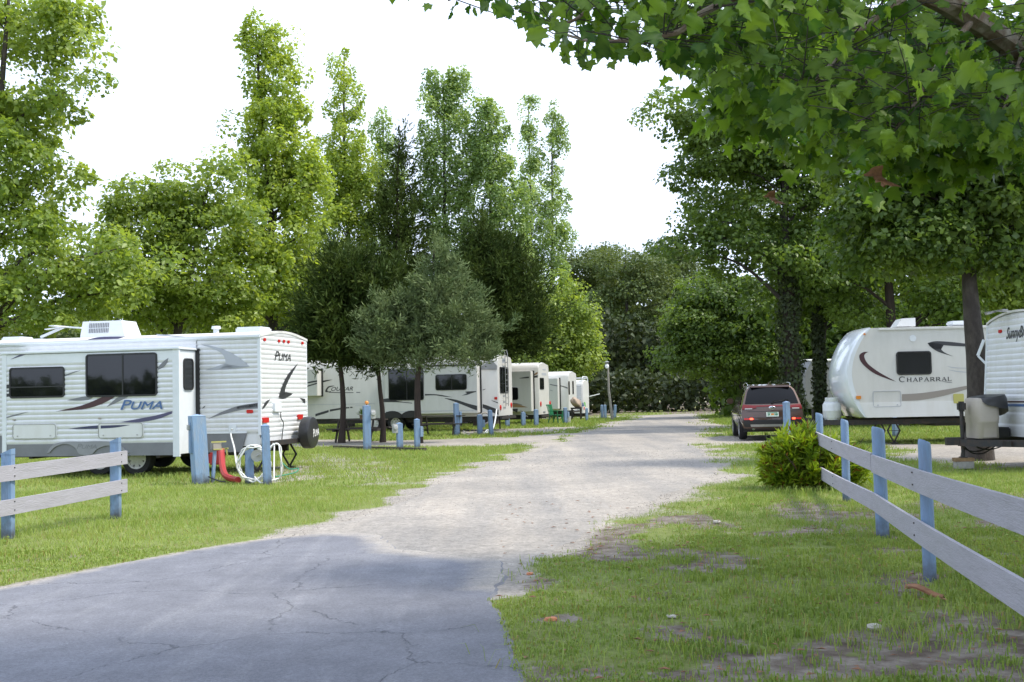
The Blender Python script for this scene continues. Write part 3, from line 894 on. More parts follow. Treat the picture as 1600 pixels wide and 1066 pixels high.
class Face:
    """a flat side of a thing: u along it, v up it, n out of it (all in the thing's own coordinates)"""
    def __init__(s, root, o, u, n, v=(0, 0, 1)):
        s.root, s.o, s.u, s.n, s.v = root, Vector(o), Vector(u).normalized(), Vector(n).normalized(), Vector(v).normalized()
    def pt(s, u, v, n=0.0):
        return s.o + s.u * u + s.v * v + s.n * n
    def uv(s, px, py, n=0.0):
        mw = Matrix.Translation(s.root.location) @ Matrix.Rotation(s.root.rotation_euler.z, 4, 'Z')
        o, nn = mw @ (s.o + s.n * n), mw.to_3x3() @ s.n
        c = Vector((0, 0, CAM_H))
        d = ray(px, py)
        p = c + d * ((o - c).dot(nn) / d.dot(nn))
        l = mw.inverted() @ p - s.o
        if abs(s.u.dot(s.v)) < 1e-6:
            return l.dot(s.u), l.dot(s.v)
        return l.dot(s.u), l.dot(s.v)
    def px(s, pts, n=0.0):
        return [s.uv(a, b, n) for a, b in pts]
    def prism(s, mb, pts, n, th):
        k = len(pts)
        vs = [s.pt(u, v, n) for u, v in pts] + [s.pt(u, v, n - th) for u, v in pts]
        mb.add(vs, [tuple(range(k)), tuple(range(2 * k - 1, k - 1, -1))] + [(i, (i + 1) % k, k + (i + 1) % k, k + i) for i in range(k)])
        return mb
    def poly(s, name, pts, n, th, mat, parent=None):
        return s.prism(MB(), pts, n, th).build(name, M[mat], parent or s.root)
    def swoosh(s, name, up, lo, mat, n=0.004, parent=None, k=5, pix=True, mb=None):
        """a vinyl stripe between two curved edges"""
        if pix: up, lo = s.px(up), s.px(lo)
        U, L = catmull(up, k), catmull(lo, k)
        m_ = max(len(U), len(L))
        def rs(P):
            return [P[min(int(i * (len(P) - 1) / (m_ - 1)), len(P) - 2)].lerp(P[min(int(i * (len(P) - 1) / (m_ - 1)) + 1, len(P) - 1)], (i * (len(P) - 1) / (m_ - 1)) % 1.0 if i < m_ - 1 else 1.0) for i in range(m_)]
        U, L = rs(U), rs(L)
        own = mb is None
        mb = mb or MB()
        vs = [s.pt(p.x, p.y, n) for p in U] + [s.pt(p.x, p.y, n) for p in L]
        mb.add(vs, [(i, i + 1, m_ + i + 1, m_ + i) for i in range(m_ - 1)])
        return mb.build(name, M[mat], parent or s.root) if own else mb
    def ring(s, mb, u0, u1, v0, v1, r, wd, n0, n1):
        A, B = rrect(u0, u1, v0, v1, r), rrect(u0 + wd, u1 - wd, v0 + wd, v1 - wd, max(r - wd, 0.005))
        k = len(A)
        vs = [s.pt(u, v, n0) for u, v in A] + [s.pt(u, v, n1) for u, v in A] + [s.pt(u, v, n1) for u, v in B] + [s.pt(u, v, n0) for u, v in B]
        fs = []
        for i in range(k):
            j = (i + 1) % k
            for q in range(3):
                fs.append((q * k + i, q * k + j, (q + 1) * k + j, (q + 1) * k + i))
        return mb.add(vs, fs)
    def window(s, p0, p1, r=0.07, n=0.0, split=None, pix=True, wd=0.035, glass='tint_glass', name='window', frame='frame_black'):
        if pix:
            a, b = s.uv(*p0, n), s.uv(*p1, n)
        else: a, b = p0, p1
        u0, u1, v0, v1 = min(a[0], b[0]), max(a[0], b[0]), min(a[1], b[1]), max(a[1], b[1])
        mb = s.ring(MB(), u0, u1, v0, v1, r, wd, n - 0.01, n + 0.022)
        if split == 'v':
            um = u0 + (u1 - u0) * 0.52
            s.prism(mb, [(um - .015, v0 + wd), (um + .015, v0 + wd), (um + .015, v1 - wd), (um - .015, v1 - wd)], n + 0.018, 0.02)
        if split == 'h':
            vm = v0 + (v1 - v0) * 0.36
            s.prism(mb, [(u0 + wd, vm - .012), (u1 - wd, vm - .012), (u1 - wd, vm + .012), (u0 + wd, vm + .012)], n + 0.018, 0.02)
        f = mb.build(name, M[frame], s.root)
        s.poly('pane', rrect(u0 + wd * .8, u1 - wd * .8, v0 + wd * .8, v1 - wd * .8, max(r - wd, 0.01)), n + 0.010, 0.012, glass, f)
        return f
    def panel(s, name, p0, p1, r, n, th, mat, pix=True, parent=None):
        a, b = (s.uv(*p0, n), s.uv(*p1, n)) if pix else (p0, p1)
        u0, u1, v0, v1 = min(a[0], b[0]), max(a[0], b[0]), min(a[1], b[1]), max(a[1], b[1])
        return s.poly(name, rrect(u0, u1, v0, v1, r), n, th, mat, parent)
    def siding(s, name, u0, u1, v0, v1, mat, n=0.0, pitch=0.1, depth=0.019, top=None, cols=1, parent=None):
        """corrugated aluminium: flat laps with a narrow rolled groove between them"""
        k = int((v1 - v0) / pitch) + 1
        prof = []
        for i in range(k + 2):
            for (f, d) in ((0.0, 0.0), (0.08, 0.0), (0.20, 0.45), (0.42, 0.85), (0.62, 1.0), (0.84, 1.0), (0.94, 0.75)):
                v = v0 + (i + f) * pitch
                prof.append((v, d * depth))
        us = [u0 + (u1 - u0) * j / cols for j in range(cols + 1)]
        vs, fs = [], []
        for (v, d) in prof:
            for u in us:
                vt = top(u) if top else v1
                vs.append(s.pt(u, min(v, vt), n + d))
        c1 = cols + 1
        for i in range(len(prof) - 1):
            if prof[i][0] > v1 + (0.4 if top else 0): break
            for j in range(cols):
                fs.append((i * c1 + j, i * c1 + j + 1, (i + 1) * c1 + j + 1, (i + 1) * c1 + j))
        me = bpy.data.meshes.new(name)
        me.from_pydata([tuple(v) for v in vs], [], fs)
        me.polygons.foreach_set('use_smooth', [True] * len(me.polygons))
        return link(name, me, M[mat], parent or s.root)
    def text(s, name, txt, u, v, h, mat, n=0.02, shear=0.0, sx=1.0, rot=0.0, bold=0.0, width=None, parent=None, rise=0.0, caps=None, sign=1):
        """lettering laid on the face; caps = scale of the letters after the first"""
        me = text_mesh(txt, shear, 0.0, caps)
        xs = [q.co.x for q in me.vertices]; ys = [q.co.y for q in me.vertices]
        x0, x1, y1 = min(xs), max(xs), max(ys)
        k = h / y1
        kx = (width / (x1 - x0)) if width else k * sx
        ca, sa = math.cos(rot), math.sin(rot)
        for q in me.vertices:
            a, b = (q.co.x - x0) * kx * sign, q.co.y * k
            q.co = s.pt(u + a * ca - b * sa, v + a * sa + b * ca, n)
        if bold > 0:         # heavier strokes: the same letters again, a hair to the side and in front
            V0, P0 = [q.co.copy() for q in me.vertices], [tuple(p.vertices) for p in me.polygons]
            V, P = list(V0), list(P0)
            for c_, (du, dv) in enumerate(((bold * 2.2, 0), (bold * 1.1, bold * .8), (bold * 1.1, -bold * .8))):
                P += [tuple(i + len(V) for i in p) for p in P0]
                V += [q + s.u * du * h * 2 + s.v * dv * h * 2 + s.n * (.0007 * (c_ + 1)) for q in V0]
            me = bpy.data.meshes.new(name)
            me.from_pydata([tuple(q) for q in V], [], P)
        me.name = name
        return link(name, me, M[mat], parent or s.root)
def text_mesh(txt, shear=0.0, bold=0.0, caps=None):
    cu = bpy.data.curves.new('lettering', 'FONT')
    cu.body = txt
    cu.shear = shear
    cu.offset = bold
    cu.resolution_u = 3
    if caps:
        cu.small_caps_scale = caps
        for ch in cu.body_format: ch.use_small_caps = True
    ob = bpy.data.objects.new('lettering', cu)
    COL.objects.link(ob)
    bpy.context.view_layer.update()
    me = bpy.data.meshes.new_from_object(ob.evaluated_get(bpy.context.evaluated_depsgraph_get()))
    bpy.data.objects.remove(ob)
    bpy.data.curves.remove(cu)
    return me
def prism_y(mb, prof, y0, y1):
    k = len(prof)
    vs = [(x, y0, z) for x, z in prof] + [(x, y1, z) for x, z in prof]
    return mb.add(vs, [tuple(range(k)), tuple(range(2 * k - 1, k - 1, -1))] + [(i, (i + 1) % k, k + (i + 1) % k, k + i) for i in range(k)])
def arch_roof(mb, x0, x1, W, z, rise, th=0.05, over=0.03, n=8):
    vs, fs = [], []
    for x in (x0 - over, x1 + over):
        for j in range(n + 1):
            y = -over + (W + 2 * over) * j / n
            zz = z + rise * math.sin(math.pi * j / n)
            vs += [(x, y, zz - th), (x, y, zz)]
    m_ = 2 * (n + 1)
    for j in range(n):
        a = 2 * j
        fs += [(a + 1, a + 3, m_ + a + 3, m_ + a + 1), (a, a + 2, m_ + a + 2, m_ + a), (a, a + 2, a + 3, a + 1), (m_ + a, m_ + a + 2, m_ + a + 3, m_ + a + 1)]
    fs += [(0, 1, m_ + 1, m_), (m_ - 2, m_ - 1, 2 * m_ - 1, 2 * m_ - 2)]
    return mb.add(vs, fs)
def wheel(parent, x, y, r=0.34, wd=0.21, rim='rim_white', out=-1, rr=0.21, spokes=8, axis='y'):
    """tyre with its rim as a sub-part; out = which way the face looks along the axle"""
    def P(rad, t):
        return (rad, t)
    c = (x, y, r)
    ty = MB().lathe([P(rr - .01, -wd * .12), P(rr, -wd / 2), P(r * .93, -wd / 2), P(r * .985, -wd * .36), P(r, -wd * .2), P(r, wd * .2), P(r * .985, wd * .36), P(r * .93, wd / 2), P(rr, wd / 2), P(rr - .01, wd * .12)], c, axis, 28).build('wheel', M['rubber'], parent, True)
    o = out * wd / 2
    rm = MB().lathe([P(rr + .012, o * 1.02), P(rr - .02, o * .96), P(rr - .025, o * .5), P(rr - .03, o * .3)], c, axis, 28, cap=False)
    def at(a, rad, t):
        return Vector(c) + (Vector((t, math.cos(a) * rad, math.sin(a) * rad)) if axis == 'x' else Vector((math.sin(a) * rad, t, math.cos(a) * rad)))
    for k in range(spokes):
        a = 2 * math.pi * k / spokes
        rm.bar(at(a, .04, o * .88), at(a, rr - .015, o * .62), 0.095, 0.02, up=at(0, 0, 1) - at(0, 0, 0))
    rm.lathe([P(.075, o * .7), P(.07, o * .95), P(.035, o * 1.05), P(.02, o * 1.1)], c, axis, 16)
    rm.build('rim', M[rim], ty, True)
    return ty
def gas_tank(parent, x, y, z, h=0.5, r=0.155, name='propane_tank'):
    t_ = MB().lathe([(r * .8, 0), (r * .82, .03), (r * .9, .035), (r, .09), (r, h * .46), (r * 1.012, h * .47), (r * 1.012, h * .49), (r, h * .5), (r, h * .78), (r * .85, h * .9), (r * .5, h * .95)], (x, y, z), 'z', 20)
    t_.lathe([(r * .62, h * .93), (r * .66, h * .95), (r * .66, h * 1.18), (r * .60, h * 1.18), (r * .58, h * .97)], (x, y, z), 'z', 16)
    return t_.build(name, M['tank_white'], parent, True)
def roof_unit(parent, x0, x1, y0, y1, z0, z1, name='air_conditioner'):
    mb = MB()
    a = 0.10
    mb.add([(x0, y0, z0), (x1, y0, z0), (x1, y1, z0), (x0, y1, z0), (x0 + a * .3, y0 + .05, z1), (x1 - a, y0 + .05, z1), (x1 - a, y1 - .05, z1), (x0 + a * .3, y1 - .05, z1),
            (x0, y0, z0 + .08), (x1, y0, z0 + .08), (x1, y1, z0 + .08), (x0, y1, z0 + .08)],
           [(0, 1, 9, 8), (1, 2, 10, 9), (2, 3, 11, 10), (3, 0, 8, 11), (8, 9, 5, 4), (9, 10, 6, 5), (10, 11, 7, 6), (11, 8, 4, 7), (4, 5, 6, 7), (3, 2, 1, 0)])
    u = mb.build(name, M['trim_white'], parent)
    g = MB()
    n = 12
    for i in range(n):
        xa = x0 + (x1 - x0) * (0.20 + 0.46 * i / n)
        for (fa, fb) in ((0.18, 0.48), (0.54, 0.86)):
            za, zb = z0 + .08 + (z1 - z0 - .08) * fa, z0 + .08 + (z1 - z0 - .08) * fb
            g.bar((xa, y0 + .05 * fa - .001, za), (xa, y0 + .05 * fb - .001, zb), 0.022, 0.012, up=(0, 1, 0))
    g.build('vent_slots', M['skirt_grey'], u)
    return u
def scissor_jack(parent, x, y, z, foot=0.02):
    mb = MB()
    h = (z - foot) / 2
    for s in (-1, 1):
        mb.bar((x, y, z), (x + s * .16, y, foot + h), .035, .03, (0, 1, 0)).bar((x + s * .16, y, foot + h), (x, y, foot), .035, .03, (0, 1, 0))
    mb.box(x - .09, x + .09, y - .07, y + .07, foot - .02, foot + .005).box(x - .06, x + .06, y - .05, y + .05, z - .015, z)
    mb.bar((x - .18, y, foot + h), (x + .18, y, foot + h), .014, .014)
    return mb.build('jack', M['steel_black'], parent)

def trailer_root(name, loc, rz, label, cat='trailer', group='travel trailers on the sites'):
    return empty(name, loc, rz, label, cat, group)
def local_to(root, x, y, z):
    a = root.rotation_euler.z
    return Vector((root.location.x + x * math.cos(a) - y * math.sin(a), root.location.y + x * math.sin(a) + y * math.cos(a), z))

# ---------------------------------------------------------------- the near trailer on the left
def build_puma():
    rz, L, W = R(-12), 8.6, 2.44
    cr_ = Vector((-5.13, 23.4))
    loc = (cr_.x - L * math.cos(rz), cr_.y - L * math.sin(rz), 0)
    root = trailer_root('travel_trailer', loc, rz, 'white corrugated trailer lettered Puma with a slide-out room and a covered spare wheel')
    side = Face(root, (0, 0, 0), (1, 0, 0), (0, -1, 0))
    slide = Face(root, (0, -0.75, 0), (1, 0, 0), (0, -1, 0))
    rear = Face(root, (L, 0, 0), (0, 1, 0), (1, 0, 0))
    front = Face(root, (0, 0, 0), (0, 1, 0), (-1, 0, 0))
    ZT, ZB, ZS = 2.79, 0.56, 0.83
    # body: underside rises towards the rear bumper
    prof = [(0, ZB), (L - 0.02, ZB + .0), (L - 0.02, ZT), (0, ZT)]
    mb = prism_y(MB(), prof, 0.02, W - 0.02)
    for j in range(8):
        pass
    mb.build('body', M['white_siding'], root)
    archf = lambda u: ZT + 0.12 * math.sin(math.pi * min(max(u / W, 0), 1))
    s_u0 = slide.uv(5, 620)[0]
    s_u1 = slide.uv(280, 620)[0]
    side.siding('siding', -0.02, s_u0 + .03, ZS, ZT, 'white_siding', n=0.0)
    side.siding('siding', s_u1 + .02, L, ZS, ZT, 'white_siding', n=0.0)
    side.siding('siding', s_u0, s_u1, 2.45, ZT, 'white_siding', n=0.0)
    rear.siding('siding', 0.0, W, 0.70, ZT, 'white_siding', n=0.0, top=archf, cols=12)
    front.siding('siding', 0.0, W, 0.70, ZT, 'white_siding', n=0.0, top=archf, cols=12)
    side.poly('skirt', [(s_u1 + .01, ZB - .12), (L - .42, ZB - .12), (L - .30, ZS + .01), (s_u1 + .01, ZS + .01)], 0.012, 0.02, 'skirt_grey')
    side.poly('skirt', [(-.02, ZB - .12), (s_u0 - .01, ZB - .12), (s_u0 - .01, ZS + .01), (-.02, ZS + .01)], 0.012, 0.02, 'skirt_grey')
    rear.poly('rear_skirt', [(0.03, 0.60), (W - .03, 0.60), (W, .72), (0, .72)], 0.008, 0.03, 'white_siding')
    arch_roof(MB(), 0, L, W, ZT + .035, 0.12).build('roof', M['roof_white'], root)
    # corner and roof trims
    t_ = MB()
    t_.box(L - .045, L + .016, -.022, .03, .78, ZT).box(L - .045, L + .016, W - .03, W + .022, .78, ZT).box(0, L, -.03, .0, ZT - .05, ZT + .012)
    t_.box(-.016, .045, -.022, .03, .78, ZT).box(-.016, .045, W - .03, W + .022, .78, ZT)
    t_.build('corner_trim', M['trim_white'], root)
    g = MB()
    g.bar((0, -.045, ZT - .005), (L + .02, -.045, ZT - .005), .03, .035)
    g.build('gutter', M['trim_white'], root)
    side.poly('seam_trim', [(s_u1 + .02, ZS - .01), (L - .3, ZS - .01), (L - .3, ZS + .025), (s_u1 + .02, ZS + .025)], 0.024, 0.02, 'trim_white')
    # slide-out room
    zt, zb, zs = 2.53, 0.43, 0.67
    mb = MB().box(s_u0 + .01, s_u1 - .01, -.738, 0.0, zb + .02, zt - .01)
    sl = mb.build('slide_out', M['trim_white'], root)
    slide.siding('siding', s_u0 + .09, s_u1 - .13, zs, zt - .2, 'white_siding', n=0.0, pitch=0.1, parent=sl)
    slide.poly('slide_skirt', [(s_u0 + .05, zb), (s_u1 - .13, zb), (s_u1 - .13, zs + .01), (s_u0 + .05, zs + .01)], 0.012, 0.03, 'skirt_grey', sl)
    slide.poly('top_trim', [(s_u0 + .09, zt - .21), (s_u1 - .13, zt - .21), (s_u1 - .13, zt - .01), (s_u0 + .09, zt - .01)], 0.016, 0.03, 'trim_white', sl)
    slide.poly('corner_trim', [(s_u1 - .13, zb - .03), (s_u1 + .01, zb - .03), (s_u1 + .01, zt), (s_u1 - .13, zt)], 0.024, 0.05, 'trim_white', sl)
    slide.poly('corner_trim', [(s_u0 - .01, zb - .03), (s_u0 + .09, zb - .03), (s_u0 + .09, zt), (s_u0 - .01, zt)], 0.024, 0.05, 'trim_white', sl)
    MB().box(s_u0 - .03, s_u1 + .03, -.80, 0.02, zt, zt + .05, .012).build('slide_roof', M['trim_white'], sl)
    ret = Face(root, (s_u1, -.75, 0), (0, 1, 0), (1, 0, 0))
    rw = ret.window((.18, 1.72), (.58, 2.36), 0.09, 0.0, pix=False, wd=.028, glass='tint_glass_dull')
    MB().box(s_u1 - .02, s_u1 + .07, -.045, .0, zb, zt + .04).build('slide_seal', M['frame_black'], sl)
    # slide-out windows
    slide.window((15, 575), (101.5, 621), 0.07, 0.012, split='h')
    slide.window((134.3, 554), (246.4, 618.6), 0.07, 0.012, split='v')
    z1 = lambda pts: [(x / 2.961, 480 + y / 2.961) for x, y in pts]
    NN = 0.0215
    S = lambda up, lo, mat, f=slide, n=NN, zz=z1: f.swoosh('stripe', zz(up), zz(lo), mat, n)
    S([(50, 243), (105, 216), (150, 207)], [(50, 243), (115, 222), (150, 207)], 'decal_purple')
    S([(18, 362), (45, 358)], [(18, 378), (45, 376)], 'decal_charcoal'); S([(18, 386), (45, 384)], [(18, 394), (45, 392)], 'decal_grey'); S([(18, 402), (45, 400)], [(18, 415), (45, 414)], 'decal_charcoal')
    S([(303, 314), (345, 299), (378, 292)], [(303, 321), (345, 304), (378, 292)], 'decal_grey')
    S([(733, 278), (760, 250), (782, 235)], [(733, 291), (768, 270), (782, 235)], 'decal_grey')
    S([(260, 483), (370, 458), (440, 432), (480, 413)], [(260, 483), (400, 470), (480, 445), (540, 412)], 'decal_maroon')
    S([(312, 431), (360, 420), (395, 413), (440, 413)], [(312, 431), (370, 433), (410, 428), (440, 413)], 'decal_grey')
    S([(495, 463), (530, 430), (556, 412)], [(495, 463), (545, 440), (600, 412)], 'decal_grey')
    S([(560, 532), (640, 517), (720, 502), (798, 481)], [(560, 532), (650, 532), (730, 518), (798, 493)], 'decal_purple')
    S([(318, 563), (400, 552), (458, 547)], [(318, 563), (400, 563), (458, 562)], 'decal_navy'); S([(664, 543), (700, 540)], [(664, 544), (700, 540)], 'decal_navy')
    S([(18, 512), (80, 495), (140, 483)], [(18, 518), (80, 501), (140, 483)], 'decal_grey')
    a = slide.uv(*z1([(560, 474)])[0])
    b_ = slide.uv(*z1([(752, 470)])[0])
    h = slide.uv(*z1([(600, 430)])[0])[1] - a[1]
    slide.text('lettering', 'Puma', a[0] + .015, a[1] - .012, h, 'decal_pale', NN + .001, shear=0.3, width=b_[0] - a[0], bold=0.012, caps=0.8)
    slide.text('lettering', 'Puma', a[0], a[1], h, 'decal_blue', NN + .004, shear=0.3, width=b_[0] - a[0], bold=0.012, caps=0.8)
    for (x0, x1, y0, y1) in ((62, 262, 543, 608), (458, 664, 537, 604)):
        p = z1([(x0, y0), (x1, y1)])
        f = slide.panel('hatch', p[0], p[1], 0.06, 0.032, 0.03, 'white_gel')
        q0, q1 = slide.uv(*p[0]), slide.uv(*p[1])
        hb = MB()
        slide.ring(hb, q0[0], q1[0], q1[1], q0[1], .06, .012, .03, .037)
        for xx in (q0[0] + .12, q1[0] - .12):
            hb.lathe([(.012, -.01), (.012, .012), (.004, .015)], slide.pt(xx, q1[1] + .06, .035), 'y', 8)
        hb.build('hatch_rim', M['steel_grey'], f)
    slide.swoosh('stripe', z1([(470, 548), (540, 546), (608, 545)]), z1([(470, 562), (540, 557), (608, 545)]), 'decal_navy', 0.034)
    for (x, y) in ((68, 521), (463, 514)):
        u, v = slide.uv(*z1([(x, y)])[0])
        slide.panel('marker', (u - .035, v - .012), (u + .035, v + .012), .008, .03, .02, 'plastic_tan', pix=False)
    # fender moulding over the two axles, with the name pressed into it
    fu = [slide.uv(*z1([p])[0]) for p in [(222, 672), (262, 632), (318, 626), (362, 662), (372, 676), (440, 678), (470, 656), (505, 648), (545, 656), (596, 673)]]
    topp = catmull([slide.uv(*z1([p])[0]) for p in [(222, 674), (250, 636), (310, 622), (380, 622), (470, 620), (540, 626), (570, 648), (600, 674)]], 4)
    low = catmull([slide.uv(*z1([p])[0]) for p in [(232, 674), (262, 645), (310, 632), (352, 650), (372, 680), (425, 682), (455, 655), (505, 640), (555, 655), (588, 674)]], 4)
    pl = [(p.x, p.y) for p in topp] + [(p.x, p.y) for p in low[::-1]]
    fd = slide.poly('fender', pl, 0.035, 0.03, 'fender_grey', sl)
    a, b_ = slide.uv(*z1([(360, 655)])[0]), slide.uv(*z1([(452, 655)])[0])
    slide.text('fender_lettering', 'Puma', a[0], a[1], .10, 'skirt_grey', .038, shear=.3, width=b_[0] - a[0], caps=.8, parent=fd)
    # main wall graphics, rear of the slide
    z2 = lambda pts: [(240 + x / 3.675, 490 + y / 3.675) for x, y in pts]
    S2 = lambda up, lo, mat, f=side: S(up, lo, mat, f, 0.0215, z2)
    S2([(275, 176), (350, 190), (430, 218), (500, 258), (556, 306)], [(290, 184), (350, 205), (400, 236), (415, 285), (380, 318)], 'decal_pale')
    S2([(556, 306), (470, 300), (412, 288)], [(556, 306), (430, 318), (300, 326)], 'decal_pale')
    S2([(315, 605), (400, 562), (500, 528), (612, 512)], [(315, 605), (420, 574), (520, 552), (612, 545)], 'decal_grey')
    S2([(480, 535), (560, 522), (612, 512)], [(480, 548), (560, 540), (612, 536)], 'decal_charcoal')
    S2([(280, 546), (292, 534), (300, 530)], [(280, 546), (294, 540), (300, 530)], 'decal_charcoal')
    side.swoosh('stripe', [(128, 534), (155, 527), (199, 526)], [(128, 535), (165, 534), (199, 526)], 'decal_purple', 0.0215)
    side.swoosh('stripe', z2([(20, 118), (160, 130), (290, 142)]), z2([(20, 128), (160, 137), (290, 150)]), 'decal_pale', 0.0215)
    u, v = side.uv(391, 643)
    side.panel('marker_lamp', (u - .07, v - .035), (u + .07, v + .035), .02, .03, .02, 'lens_red', pix=False)
    u, v = side.uv(364, 669.5)
    side.panel('water_inlet', (u - .08, v - .07), (u + .08, v + .07), .03, .03, .02, 'trim_white', pix=False)
    # rear wall
    for (x, y) in ((632, 150), (715, 158), (743, 160), (769, 163), (849, 170)):
        u, v = rear.uv(*z2([(x, y)])[0])
        rear.panel('clearance_lamp', (u - .045, v - .03), (u + .045, v + .03), .012, .035, .025, 'lens_red', pix=False)
    S3 = lambda up, lo, mat: S(up, lo, mat, rear, 0.0215, z2)
    S3([(826, 283), (770, 345), (735, 410), (712, 482)], [(826, 283), (775, 375), (752, 430), (750, 462)], 'decal_charcoal')
    S3([(712, 482), (725, 470), (752, 452), (752, 450)], [(712, 482), (738, 490), (765, 480), (796, 461)], 'decal_charcoal')
    S3([(620, 540), (640, 505), (666, 491)], [(620, 552), (640, 530), (666, 491)], 'decal_charcoal')
    S3([(832, 484), (850, 488), (866, 490)], [(832, 484), (850, 502), (866, 520)], 'decal_charcoal')
    a, b_ = rear.uv(*z2([(690, 268)])[0]), rear.uv(*z2([(782, 270)])[0])
    h = rear.uv(*z2([(690, 216)])[0])[1] - a[1]
    rear.text('lettering', 'Puma', a[0], a[1], h, 'decal_charcoal', .0215, shear=.3, width=b_[0] - a[0], bold=.012, caps=.8)
    rear.panel('tagline', z2([(692, 277)])[0], z2([(785, 282)])[0], .004, .0215, .006, 'decal_pale')
    for (x0, y0, x1, y1) in ((632, 599, 664, 626), (833, 580, 859, 607)):
        rear.panel('tail_lamp', z2([(x0, y0)])[0], z2([(x1, y1)])[0], .02, .05, .05, 'lens_red')
    bx = rear.panel('utility_box', z2([(697, 508)])[0], z2([(736, 562)])[0], .04, .07, .07, 'trim_white')
    cp = [rear.uv(*p) for p in z2([(715, 565), (716, 600), (730, 630), (724, 690), (719, 748)])]
    MB().tube([rear.pt(u, v, .06) for u, v in [(p.x, p.y) for p in catmull(cp, 5)]], .011, 6).build('power_cord', M['cord_black'], bx)
    # rear bumper, jacks and covered spare
    bm_ = MB().bar((L + .13, -.02, .60), (L + .13, W + .02, .60), .10, .10)
    for y in (.45, W - .45): bm_.bar((L - .5, y, .56), (L + .13, y, .60), .06, .10)
    bm_.build('bumper', M['steel_black'], root)
    scissor_jack(root, L - .25, .35, .55)
    scissor_jack(root, L - .25, W - .4, .55)
    sc_ = rear.uv(484, 676, .32)
    ctr = rear.pt(sc_[0], sc_[1], .30)
    ra = 0.345
    sp = MB().lathe([(ra * .55, -.11), (ra * .9, -.12), (ra, -.09), (ra * 1.005, .05), (ra * .97, .10), (ra * .88, .115), (ra * .3, .11), (.01, .11)], ctr, 'x', 32).build('spare_wheel', M['vinyl_black'], root, True)
    spf = Face(root, ctr, (0, 1, 0), (1, 0, 0))
    spf.text('cover_lettering', 'Puma', -.05, -.10, .17, 'decal_white', .118, shear=.3, width=.34, bold=.012, caps=.8, rot=R(8), parent=sp)
    MB().bar((L + .13, sc_[0], .60), (L + .22, sc_[0], .72), .06, .06).build('spare_bracket', M['steel_black'], root)
    # wheels under the slide, chassis, tanks
    wx = [side.uv(155, 722, .3)[0], side.uv(212, 722, .3)[0]]
    for x in wx:
        wheel(root, x, -0.28 + .10, .35, .21)
        wheel(root, x, W - .2, .35, .21, out=1)
    ch = MB()
    for y in (.35, W - .35): ch.box(-.9, L - .3, y - .04, y + .04, .36, .56)
    ch.box(wx[0] - .05, wx[0] + .05, -.1, W - .1, .30, .38).box(wx[1] - .05, wx[1] + .05, -.1, W - .1, .30, .38)
    ch.box(s_u1 - 1.2, s_u1 - .2, .4, 1.9, .34, .56).box(.8, 2.0, .5, 1.9, .36, .56).box(L - 2.6, L - 1.3, .5, 1.9, .33, .55)
    for x in (s_u0 + .6, s_u1 - .5): ch.box(x - .04, x + .04, -.7, .3, .38, .45)
    ch.build('chassis', M['steel_black'], root)
    scissor_jack(root, .8, .35, .5)
    # roof furniture
    mid = Face(root, (0, 1.22, 0), (1, 0, 0), (0, -1, 0))
    acf = Face(root, (0, .9, 0), (1, 0, 0), (0, -1, 0))
    a, b_ = acf.uv(127.5, 524), acf.uv(205.5, 500)
    roof_unit(root, a[0], b_[0] - .14, .85, 1.55, ZT + .10, b_[1])
    an = MB()
    pts = [mid.uv(*p) for p in ((64, 527), (100, 511), (127, 512.5), (72, 515))]
    P3 = [mid.pt(u, v) for u, v in pts]
    an.bar(P3[0], P3[1], .05, .05).bar(P3[1], P3[2], .03, .035).bar(P3[1], P3[3] , .12, .02)
    an.box(pts[0][0] - .1, pts[0][0] + .1, 1.12, 1.32, ZT + .10, ZT + .17)
    an.bar(P3[1] + Vector((.02, -.5, .0)), P3[1] + Vector((.1, .5, .0)), .14, .02)
    an.build('antenna', M['trim_white'], root)
    u, v = mid.uv(396, 511)
    MB().box(u - .3, u + .3, .95, 1.5, ZT + .11, ZT + .26, .03).build('roof_vent', M['trim_white'], root)
    u, v = mid.uv(345, 512)
    MB().lathe([(.06, 0), (.06, .13), (.10, .14), (.09, .2)], (u, 1.0, ZT + .1), 'z', 12).build('vent_pipe', M['trim_white'], root)
    u, v = mid.uv(300, 514)
    MB().box(2.0, 2.5, .9, 1.4, ZT + .1, ZT + .22, .03).build('roof_vent', M['trim_white'], root)
    return root, side, rear
puma, puma_side, puma_rear = build_puma()

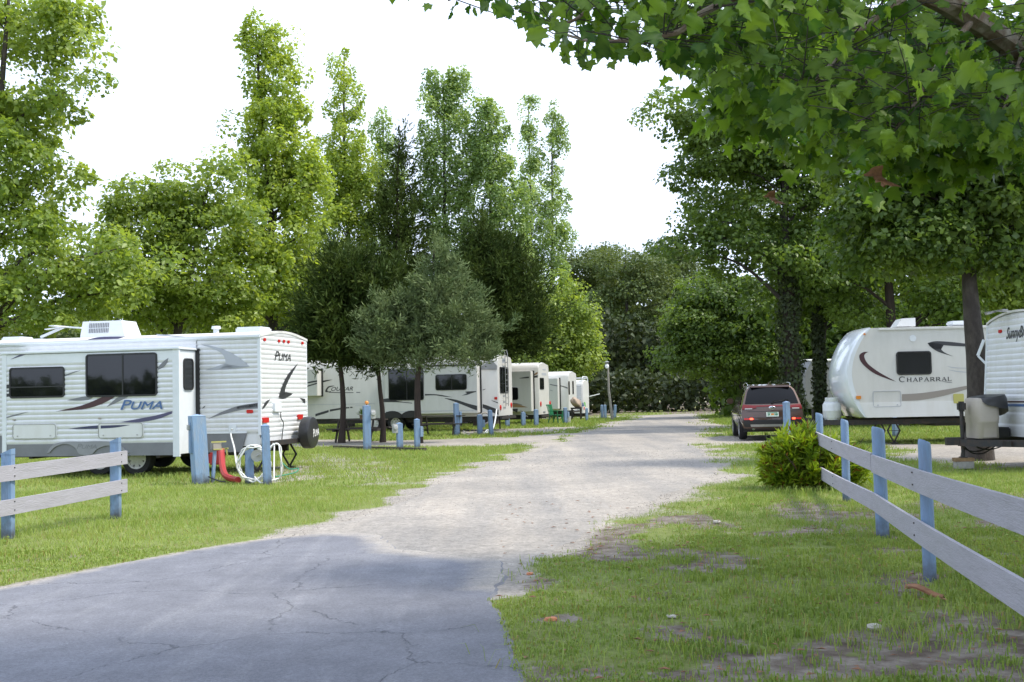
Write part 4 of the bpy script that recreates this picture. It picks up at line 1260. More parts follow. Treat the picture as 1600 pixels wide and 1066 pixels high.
# ---------------------------------------------------------------- smooth-walled trailers further down the row
def smooth_trailer(name, corner, rz, L, ZB, ZT, label, mat='white_gel', rise=0.10, W=2.44, axle=0.55, tyre=.37):
    """corner = rear corner nearest the camera; local x runs from the front (0) to the rear (L)"""
    loc = (corner[0] - L * math.cos(rz), corner[1] - L * math.sin(rz), 0)
    root = trailer_root(name, loc, rz, label)
    side = Face(root, (0, 0, 0), (1, 0, 0), (0, -1, 0))
    rear = Face(root, (L, 0, 0), (0, 1, 0), (1, 0, 0))
    mb = MB()
    n = 8
    # rear wall has rounded shoulders: section swept along x
    sec = [(0.0, ZB), (0.0, ZT - .22), (.05, ZT - .08), (.18, ZT), (W / 2, ZT + rise), (W - .18, ZT), (W - .05, ZT - .08), (W, ZT - .22), (W, ZB)]
    k = len(sec)
    xs = [0.0, L - .08, L]
    vs, fs = [], []
    for i, x in enumerate(xs):
        ins = 0.0 if i < 2 else 0.035
        for (y, z) in sec:
            vs.append((x, y + (W / 2 - y) * ins, z - (0.02 if i == 2 and z > ZT - .3 else 0)))
    for i in range(len(xs) - 1):
        for j in range(k):
            fs.append((i * k + j, i * k + (j + 1) % k, (i + 1) * k + (j + 1) % k, (i + 1) * k + j))
    fs += [tuple(range(k))[::-1], tuple((len(xs) - 1) * k + j for j in range(k))]
    mb.add(vs, fs).build('body', M[mat], root, True)
    ch = MB()
    for y in (.35, W - .35): ch.box(.3, L - .1, y - .05, y + .05, ZB - .22, ZB - .002)
    ch.box(1.0, 2.4, .5, 1.9, ZB - .2, ZB - .001).box(L * .75, L * .75 + 1.1, .5, 1.9, ZB - .2, ZB - .001)
    ch.bar((L + .10, .0, ZB - .08), (L + .10, W, ZB - .08), .10, .10)
    for x in (.6, L - .5):
        for y in (.35, W - .35): ch.bar((x, y, ZB - .1), (x, y, .0), .05, .05)
    ch.build('chassis', M['steel_black'], root)
    for x in (L * axle - .5, L * axle + .5):
        for y, o in ((.13, -1), (W - .13, 1)):
            wheel(root, x, y, tyre, .22, out=o)
    return root, side, rear
def slide_box(root, side, u0, u1, z0, z1, d, mat='white_gel', seal=True):
    s = MB().box(u0, u1, -d, 0.01, z0, z1, .02).build('slide_out', M[mat], root)
    if seal:
        MB().box(u1 - .02, u1 + .06, -.05, .02, z0 - .03, z1 + .03).box(u0 - .06, u0 + .02, -.05, .02, z0 - .03, z1 + .03).build('slide_seal', M['frame_black'], s)
    return s, Face(root, (0, -d, 0), (1, 0, 0), (0, -1, 0))

def build_cougar():
    root, side, rear = smooth_trailer('travel_trailer', (-.62, 48.0), R(-14), 11.2, .60, 3.10, 'long cream trailer lettered Cougar behind the cedar trunks, with a ladder on its rear', 'cream_gel')
    z3 = lambda pts: [(470 + x / 5.517, 540 + y / 5.517) for x, y in pts]
    # forward slide and the long living-room slide
    d = .5
    f0 = Face(root, (0, -d, 0), (1, 0, 0), (0, -1, 0))
    a = f0.uv(*z3([(142, 435)])[0]); b_ = f0.uv(*z3([(142, 150)])[0])
    sl, fs_ = slide_box(root, side, a[0] - 2.2, a[0], a[1], 2.75, d, 'cream_gel')
    e0, e1 = f0.uv(*z3([(722, 400)])[0]), f0.uv(*z3([(1520, 400)])[0])
    zb = .75
    sl2, f2 = slide_box(root, side, e0[0], e1[0], zb, 2.72, d, 'cream_gel')
    f2.window(z3([(755, 208)])[0], z3([(1062, 470)])[0], .09, 0.0, split='v', wd=.03)
    f2.window(z3([(1160, 252)])[0], z3([(1432, 382)])[0], .09, 0.0, split='v', wd=.03)
    S = lambda up, lo, mat, f: f.swoosh('stripe', z3(up), z3(lo), mat, .004)
    S([(40, 322), (90, 308), (140, 300)], [(40, 332), (90, 322), (140, 314)], 'decal_charcoal', fs_)
    S([(40, 350), (90, 335), (140, 320)], [(40, 362), (90, 346), (140, 332)], 'decal_charcoal', fs_)
    S([(180, 305), (230, 297), (275, 294)], [(180, 322), (230, 308), (275, 294)], 'decal_charcoal', side)
    for (x0, y0, x1, y1, h0, h1) in ((126, 590, 240, 556, 22, 20), (250, 552, 370, 533, 18, 14), (378, 533, 418, 530, 12, 11), (425, 529, 446, 528, 10, 10)):
        S([(x0, y0), (x1, y1)], [(x0, y0 + h0), (x1, y1 + h1)], 'decal_charcoal', side)
    S([(705, 462), (760, 456), (830, 478), (960, 494)], [(705, 488), (760, 488), (850, 490), (960, 500)], 'decal_charcoal', f2)
    S([(1070, 418), (1160, 420), (1230, 430), (1310, 446)], [(1070, 432), (1160, 430), (1230, 440), (1310, 446)], 'decal_charcoal', f2)
    S([(1240, 452), (1340, 468), (1440, 500), (1520, 520)], [(1240, 456), (1340, 490), (1440, 530), (1520, 562)], 'decal_charcoal', f2)
    S([(1385, 432), (1430, 412), (1420, 398), (1512, 393)], [(1385, 432), (1440, 424), (1470, 412), (1512, 400)], 'decal_charcoal', f2)
    c0, c1 = side.uv(*z3([(262, 392)])[0]), side.uv(*z3([(450, 388)])[0])
    h = side.uv(*z3([(262, 358)])[0])[1] - c0[1]
    side.text('lettering', 'OUGAR', c0[0], c0[1], h, 'decal_charcoal', .004, shear=.35, width=c1[0] - c0[0], bold=.008)
    S([(290, 345), (240, 352), (215, 380), (215, 402), (260, 400)], [(280, 352), (246, 362), (230, 382), (236, 396), (262, 394)], 'decal_charcoal', side)
    S([(240, 400), (340, 404), (455, 404)], [(240, 406), (340, 410), (455, 409)], 'decal_charcoal', side)
    side.panel('tagline', z3([(478, 401)])[0], z3([(512, 408)])[0], .01, .004, .004, 'decal_grey')
    # lines of the storage doors and the belly seam
    for (x0, y0, x1, y1) in ((60, 512, 640, 512), (470, 520, 600, 528)):
        p, q = side.uv(*z3([(x0, y0)])[0]), side.uv(*z3([(x1, y1)])[0])
        side.panel('belly_seam', (p[0], p[1] - .008), (q[0], p[1] + .008), .003, .006, .006, 'decal_pale', pix=False)
    p = f2.uv(*z3([(1100, 566)])[0])
    f2.panel('belly_seam', (e0[0] + .05, p[1] - .01), (e1[0] - .05, p[1] + .01), .003, .006, .006, 'decal_pale', pix=False)
    # stripes on the tail part behind the slide
    z4 = lambda pts: [(740 + x / 7.109, 540 + y / 7.109) for x, y in pts]
    T = lambda up, lo, mat: side.swoosh('stripe', z4(up), z4(lo), mat, .004)
    T([(100, 650), (190, 680), (278, 715)], [(100, 690), (190, 735), (278, 770)], 'decal_charcoal')
    T([(100, 492), (120, 485), (138, 480)], [(100, 498), (120, 492), (138, 480)], 'decal_charcoal')
    T([(195, 605), (235, 620), (270, 632)], [(195, 608), (235, 628), (270, 642)], 'decal_charcoal')
    side.panel('marker_lamp', z4([(230, 572)])[0], z4([(262, 600)])[0], .02, .03, .03, 'lens_red')
    # topper awning over the slide, seen edge-on
    p = [side.uv(*q) for q in z4([(85, 270), (85, 235), (200, 155), (262, 225), (262, 268)])]
    MB().add([side.pt(u, v, n) for n in (.0, .55) for u, v in [(e1[0] - 2.5, 2.86), (e1[0] + .02, 2.86)]] + [side.pt(u, 2.78, .58) for u in (e1[0] - 2.5, e1[0] + .02)], [(0, 1, 3, 2), (2, 3, 5, 4)]).build('slide_awning', M['awning_grey'], root)
    side.poly('awning_end', [p[0], p[1], p[2], p[3], p[4]], .03, .02, 'awning_grey')
    # rear wall: window, ladder, lamps
    rear.window(z4([(286, 238)])[0], z4([(388, 528)])[0], .08, 0.0, split='h', wd=.03)
    ld = MB()
    lu = [rear.uv(*z4([(322, 300)])[0])[0], rear.uv(*z4([(350, 300)])[0])[0]]
    if abs(lu[1] - lu[0]) < .25: lu[1] = lu[0] + .32
    for u in lu: ld.tube([rear.pt(u, 3.35, -.15), rear.pt(u, 3.38, .08), rear.pt(u, 3.2, .12), rear.pt(u, 1.0, .12)], .018, 6)
    for i in range(9): ld.bar(rear.pt(lu[0], 1.1 + .25 * i, .12), rear.pt(lu[1], 1.1 + .25 * i, .12), .03, .03)
    ld.build('ladder', M['steel_grey'], root)
    for (x, y) in ((297, 690), (415, 662)):
        u, v = rear.uv(*z4([(x, y)])[0])
        MB().lathe([(.11, -.01), (.11, .03), (.05, .045), (.01, .045)], rear.pt(u, v, 0), 'x', 16).build('tail_lamp', M['lens_red'], root)
    rear.panel('name_plate', z4([(318, 140)])[0], z4([(356, 195)])[0], .02, .006, .006, 'decal_pale')
    # wheel arches
    for x in (790, 955):
        u, v = f2.uv(*z3([(x, 680)])[0])
        side.poly('wheel_arch', [(u + .48 * math.cos(R(a)), .60 + .30 * math.sin(R(a))) for a in range(0, 181, 15)], .52, .05, 'frame_black')
    mid = Face(root, (0, 1.2, 0), (1, 0, 0), (0, -1, 0))
    MB().box(3.2, 3.9, .9, 1.5, 3.1, 3.42, .04).build('air_conditioner', M['trim_white'], root)
    MB().box(7.4, 7.9, .9, 1.4, 3.12, 3.28, .03).build('roof_vent', M['trim_white'], root)
    return root
build_cougar()

def build_third():
    root, side, rear = smooth_trailer('travel_trailer', (1.28, 57.5), R(-14), 9.0, .45, 2.98, 'cream trailer with one narrow rear window and two red rear lamps, third in the row', 'cream_gel')
    z4 = lambda pts: [(740 + x / 7.109, 540 + y / 7.109) for x, y in pts]
    d = .55
    f0 = Face(root, (0, -d, 0), (1, 0, 0), (0, -1, 0))
    e1 = f0.uv(*z4([(636, 400)])[0])
    sl, f2 = slide_box(root, side, e1[0] - 3.6, e1[0], .62, 2.62, d, 'cream_gel')
    f2.window(z4([(408, 467)])[0], z4([(497, 605)])[0], .09, 0.0, wd=.03)
    S = lambda up, lo, mat, f=f2: f.swoosh('stripe', z4(up), z4(lo), mat, .004)
    S([(410, 648), (480, 650), (600, 686)], [(410, 686), (480, 688), (600, 688)], 'decal_tan')
    S([(410, 640), (480, 643), (540, 658)], [(410, 648), (480, 650), (540, 662)], 'decal_charcoal')
    S([(420, 705), (460, 702), (492, 702)], [(430, 722), (460, 735), (486, 748)], 'decal_charcoal')
    S([(510, 715), (560, 740), (606, 775)], [(520, 722), (560, 752), (606, 785)], 'decal_charcoal')
    S([(510, 362), (560, 352), (615, 345)], [(510, 366), (560, 366), (615, 362)], 'decal_charcoal')
    S([(665, 345), (690, 334), (712, 326)], [(665, 358), (690, 358), (712, 356)], 'decal_charcoal', side)
    S([(665, 325), (690, 305), (712, 290)], [(665, 338), (690, 326), (712, 320)], 'decal_tan', side)
    z6 = lambda pts: [(840 + x / 10.66, 570 + y / 10.66) for x, y in pts]
    rear.window(z6([(32, 218)])[0], z6([(104, 412)])[0], .09, 0.0, wd=.03)
    for (x, y) in ((50, 655), (204, 645)):
        u, v = rear.uv(*z6([(x, y)])[0])
        MB().lathe([(.13, -.01), (.13, .03), (.05, .045), (.01, .045)], rear.pt(u, v, 0), 'x', 16).build('tail_lamp', M['lens_red'], root)
    rear.panel('name_plate', z6([(85, 66)])[0], z6([(136, 96)])[0], .02, .006, .006, 'decal_pale')
    rear.panel('name_plate', z6([(70, 135)])[0], z6([(145, 180)])[0], .02, .006, .006, 'decal_pale')
    rear.panel('number_plate', z6([(100, 778)])[0], z6([(132, 798)])[0], .01, .02, .02, 'decal_grey')
    MB().box(5.6, 6.4, .8, 1.5, 3.0, 3.32, .05).build('air_conditioner', M['trim_white'], root)
    return root
build_third()

def build_fourth():
    root, side, rear = smooth_trailer('travel_trailer', (3.18, 66.0), R(-14), 8.0, .50, 2.66, 'white trailer with a black slide edge and a thin sloping stripe, fourth in the row', 'white_gel', tyre=.34)
    z6 = lambda pts: [(840 + x / 10.66, 570 + y / 10.66) for x, y in pts]
    d = .55
    f0 = Face(root, (0, -d, 0), (1, 0, 0), (0, -1, 0))
    e1 = f0.uv(*z6([(335, 400)])[0])
    sl, f2 = slide_box(root, side, e1[0] - 3.0, e1[0], .60, 2.35, d)
    S = lambda up, lo, mat, f: f.swoosh('stripe', z6(up), z6(lo), mat, .004)
    S([(205, 320), (260, 332), (330, 345)], [(205, 334), (260, 348), (330, 362)], 'decal_grey', f2)
    S([(205, 416), (230, 424), (255, 432)], [(205, 430), (230, 438), (255, 442)], 'decal_pale', f2)
    S([(362, 338), (430, 355), (500, 378)], [(362, 352), (430, 374), (500, 402)], 'decal_grey', side)
    side.window(z6([(512, 275)])[0], z6([(540, 500)])[0], .06, 0.0, wd=.03)
    rear.window(z6([(575, 270)])[0], z6([(600, 490)])[0], .06, 0.0, wd=.03)
    for (x, y) in ((560, 610), (600, 600)):
        u, v = rear.uv(*z6([(x, y)])[0])
        MB().lathe([(.10, -.01), (.10, .03), (.03, .04), (.01, .04)], rear.pt(min(max(u, .2), 2.2), v, 0), 'x', 12).build('tail_lamp', M['lens_red'], root)
    MB().box(3.6, 4.3, .8, 1.5, 2.7, 2.98, .04).build('air_conditioner', M['trim_white'], root)
    return root
build_fourth()

def build_fifth():
    root, side, rear = smooth_trailer('travel_trailer', (4.36, 72.0), R(-14), 6.0, .22, 2.22, 'small white trailer with a roof rail, last of the left-hand row', 'white_gel', W=2.1, tyre=.32)
    z6 = lambda pts: [(840 + x / 10.66, 570 + y / 10.66) for x, y in pts]
    side.siding('siding', .1, 5.9, .3, 2.0, 'white_siding', n=.004, pitch=.12)
    for q in (((720, 640), (760, 690), 'decal_blue'), ((770, 620), (806, 700), 'decal_green')):
        u0, u1 = rear.uv(*z6([q[0]])[0]), rear.uv(*z6([q[1]])[0])
        rear.swoosh('stripe', [(max(u0[0], .1), u0[1]), ((u0[0] + u1[0]) / 2 + .1, (u0[1] + u1[1]) / 2 + .1), (max(u1[0], .5), u1[1])], [(max(u0[0], .1), u0[1] - .15), ((u0[0] + u1[0]) / 2, (u0[1] + u1[1]) / 2 - .1), (max(u1[0], .5) - .25, u1[1])], q[2], .006, pix=False)
    rl = MB()
    for x in (5.0, 5.95):
        rl.tube([(x, .1, 2.2), (x, .12, 2.42), (x, .4, 2.5), (x, 1.7, 2.5), (x, 1.98, 2.42), (x, 2.0, 2.2)], .035, 6)
    for y in (.12, 1.98): rl.tube([(5.0, y, 2.42), (5.95, y, 2.42)], .03, 6)
    rl.build('roof_rail', M['trim_white'], root)
    for (x, y) in ((755, 730),):
        u, v = rear.uv(*z6([(x, y)])[0])
        MB().lathe([(.10, -.01), (.10, .03), (.03, .04), (.01, .04)], rear.pt(min(max(u, .2), 1.9), v, 0), 'x', 12).build('tail_lamp', M['lens_red'], root)
    MB().bar((6.02, 2.1, 1.25), (6.6, 2.6, 1.4), .06, .05).build('awning_arm', M['trim_white'], root)
    return root
build_fifth()

# ---------------------------------------------------------------- right-hand row
def serif_word(face, txt, u0, v0, u1, h, hs, mat, n):
    """roman capitals drawn as thick and thin strokes with serifs"""
    G = {'C': 1.0, 'H': 1.05, 'A': 1.0, 'P': .82, 'R': .95, 'L': .82}
    gap = .16
    tot = sum(G[c] * (1 if i == 0 else hs) for i, c in enumerate(txt)) + gap * (len(txt) - 1)
    k = (u1 - u0) / tot
    mb = MB()
    x = u0
    def st(ax, ay, bx, by, w_, W_, H_):
        a, b_ = Vector((x + ax * W_, v0 + ay * H_)), Vector((x + bx * W_, v0 + by * H_))
        d = (b_ - a).normalized()
        p = Vector((-d.y, d.x)) * w_ / 2
        face.prism(mb, [tuple(a + p), tuple(b_ + p), tuple(b_ - p), tuple(a - p)][::-1], n, .003)
    for i, c in enumerate(txt):
        s = 1 if i == 0 else hs
        W_, H_ = G[c] * s * k, h * s
        T_, t_ = h * .17, h * .08
        sf = lambda cx, cy: st(cx - .16, cy, cx + .16, cy, h * .06, W_, H_)
        if c in 'HPRL':
            st(.18, 0, .18, 1, T_, W_, H_); sf(.18, .02); sf(.18, .98)
        if c == 'H':
            st(.82, 0, .82, 1, T_, W_, H_); sf(.82, .02); sf(.82, .98); st(.18, .5, .82, .5, t_, W_, H_)
        if c == 'A':
            st(.1, 0, .5, 1, t_, W_, H_); st(.9, 0, .5, 1, T_, W_, H_); st(.25, .35, .75, .35, t_, W_, H_); sf(.1, .02); sf(.9, .02)
        if c in 'PR':
            pr = [(.18, .97), (.55, .97), (.78, .88), (.85, .74), (.78, .58), (.55, .48), (.18, .48)]
            for (a, b_) in zip(pr, pr[1:]): st(*a, *b_, t_ if a[0] < .3 or b_[0] < .3 else T_ * .9, W_, H_)
        if c == 'R':
            st(.5, .48, .95, 0, T_, W_, H_); sf(.92, .02)
        if c == 'L':
            st(.18, .03, .9, .03, t_, W_, H_); st(.88, .0, .92, .25, t_, W_, H_)
        if c == 'C':
            pr = [(.5 + .46 * math.cos(R(a)), .5 + .5 * math.sin(R(a))) for a in range(48, 313, 22)]
            for j, (a, b_) in enumerate(zip(pr, pr[1:])): st(*a, *b_, T_ * (.5 + .6 * math.sin(math.pi * (j + .5) / (len(pr) - 1))), W_, H_)
            st(.82, .72, .82, .98, t_, W_, H_)
        x += W_ + gap * k
    return mb.build('lettering', M[mat], face.root)

def build_chaparral():
    rz, W, ZT = R(-3), 2.44, 3.0
    root = trailer_root('travel_trailer', (8.42, 30.0, 0), rz, 'cream trailer lettered Chaparral with a rounded pale blue nose')
    side = Face(root, (0, 0, 0), (1, 0, 0), (0, -1, 0))
    z5 = lambda pts: [(1280 + x / 3.806, 480 + y / 3.806) for x, y in pts]
    L = 8.2
    seam = side.px(z5([(300, 125), (250, 190), (205, 290), (188, 380), (198, 470), (235, 570), (278, 657)]))
    nose = side.px(z5([(300, 118), (244, 150), (190, 230), (152, 335), (140, 425), (156, 515), (202, 600), (262, 655)]))
    ZB = side.uv(*z5([(560, 652)])[0])[1]
    ZT = side.uv(*z5([(560, 122)])[0])[1]
    S_ = [(p.x, p.y) for p in catmull(seam, 4)]
    zmid = side.uv(*z5([(560, 562)])[0])[1]
    up = [p for p in S_ if p[1] >= zmid]
    body = MB()
    prism_y(body, [(L, ZT)] + S_ + [(L, ZB)], 0.0, W)
    body.build('body', M['cream_gel'], root)
    # lower white band
    xs0 = [p[0] for p in S_ if abs(p[1] - zmid) < .08]
    lb = side.poly('lower_panel', [(max(xs0) + .02, zmid), (S_[-1][0] + .02, ZB - .002), (L, ZB - .002), (L, zmid)], .008, .02, 'white_gel')
    arch_roof(MB(), nose[0][0] + .25, L, W, ZT + .0, .06, .05).build('roof', M['roof_white'], root)
    # moulded nose: swept across the width with rounded shoulders
    Nn, Sm = catmull(nose, 6), catmull(seam, 7)
    m_ = 40
    def rs(P, i):
        f = i * (len(P) - 1) / (m_ - 1)
        j = min(int(f), len(P) - 2)
        return P[j].lerp(P[j + 1], f - j)
    vs, fs = [], []
    ys = [0, .03, .10, .25, .6, 1.2, 1.84, 2.19, 2.34, 2.41, 2.44]
    for y in ys:
        tt = abs(y / W * 2 - 1)
        s = (1 - tt ** 2.6) ** 0.6 if tt < 1 else 0
        s = (.42 + .58 * s) if y < W / 2 else (-.35 + 1.35 * s)
        for i in range(m_):
            a, b_ = rs(Sm, i), rs(Nn, i)
            p = a.lerp(b_, s)
            vs.append((p.x, y - .004 + .008 * y / W, p.y))
    for j in range(len(ys) - 1):
        for i in range(m_ - 1):
            fs.append((j * m_ + i, j * m_ + i + 1, (j + 1) * m_ + i + 1, (j + 1) * m_ + i))
    for j in (0, len(ys) - 1):      # cheeks
        o = len(vs)
        y = ys[j] - .004 + .008 * ys[j] / W
        for i in range(m_):
            p = rs(Sm, i)
            vs.append((p.x + .03, y, p.y))
        for i in range(m_ - 1): fs.append((j * m_ + i, j * m_ + i + 1, o + i + 1, o + i))
    MB().add(vs, fs).build('nose', M['cap_gel'], root, True)
    S = lambda up, lo, mat: side.swoosh('stripe', z5(up), z5(lo), mat, .004)
    S([(293, 267), (262, 268), (238, 290), (255, 335), (320, 390), (400, 425), (458, 443)], [(293, 267), (275, 276), (268, 295), (288, 335), (345, 380), (410, 418), (458, 443)], 'decal_maroon')
    S([(645, 214), (690, 203), (780, 207), (895, 220), (960, 228)], [(645, 214), (700, 222), (780, 230), (895, 236), (960, 242)], 'decal_charcoal')
    S([(645, 214), (660, 235), (700, 262), (750, 280), (798, 293)], [(740, 226), (725, 238), (728, 255), (755, 275), (798, 293)], 'decal_charcoal')
    S([(645, 214), (690, 214), (740, 226)], [(645, 216), (680, 246), (726, 250)], 'decal_charcoal')
    S([(492, 518), (600, 512), (740, 492), (895, 464), (960, 450)], [(492, 558), (600, 553), (740, 528), (895, 484), (960, 468)], 'decal_taupe')
    S([(755, 350), (790, 356), (830, 360), (890, 362)], [(755, 350), (790, 361), (830, 364), (890, 366)], 'decal_pale')
    S([(770, 372), (820, 380), (890, 386)], [(770, 374), (820, 385), (890, 391)], 'decal_pale')
    S([(735, 441), (770, 445), (790, 446)], [(735, 444), (770, 449), (790, 449)], 'decal_grey')
    p, q = side.uv(*z5([(476, 445)])[0]), side.uv(*z5([(788, 437)])[0])
    h = side.uv(*z5([(476, 415)])[0])[1] - p[1]
    serif_word(side, 'CHAPARRAL', p[0], p[1], q[0], h, .78, 'decal_charcoal', .005)
    side.window(z5([(456, 265)])[0], z5([(670, 400)])[0], .08, 0.0, wd=.035)
    u, v = side.uv(*z5([(557, 186)])[0])
    MB().lathe([(.085, -.01), (.085, .02), (.06, .035), (.055, .02), (.02, .02)], side.pt(u, v, .0), 'y', 16).build('wall_vent', M['trim_white'], root)
    hb = MB()
    a, b_ = side.uv(*z5([(318, 500)])[0]), side.uv(*z5([(488, 592)])[0])
    side.ring(hb, a[0], b_[0], b_[1], a[1], .05, .014, .0, .012)
    for xx in (a[0] + .12, b_[0] - .1): hb.lathe([(.018, -.02), (.018, .0)], side.pt(xx, b_[1] + .05, .0), 'y', 8)
    hb.build('hatch', M['decal_pale'], root)
    side.panel('marker_lamp', z5([(220, 528)])[0], z5([(250, 547)])[0], .02, .035, .03, 'lens_amber')
    side.panel('marker_lamp', z5([(264, 155)])[0], z5([(276, 166)])[0], .01, .03, .03, 'lens_amber')
    pf = side.panel('power_hatch', z5([(797, 516)])[0], z5([(862, 572)])[0], .03, .012, .02, 'plastic_yellow')
    # tongue, tank pair, jack, stabilisers
    zt = ZB - .13
    tg = MB()
    x_h = side.uv(*z5([(-30, 670)])[0])[0] + .1
    for y in (.35, W - .35): tg.bar((L - .2, y, zt), (.35, y, zt), .08, .13).bar((.35, y, zt), (x_h, W / 2, zt), .08, .13)
    for x in (1.6, 3.4, 5.2): tg.bar((x, .35, zt), (x, W - .35, zt), .06, .08)
    tg.box(x_h - .12, x_h + .05, W / 2 - .06, W / 2 + .06, zt - .02, zt + .12)
    tg.build('tongue', M['steel_black'], root)
    tx = (side.uv(*z5([(78, 600)])[0], -.9)[0])
    for dy in (-.19, .19): gas_tank(root, tx, W / 2 + dy - .25, zt + .07, .50, .20)
    MB().tube([(x_h + .12, W / 2, zt + .35), (x_h + .12, W / 2, .06)], .035, 8).box(x_h + .02, x_h + .22, W / 2 - .1, W / 2 + .1, .0, .05).build('tongue_jack', M['steel_black'], root)
    for px in (380, 470):
        u, v = side.uv(*z5([(px, 690)])[0])
        scissor_jack(root, u, .45, ZB - .05)
    for x in (4.2, 5.05):
        for y, o in ((.16, -1), (W - .16, 1)): wheel(root, x, y, .34, .21, out=o)
    MB().box(2.6, 3.7, .4, 1.9, ZB - .26, ZB - .05).box(5.9, 7.2, .4, 1.9, ZB - .24, ZB - .05).build('holding_tank', M['steel_black'], root)
    mid = Face(root, (0, 1.2, 0), (1, 0, 0), (0, -1, 0))
    a, b_ = mid.uv(*z5([(440, 118)])[0]), mid.uv(*z5([(552, 68)])[0])
    vs = [(a[0], .9, ZT + .08), (b_[0], .9, ZT + .08), (b_[0], .9, b_[1]), (b_[0] - .35, .9, b_[1] - .01), (a[0] + .08, .9, ZT + .2)]
    vs2 = [(x, 1.5, z) for x, y, z in vs]
    MB().add(vs + vs2, [(0, 1, 2, 3, 4), (9, 8, 7, 6, 5)] + [(i, (i + 1) % 5, 5 + (i + 1) % 5, 5 + i) for i in range(5)]).build('air_conditioner', M['white_gel'], root)
    u, v = mid.uv(*z5([(835, 100)])[0])
    MB().box(u - .3, u + .25, .9, 1.4, ZT + .08, ZT + .2, .03).lathe([(.05, 0), (.04, .16)], (u + .25, 1.1, ZT + .1), 'z', 10).build('roof_vent', M['trim_white'], root)
    return root
build_chaparral()

def build_sunny():
    """nose-on at the right edge: its raked front wall looks across the drive"""
    X0, Y0, W, L = 8.91, 19.5, 2.5, 7.0
    root = trailer_root('travel_trailer', (X0, Y0, 0), 0.0, 'white corrugated trailer with dark script high on its raked nose, at the right edge')
    rake = .075
    fr = Face(root, (0, 0, 0), (0, -1, 0), (-1, 0, 0), (rake, 0, 1))
    fr.u = Vector((0, 1, 0))
    ZE, ZB, ZM = 2.62, .56, 1.16
    arch = lambda u: ZE + .17 * math.sin(math.pi * min(max(u / W, 0), 1)) ** .7
    prof = [(rake * ZB + .02, ZB), (L, ZB), (L, ZE), (rake * ZE + .02, ZE)]
    prism_y(MB(), prof, .02, W - .02).build('body', M['white_siding'], root)
    fr.siding('front_siding', 0, W, ZM + .04, ZE, 'white_siding', n=0, pitch=.105, depth=.016, top=arch, cols=14)
    fr.siding('front_siding', 0, W, ZB, ZM - .06, 'white_siding', n=0, pitch=.21, depth=.010)
    side = Face(root, (0, 0, 0), (1, 0, 0), (0, -1, 0))
    side.siding('siding', .2, L, .75, ZE, 'white_siding', pitch=.105)
    side.window((2.0, 1.5), (3.0, 2.2), .08, .01, split='v', pix=False)
    fr.panel('stripe', (0.0, ZM + .005), (W, ZM + .035), .002, .014, .01, 'decal_maroon', pix=False)
    fr.panel('stripe', (0.0, ZM - .065), (W, ZM - .02), .002, .014, .01, 'decal_blue', pix=False)
    fr.panel('front_panel', (0.0, ZM - .075), (W, ZM + .04), .002, .008, .01, 'white_gel', pix=False)
    vs, fs = [], []
    n = 14
    for x_ in (-.03, L):
        for j in range(n + 1):
            u = -.02 + (W + .04) * j / n
            for dz in (.0, .04):
                vs.append((x_ + rake * ZE if x_ < 0 else x_, u, arch(u) + dz))
    k = 2 * (n + 1)
    for j in range(n):
        a = 2 * j
        fs += [(a + 1, a + 3, k + a + 3, k + a + 1), (a, a + 2, k + a + 2, k + a), (a, a + 2, a + 3, a + 1)]
    MB().add(vs, fs).build('roof', M['roof_white'], root)
    tr = MB()
    for u in (.0, W):
        tr.add([fr.pt(u - .03, ZB, .02), fr.pt(u + .03, ZB, .02), fr.pt(u + .03, ZE, .02), fr.pt(u - .03, ZE, .02), fr.pt(u - .03, ZB, -.03), fr.pt(u + .03, ZB, -.03), fr.pt(u + .03, ZE, -.03), fr.pt(u - .03, ZE, -.03)],
               [(0, 1, 2, 3), (4, 5, 6, 7), (0, 1, 5, 4), (1, 2, 6, 5), (2, 3, 7, 6), (3, 0, 4, 7)])
    tr.build('corner_trim', M['trim_white'], root)
    # script name: reads from the far corner towards the camera
    a, b_ = fr.uv(1559, 529), fr.uv(1602, 527)
    h = .21
    fr.text('lettering', 'SunnyBrook', a[0], a[1], h, 'decal_charcoal', .018, shear=.35, width=abs(b_[0] - a[0]), bold=.012, sign=-1)
    for px, py in ((1549, 517),):
        u, v = fr.uv(px, py)
        fr.panel('clearance_lamp', (u - .05, v - .03), (u + .05, v + .03), .02, .04, .03, 'lens_red', pix=False)
    fr.panel('clearance_lamp', (.12, 2.42), (.22, 2.48), .02, .04, .03, 'lens_red', pix=False)
    # A-frame, jack, tanks under a rigid cover
    zt = .46
    xe = -1.0
    tg = MB()
    for y in (.3, W - .3): tg.bar((.05, y, zt), (xe + .1, W / 2 - .03 * (1 if y < 1 else -1), zt), .08, .12).bar((.05, y, zt), (L - .3, y, zt), .08, .12)
    tg.bar((-.35, .5, zt), (-.35, W - .5, zt), .08, .10)
    tg.box(xe - .16, xe + .12, W / 2 - .05, W / 2 + .05, zt - .04, zt + .1)
    tg.build('tongue', M['steel_black'], root)
    yc = W / 2
    # tank cover
    def ringz(z, sx, sy, cx):
        o = []
        for j in range(28):
            a = 2 * math.pi * j / 28
            c_, s_ = math.cos(a), math.sin(a)
            e = .45
            o.append((cx + sx * math.copysign(abs(c_) ** e, c_), yc + sy * math.copysign(abs(s_) ** e, s_), z))
        return o
    rings = [ringz(zt + .08, .20, .33, -.50), ringz(zt + .10, .20, .35, -.50), ringz(zt + .34, .198, .345, -.50), ringz(zt + .36, .207, .355, -.50), ringz(zt + .40, .207, .355, -.50), ringz(zt + .42, .218, .35, -.50), ringz(zt + .74, .215, .34, -.50), ringz(zt + .79, .195, .32, -.50), ringz(zt + .80, .15, .28, -.50)]
    vs, fs = [], []
    for r_ in rings: vs += r_
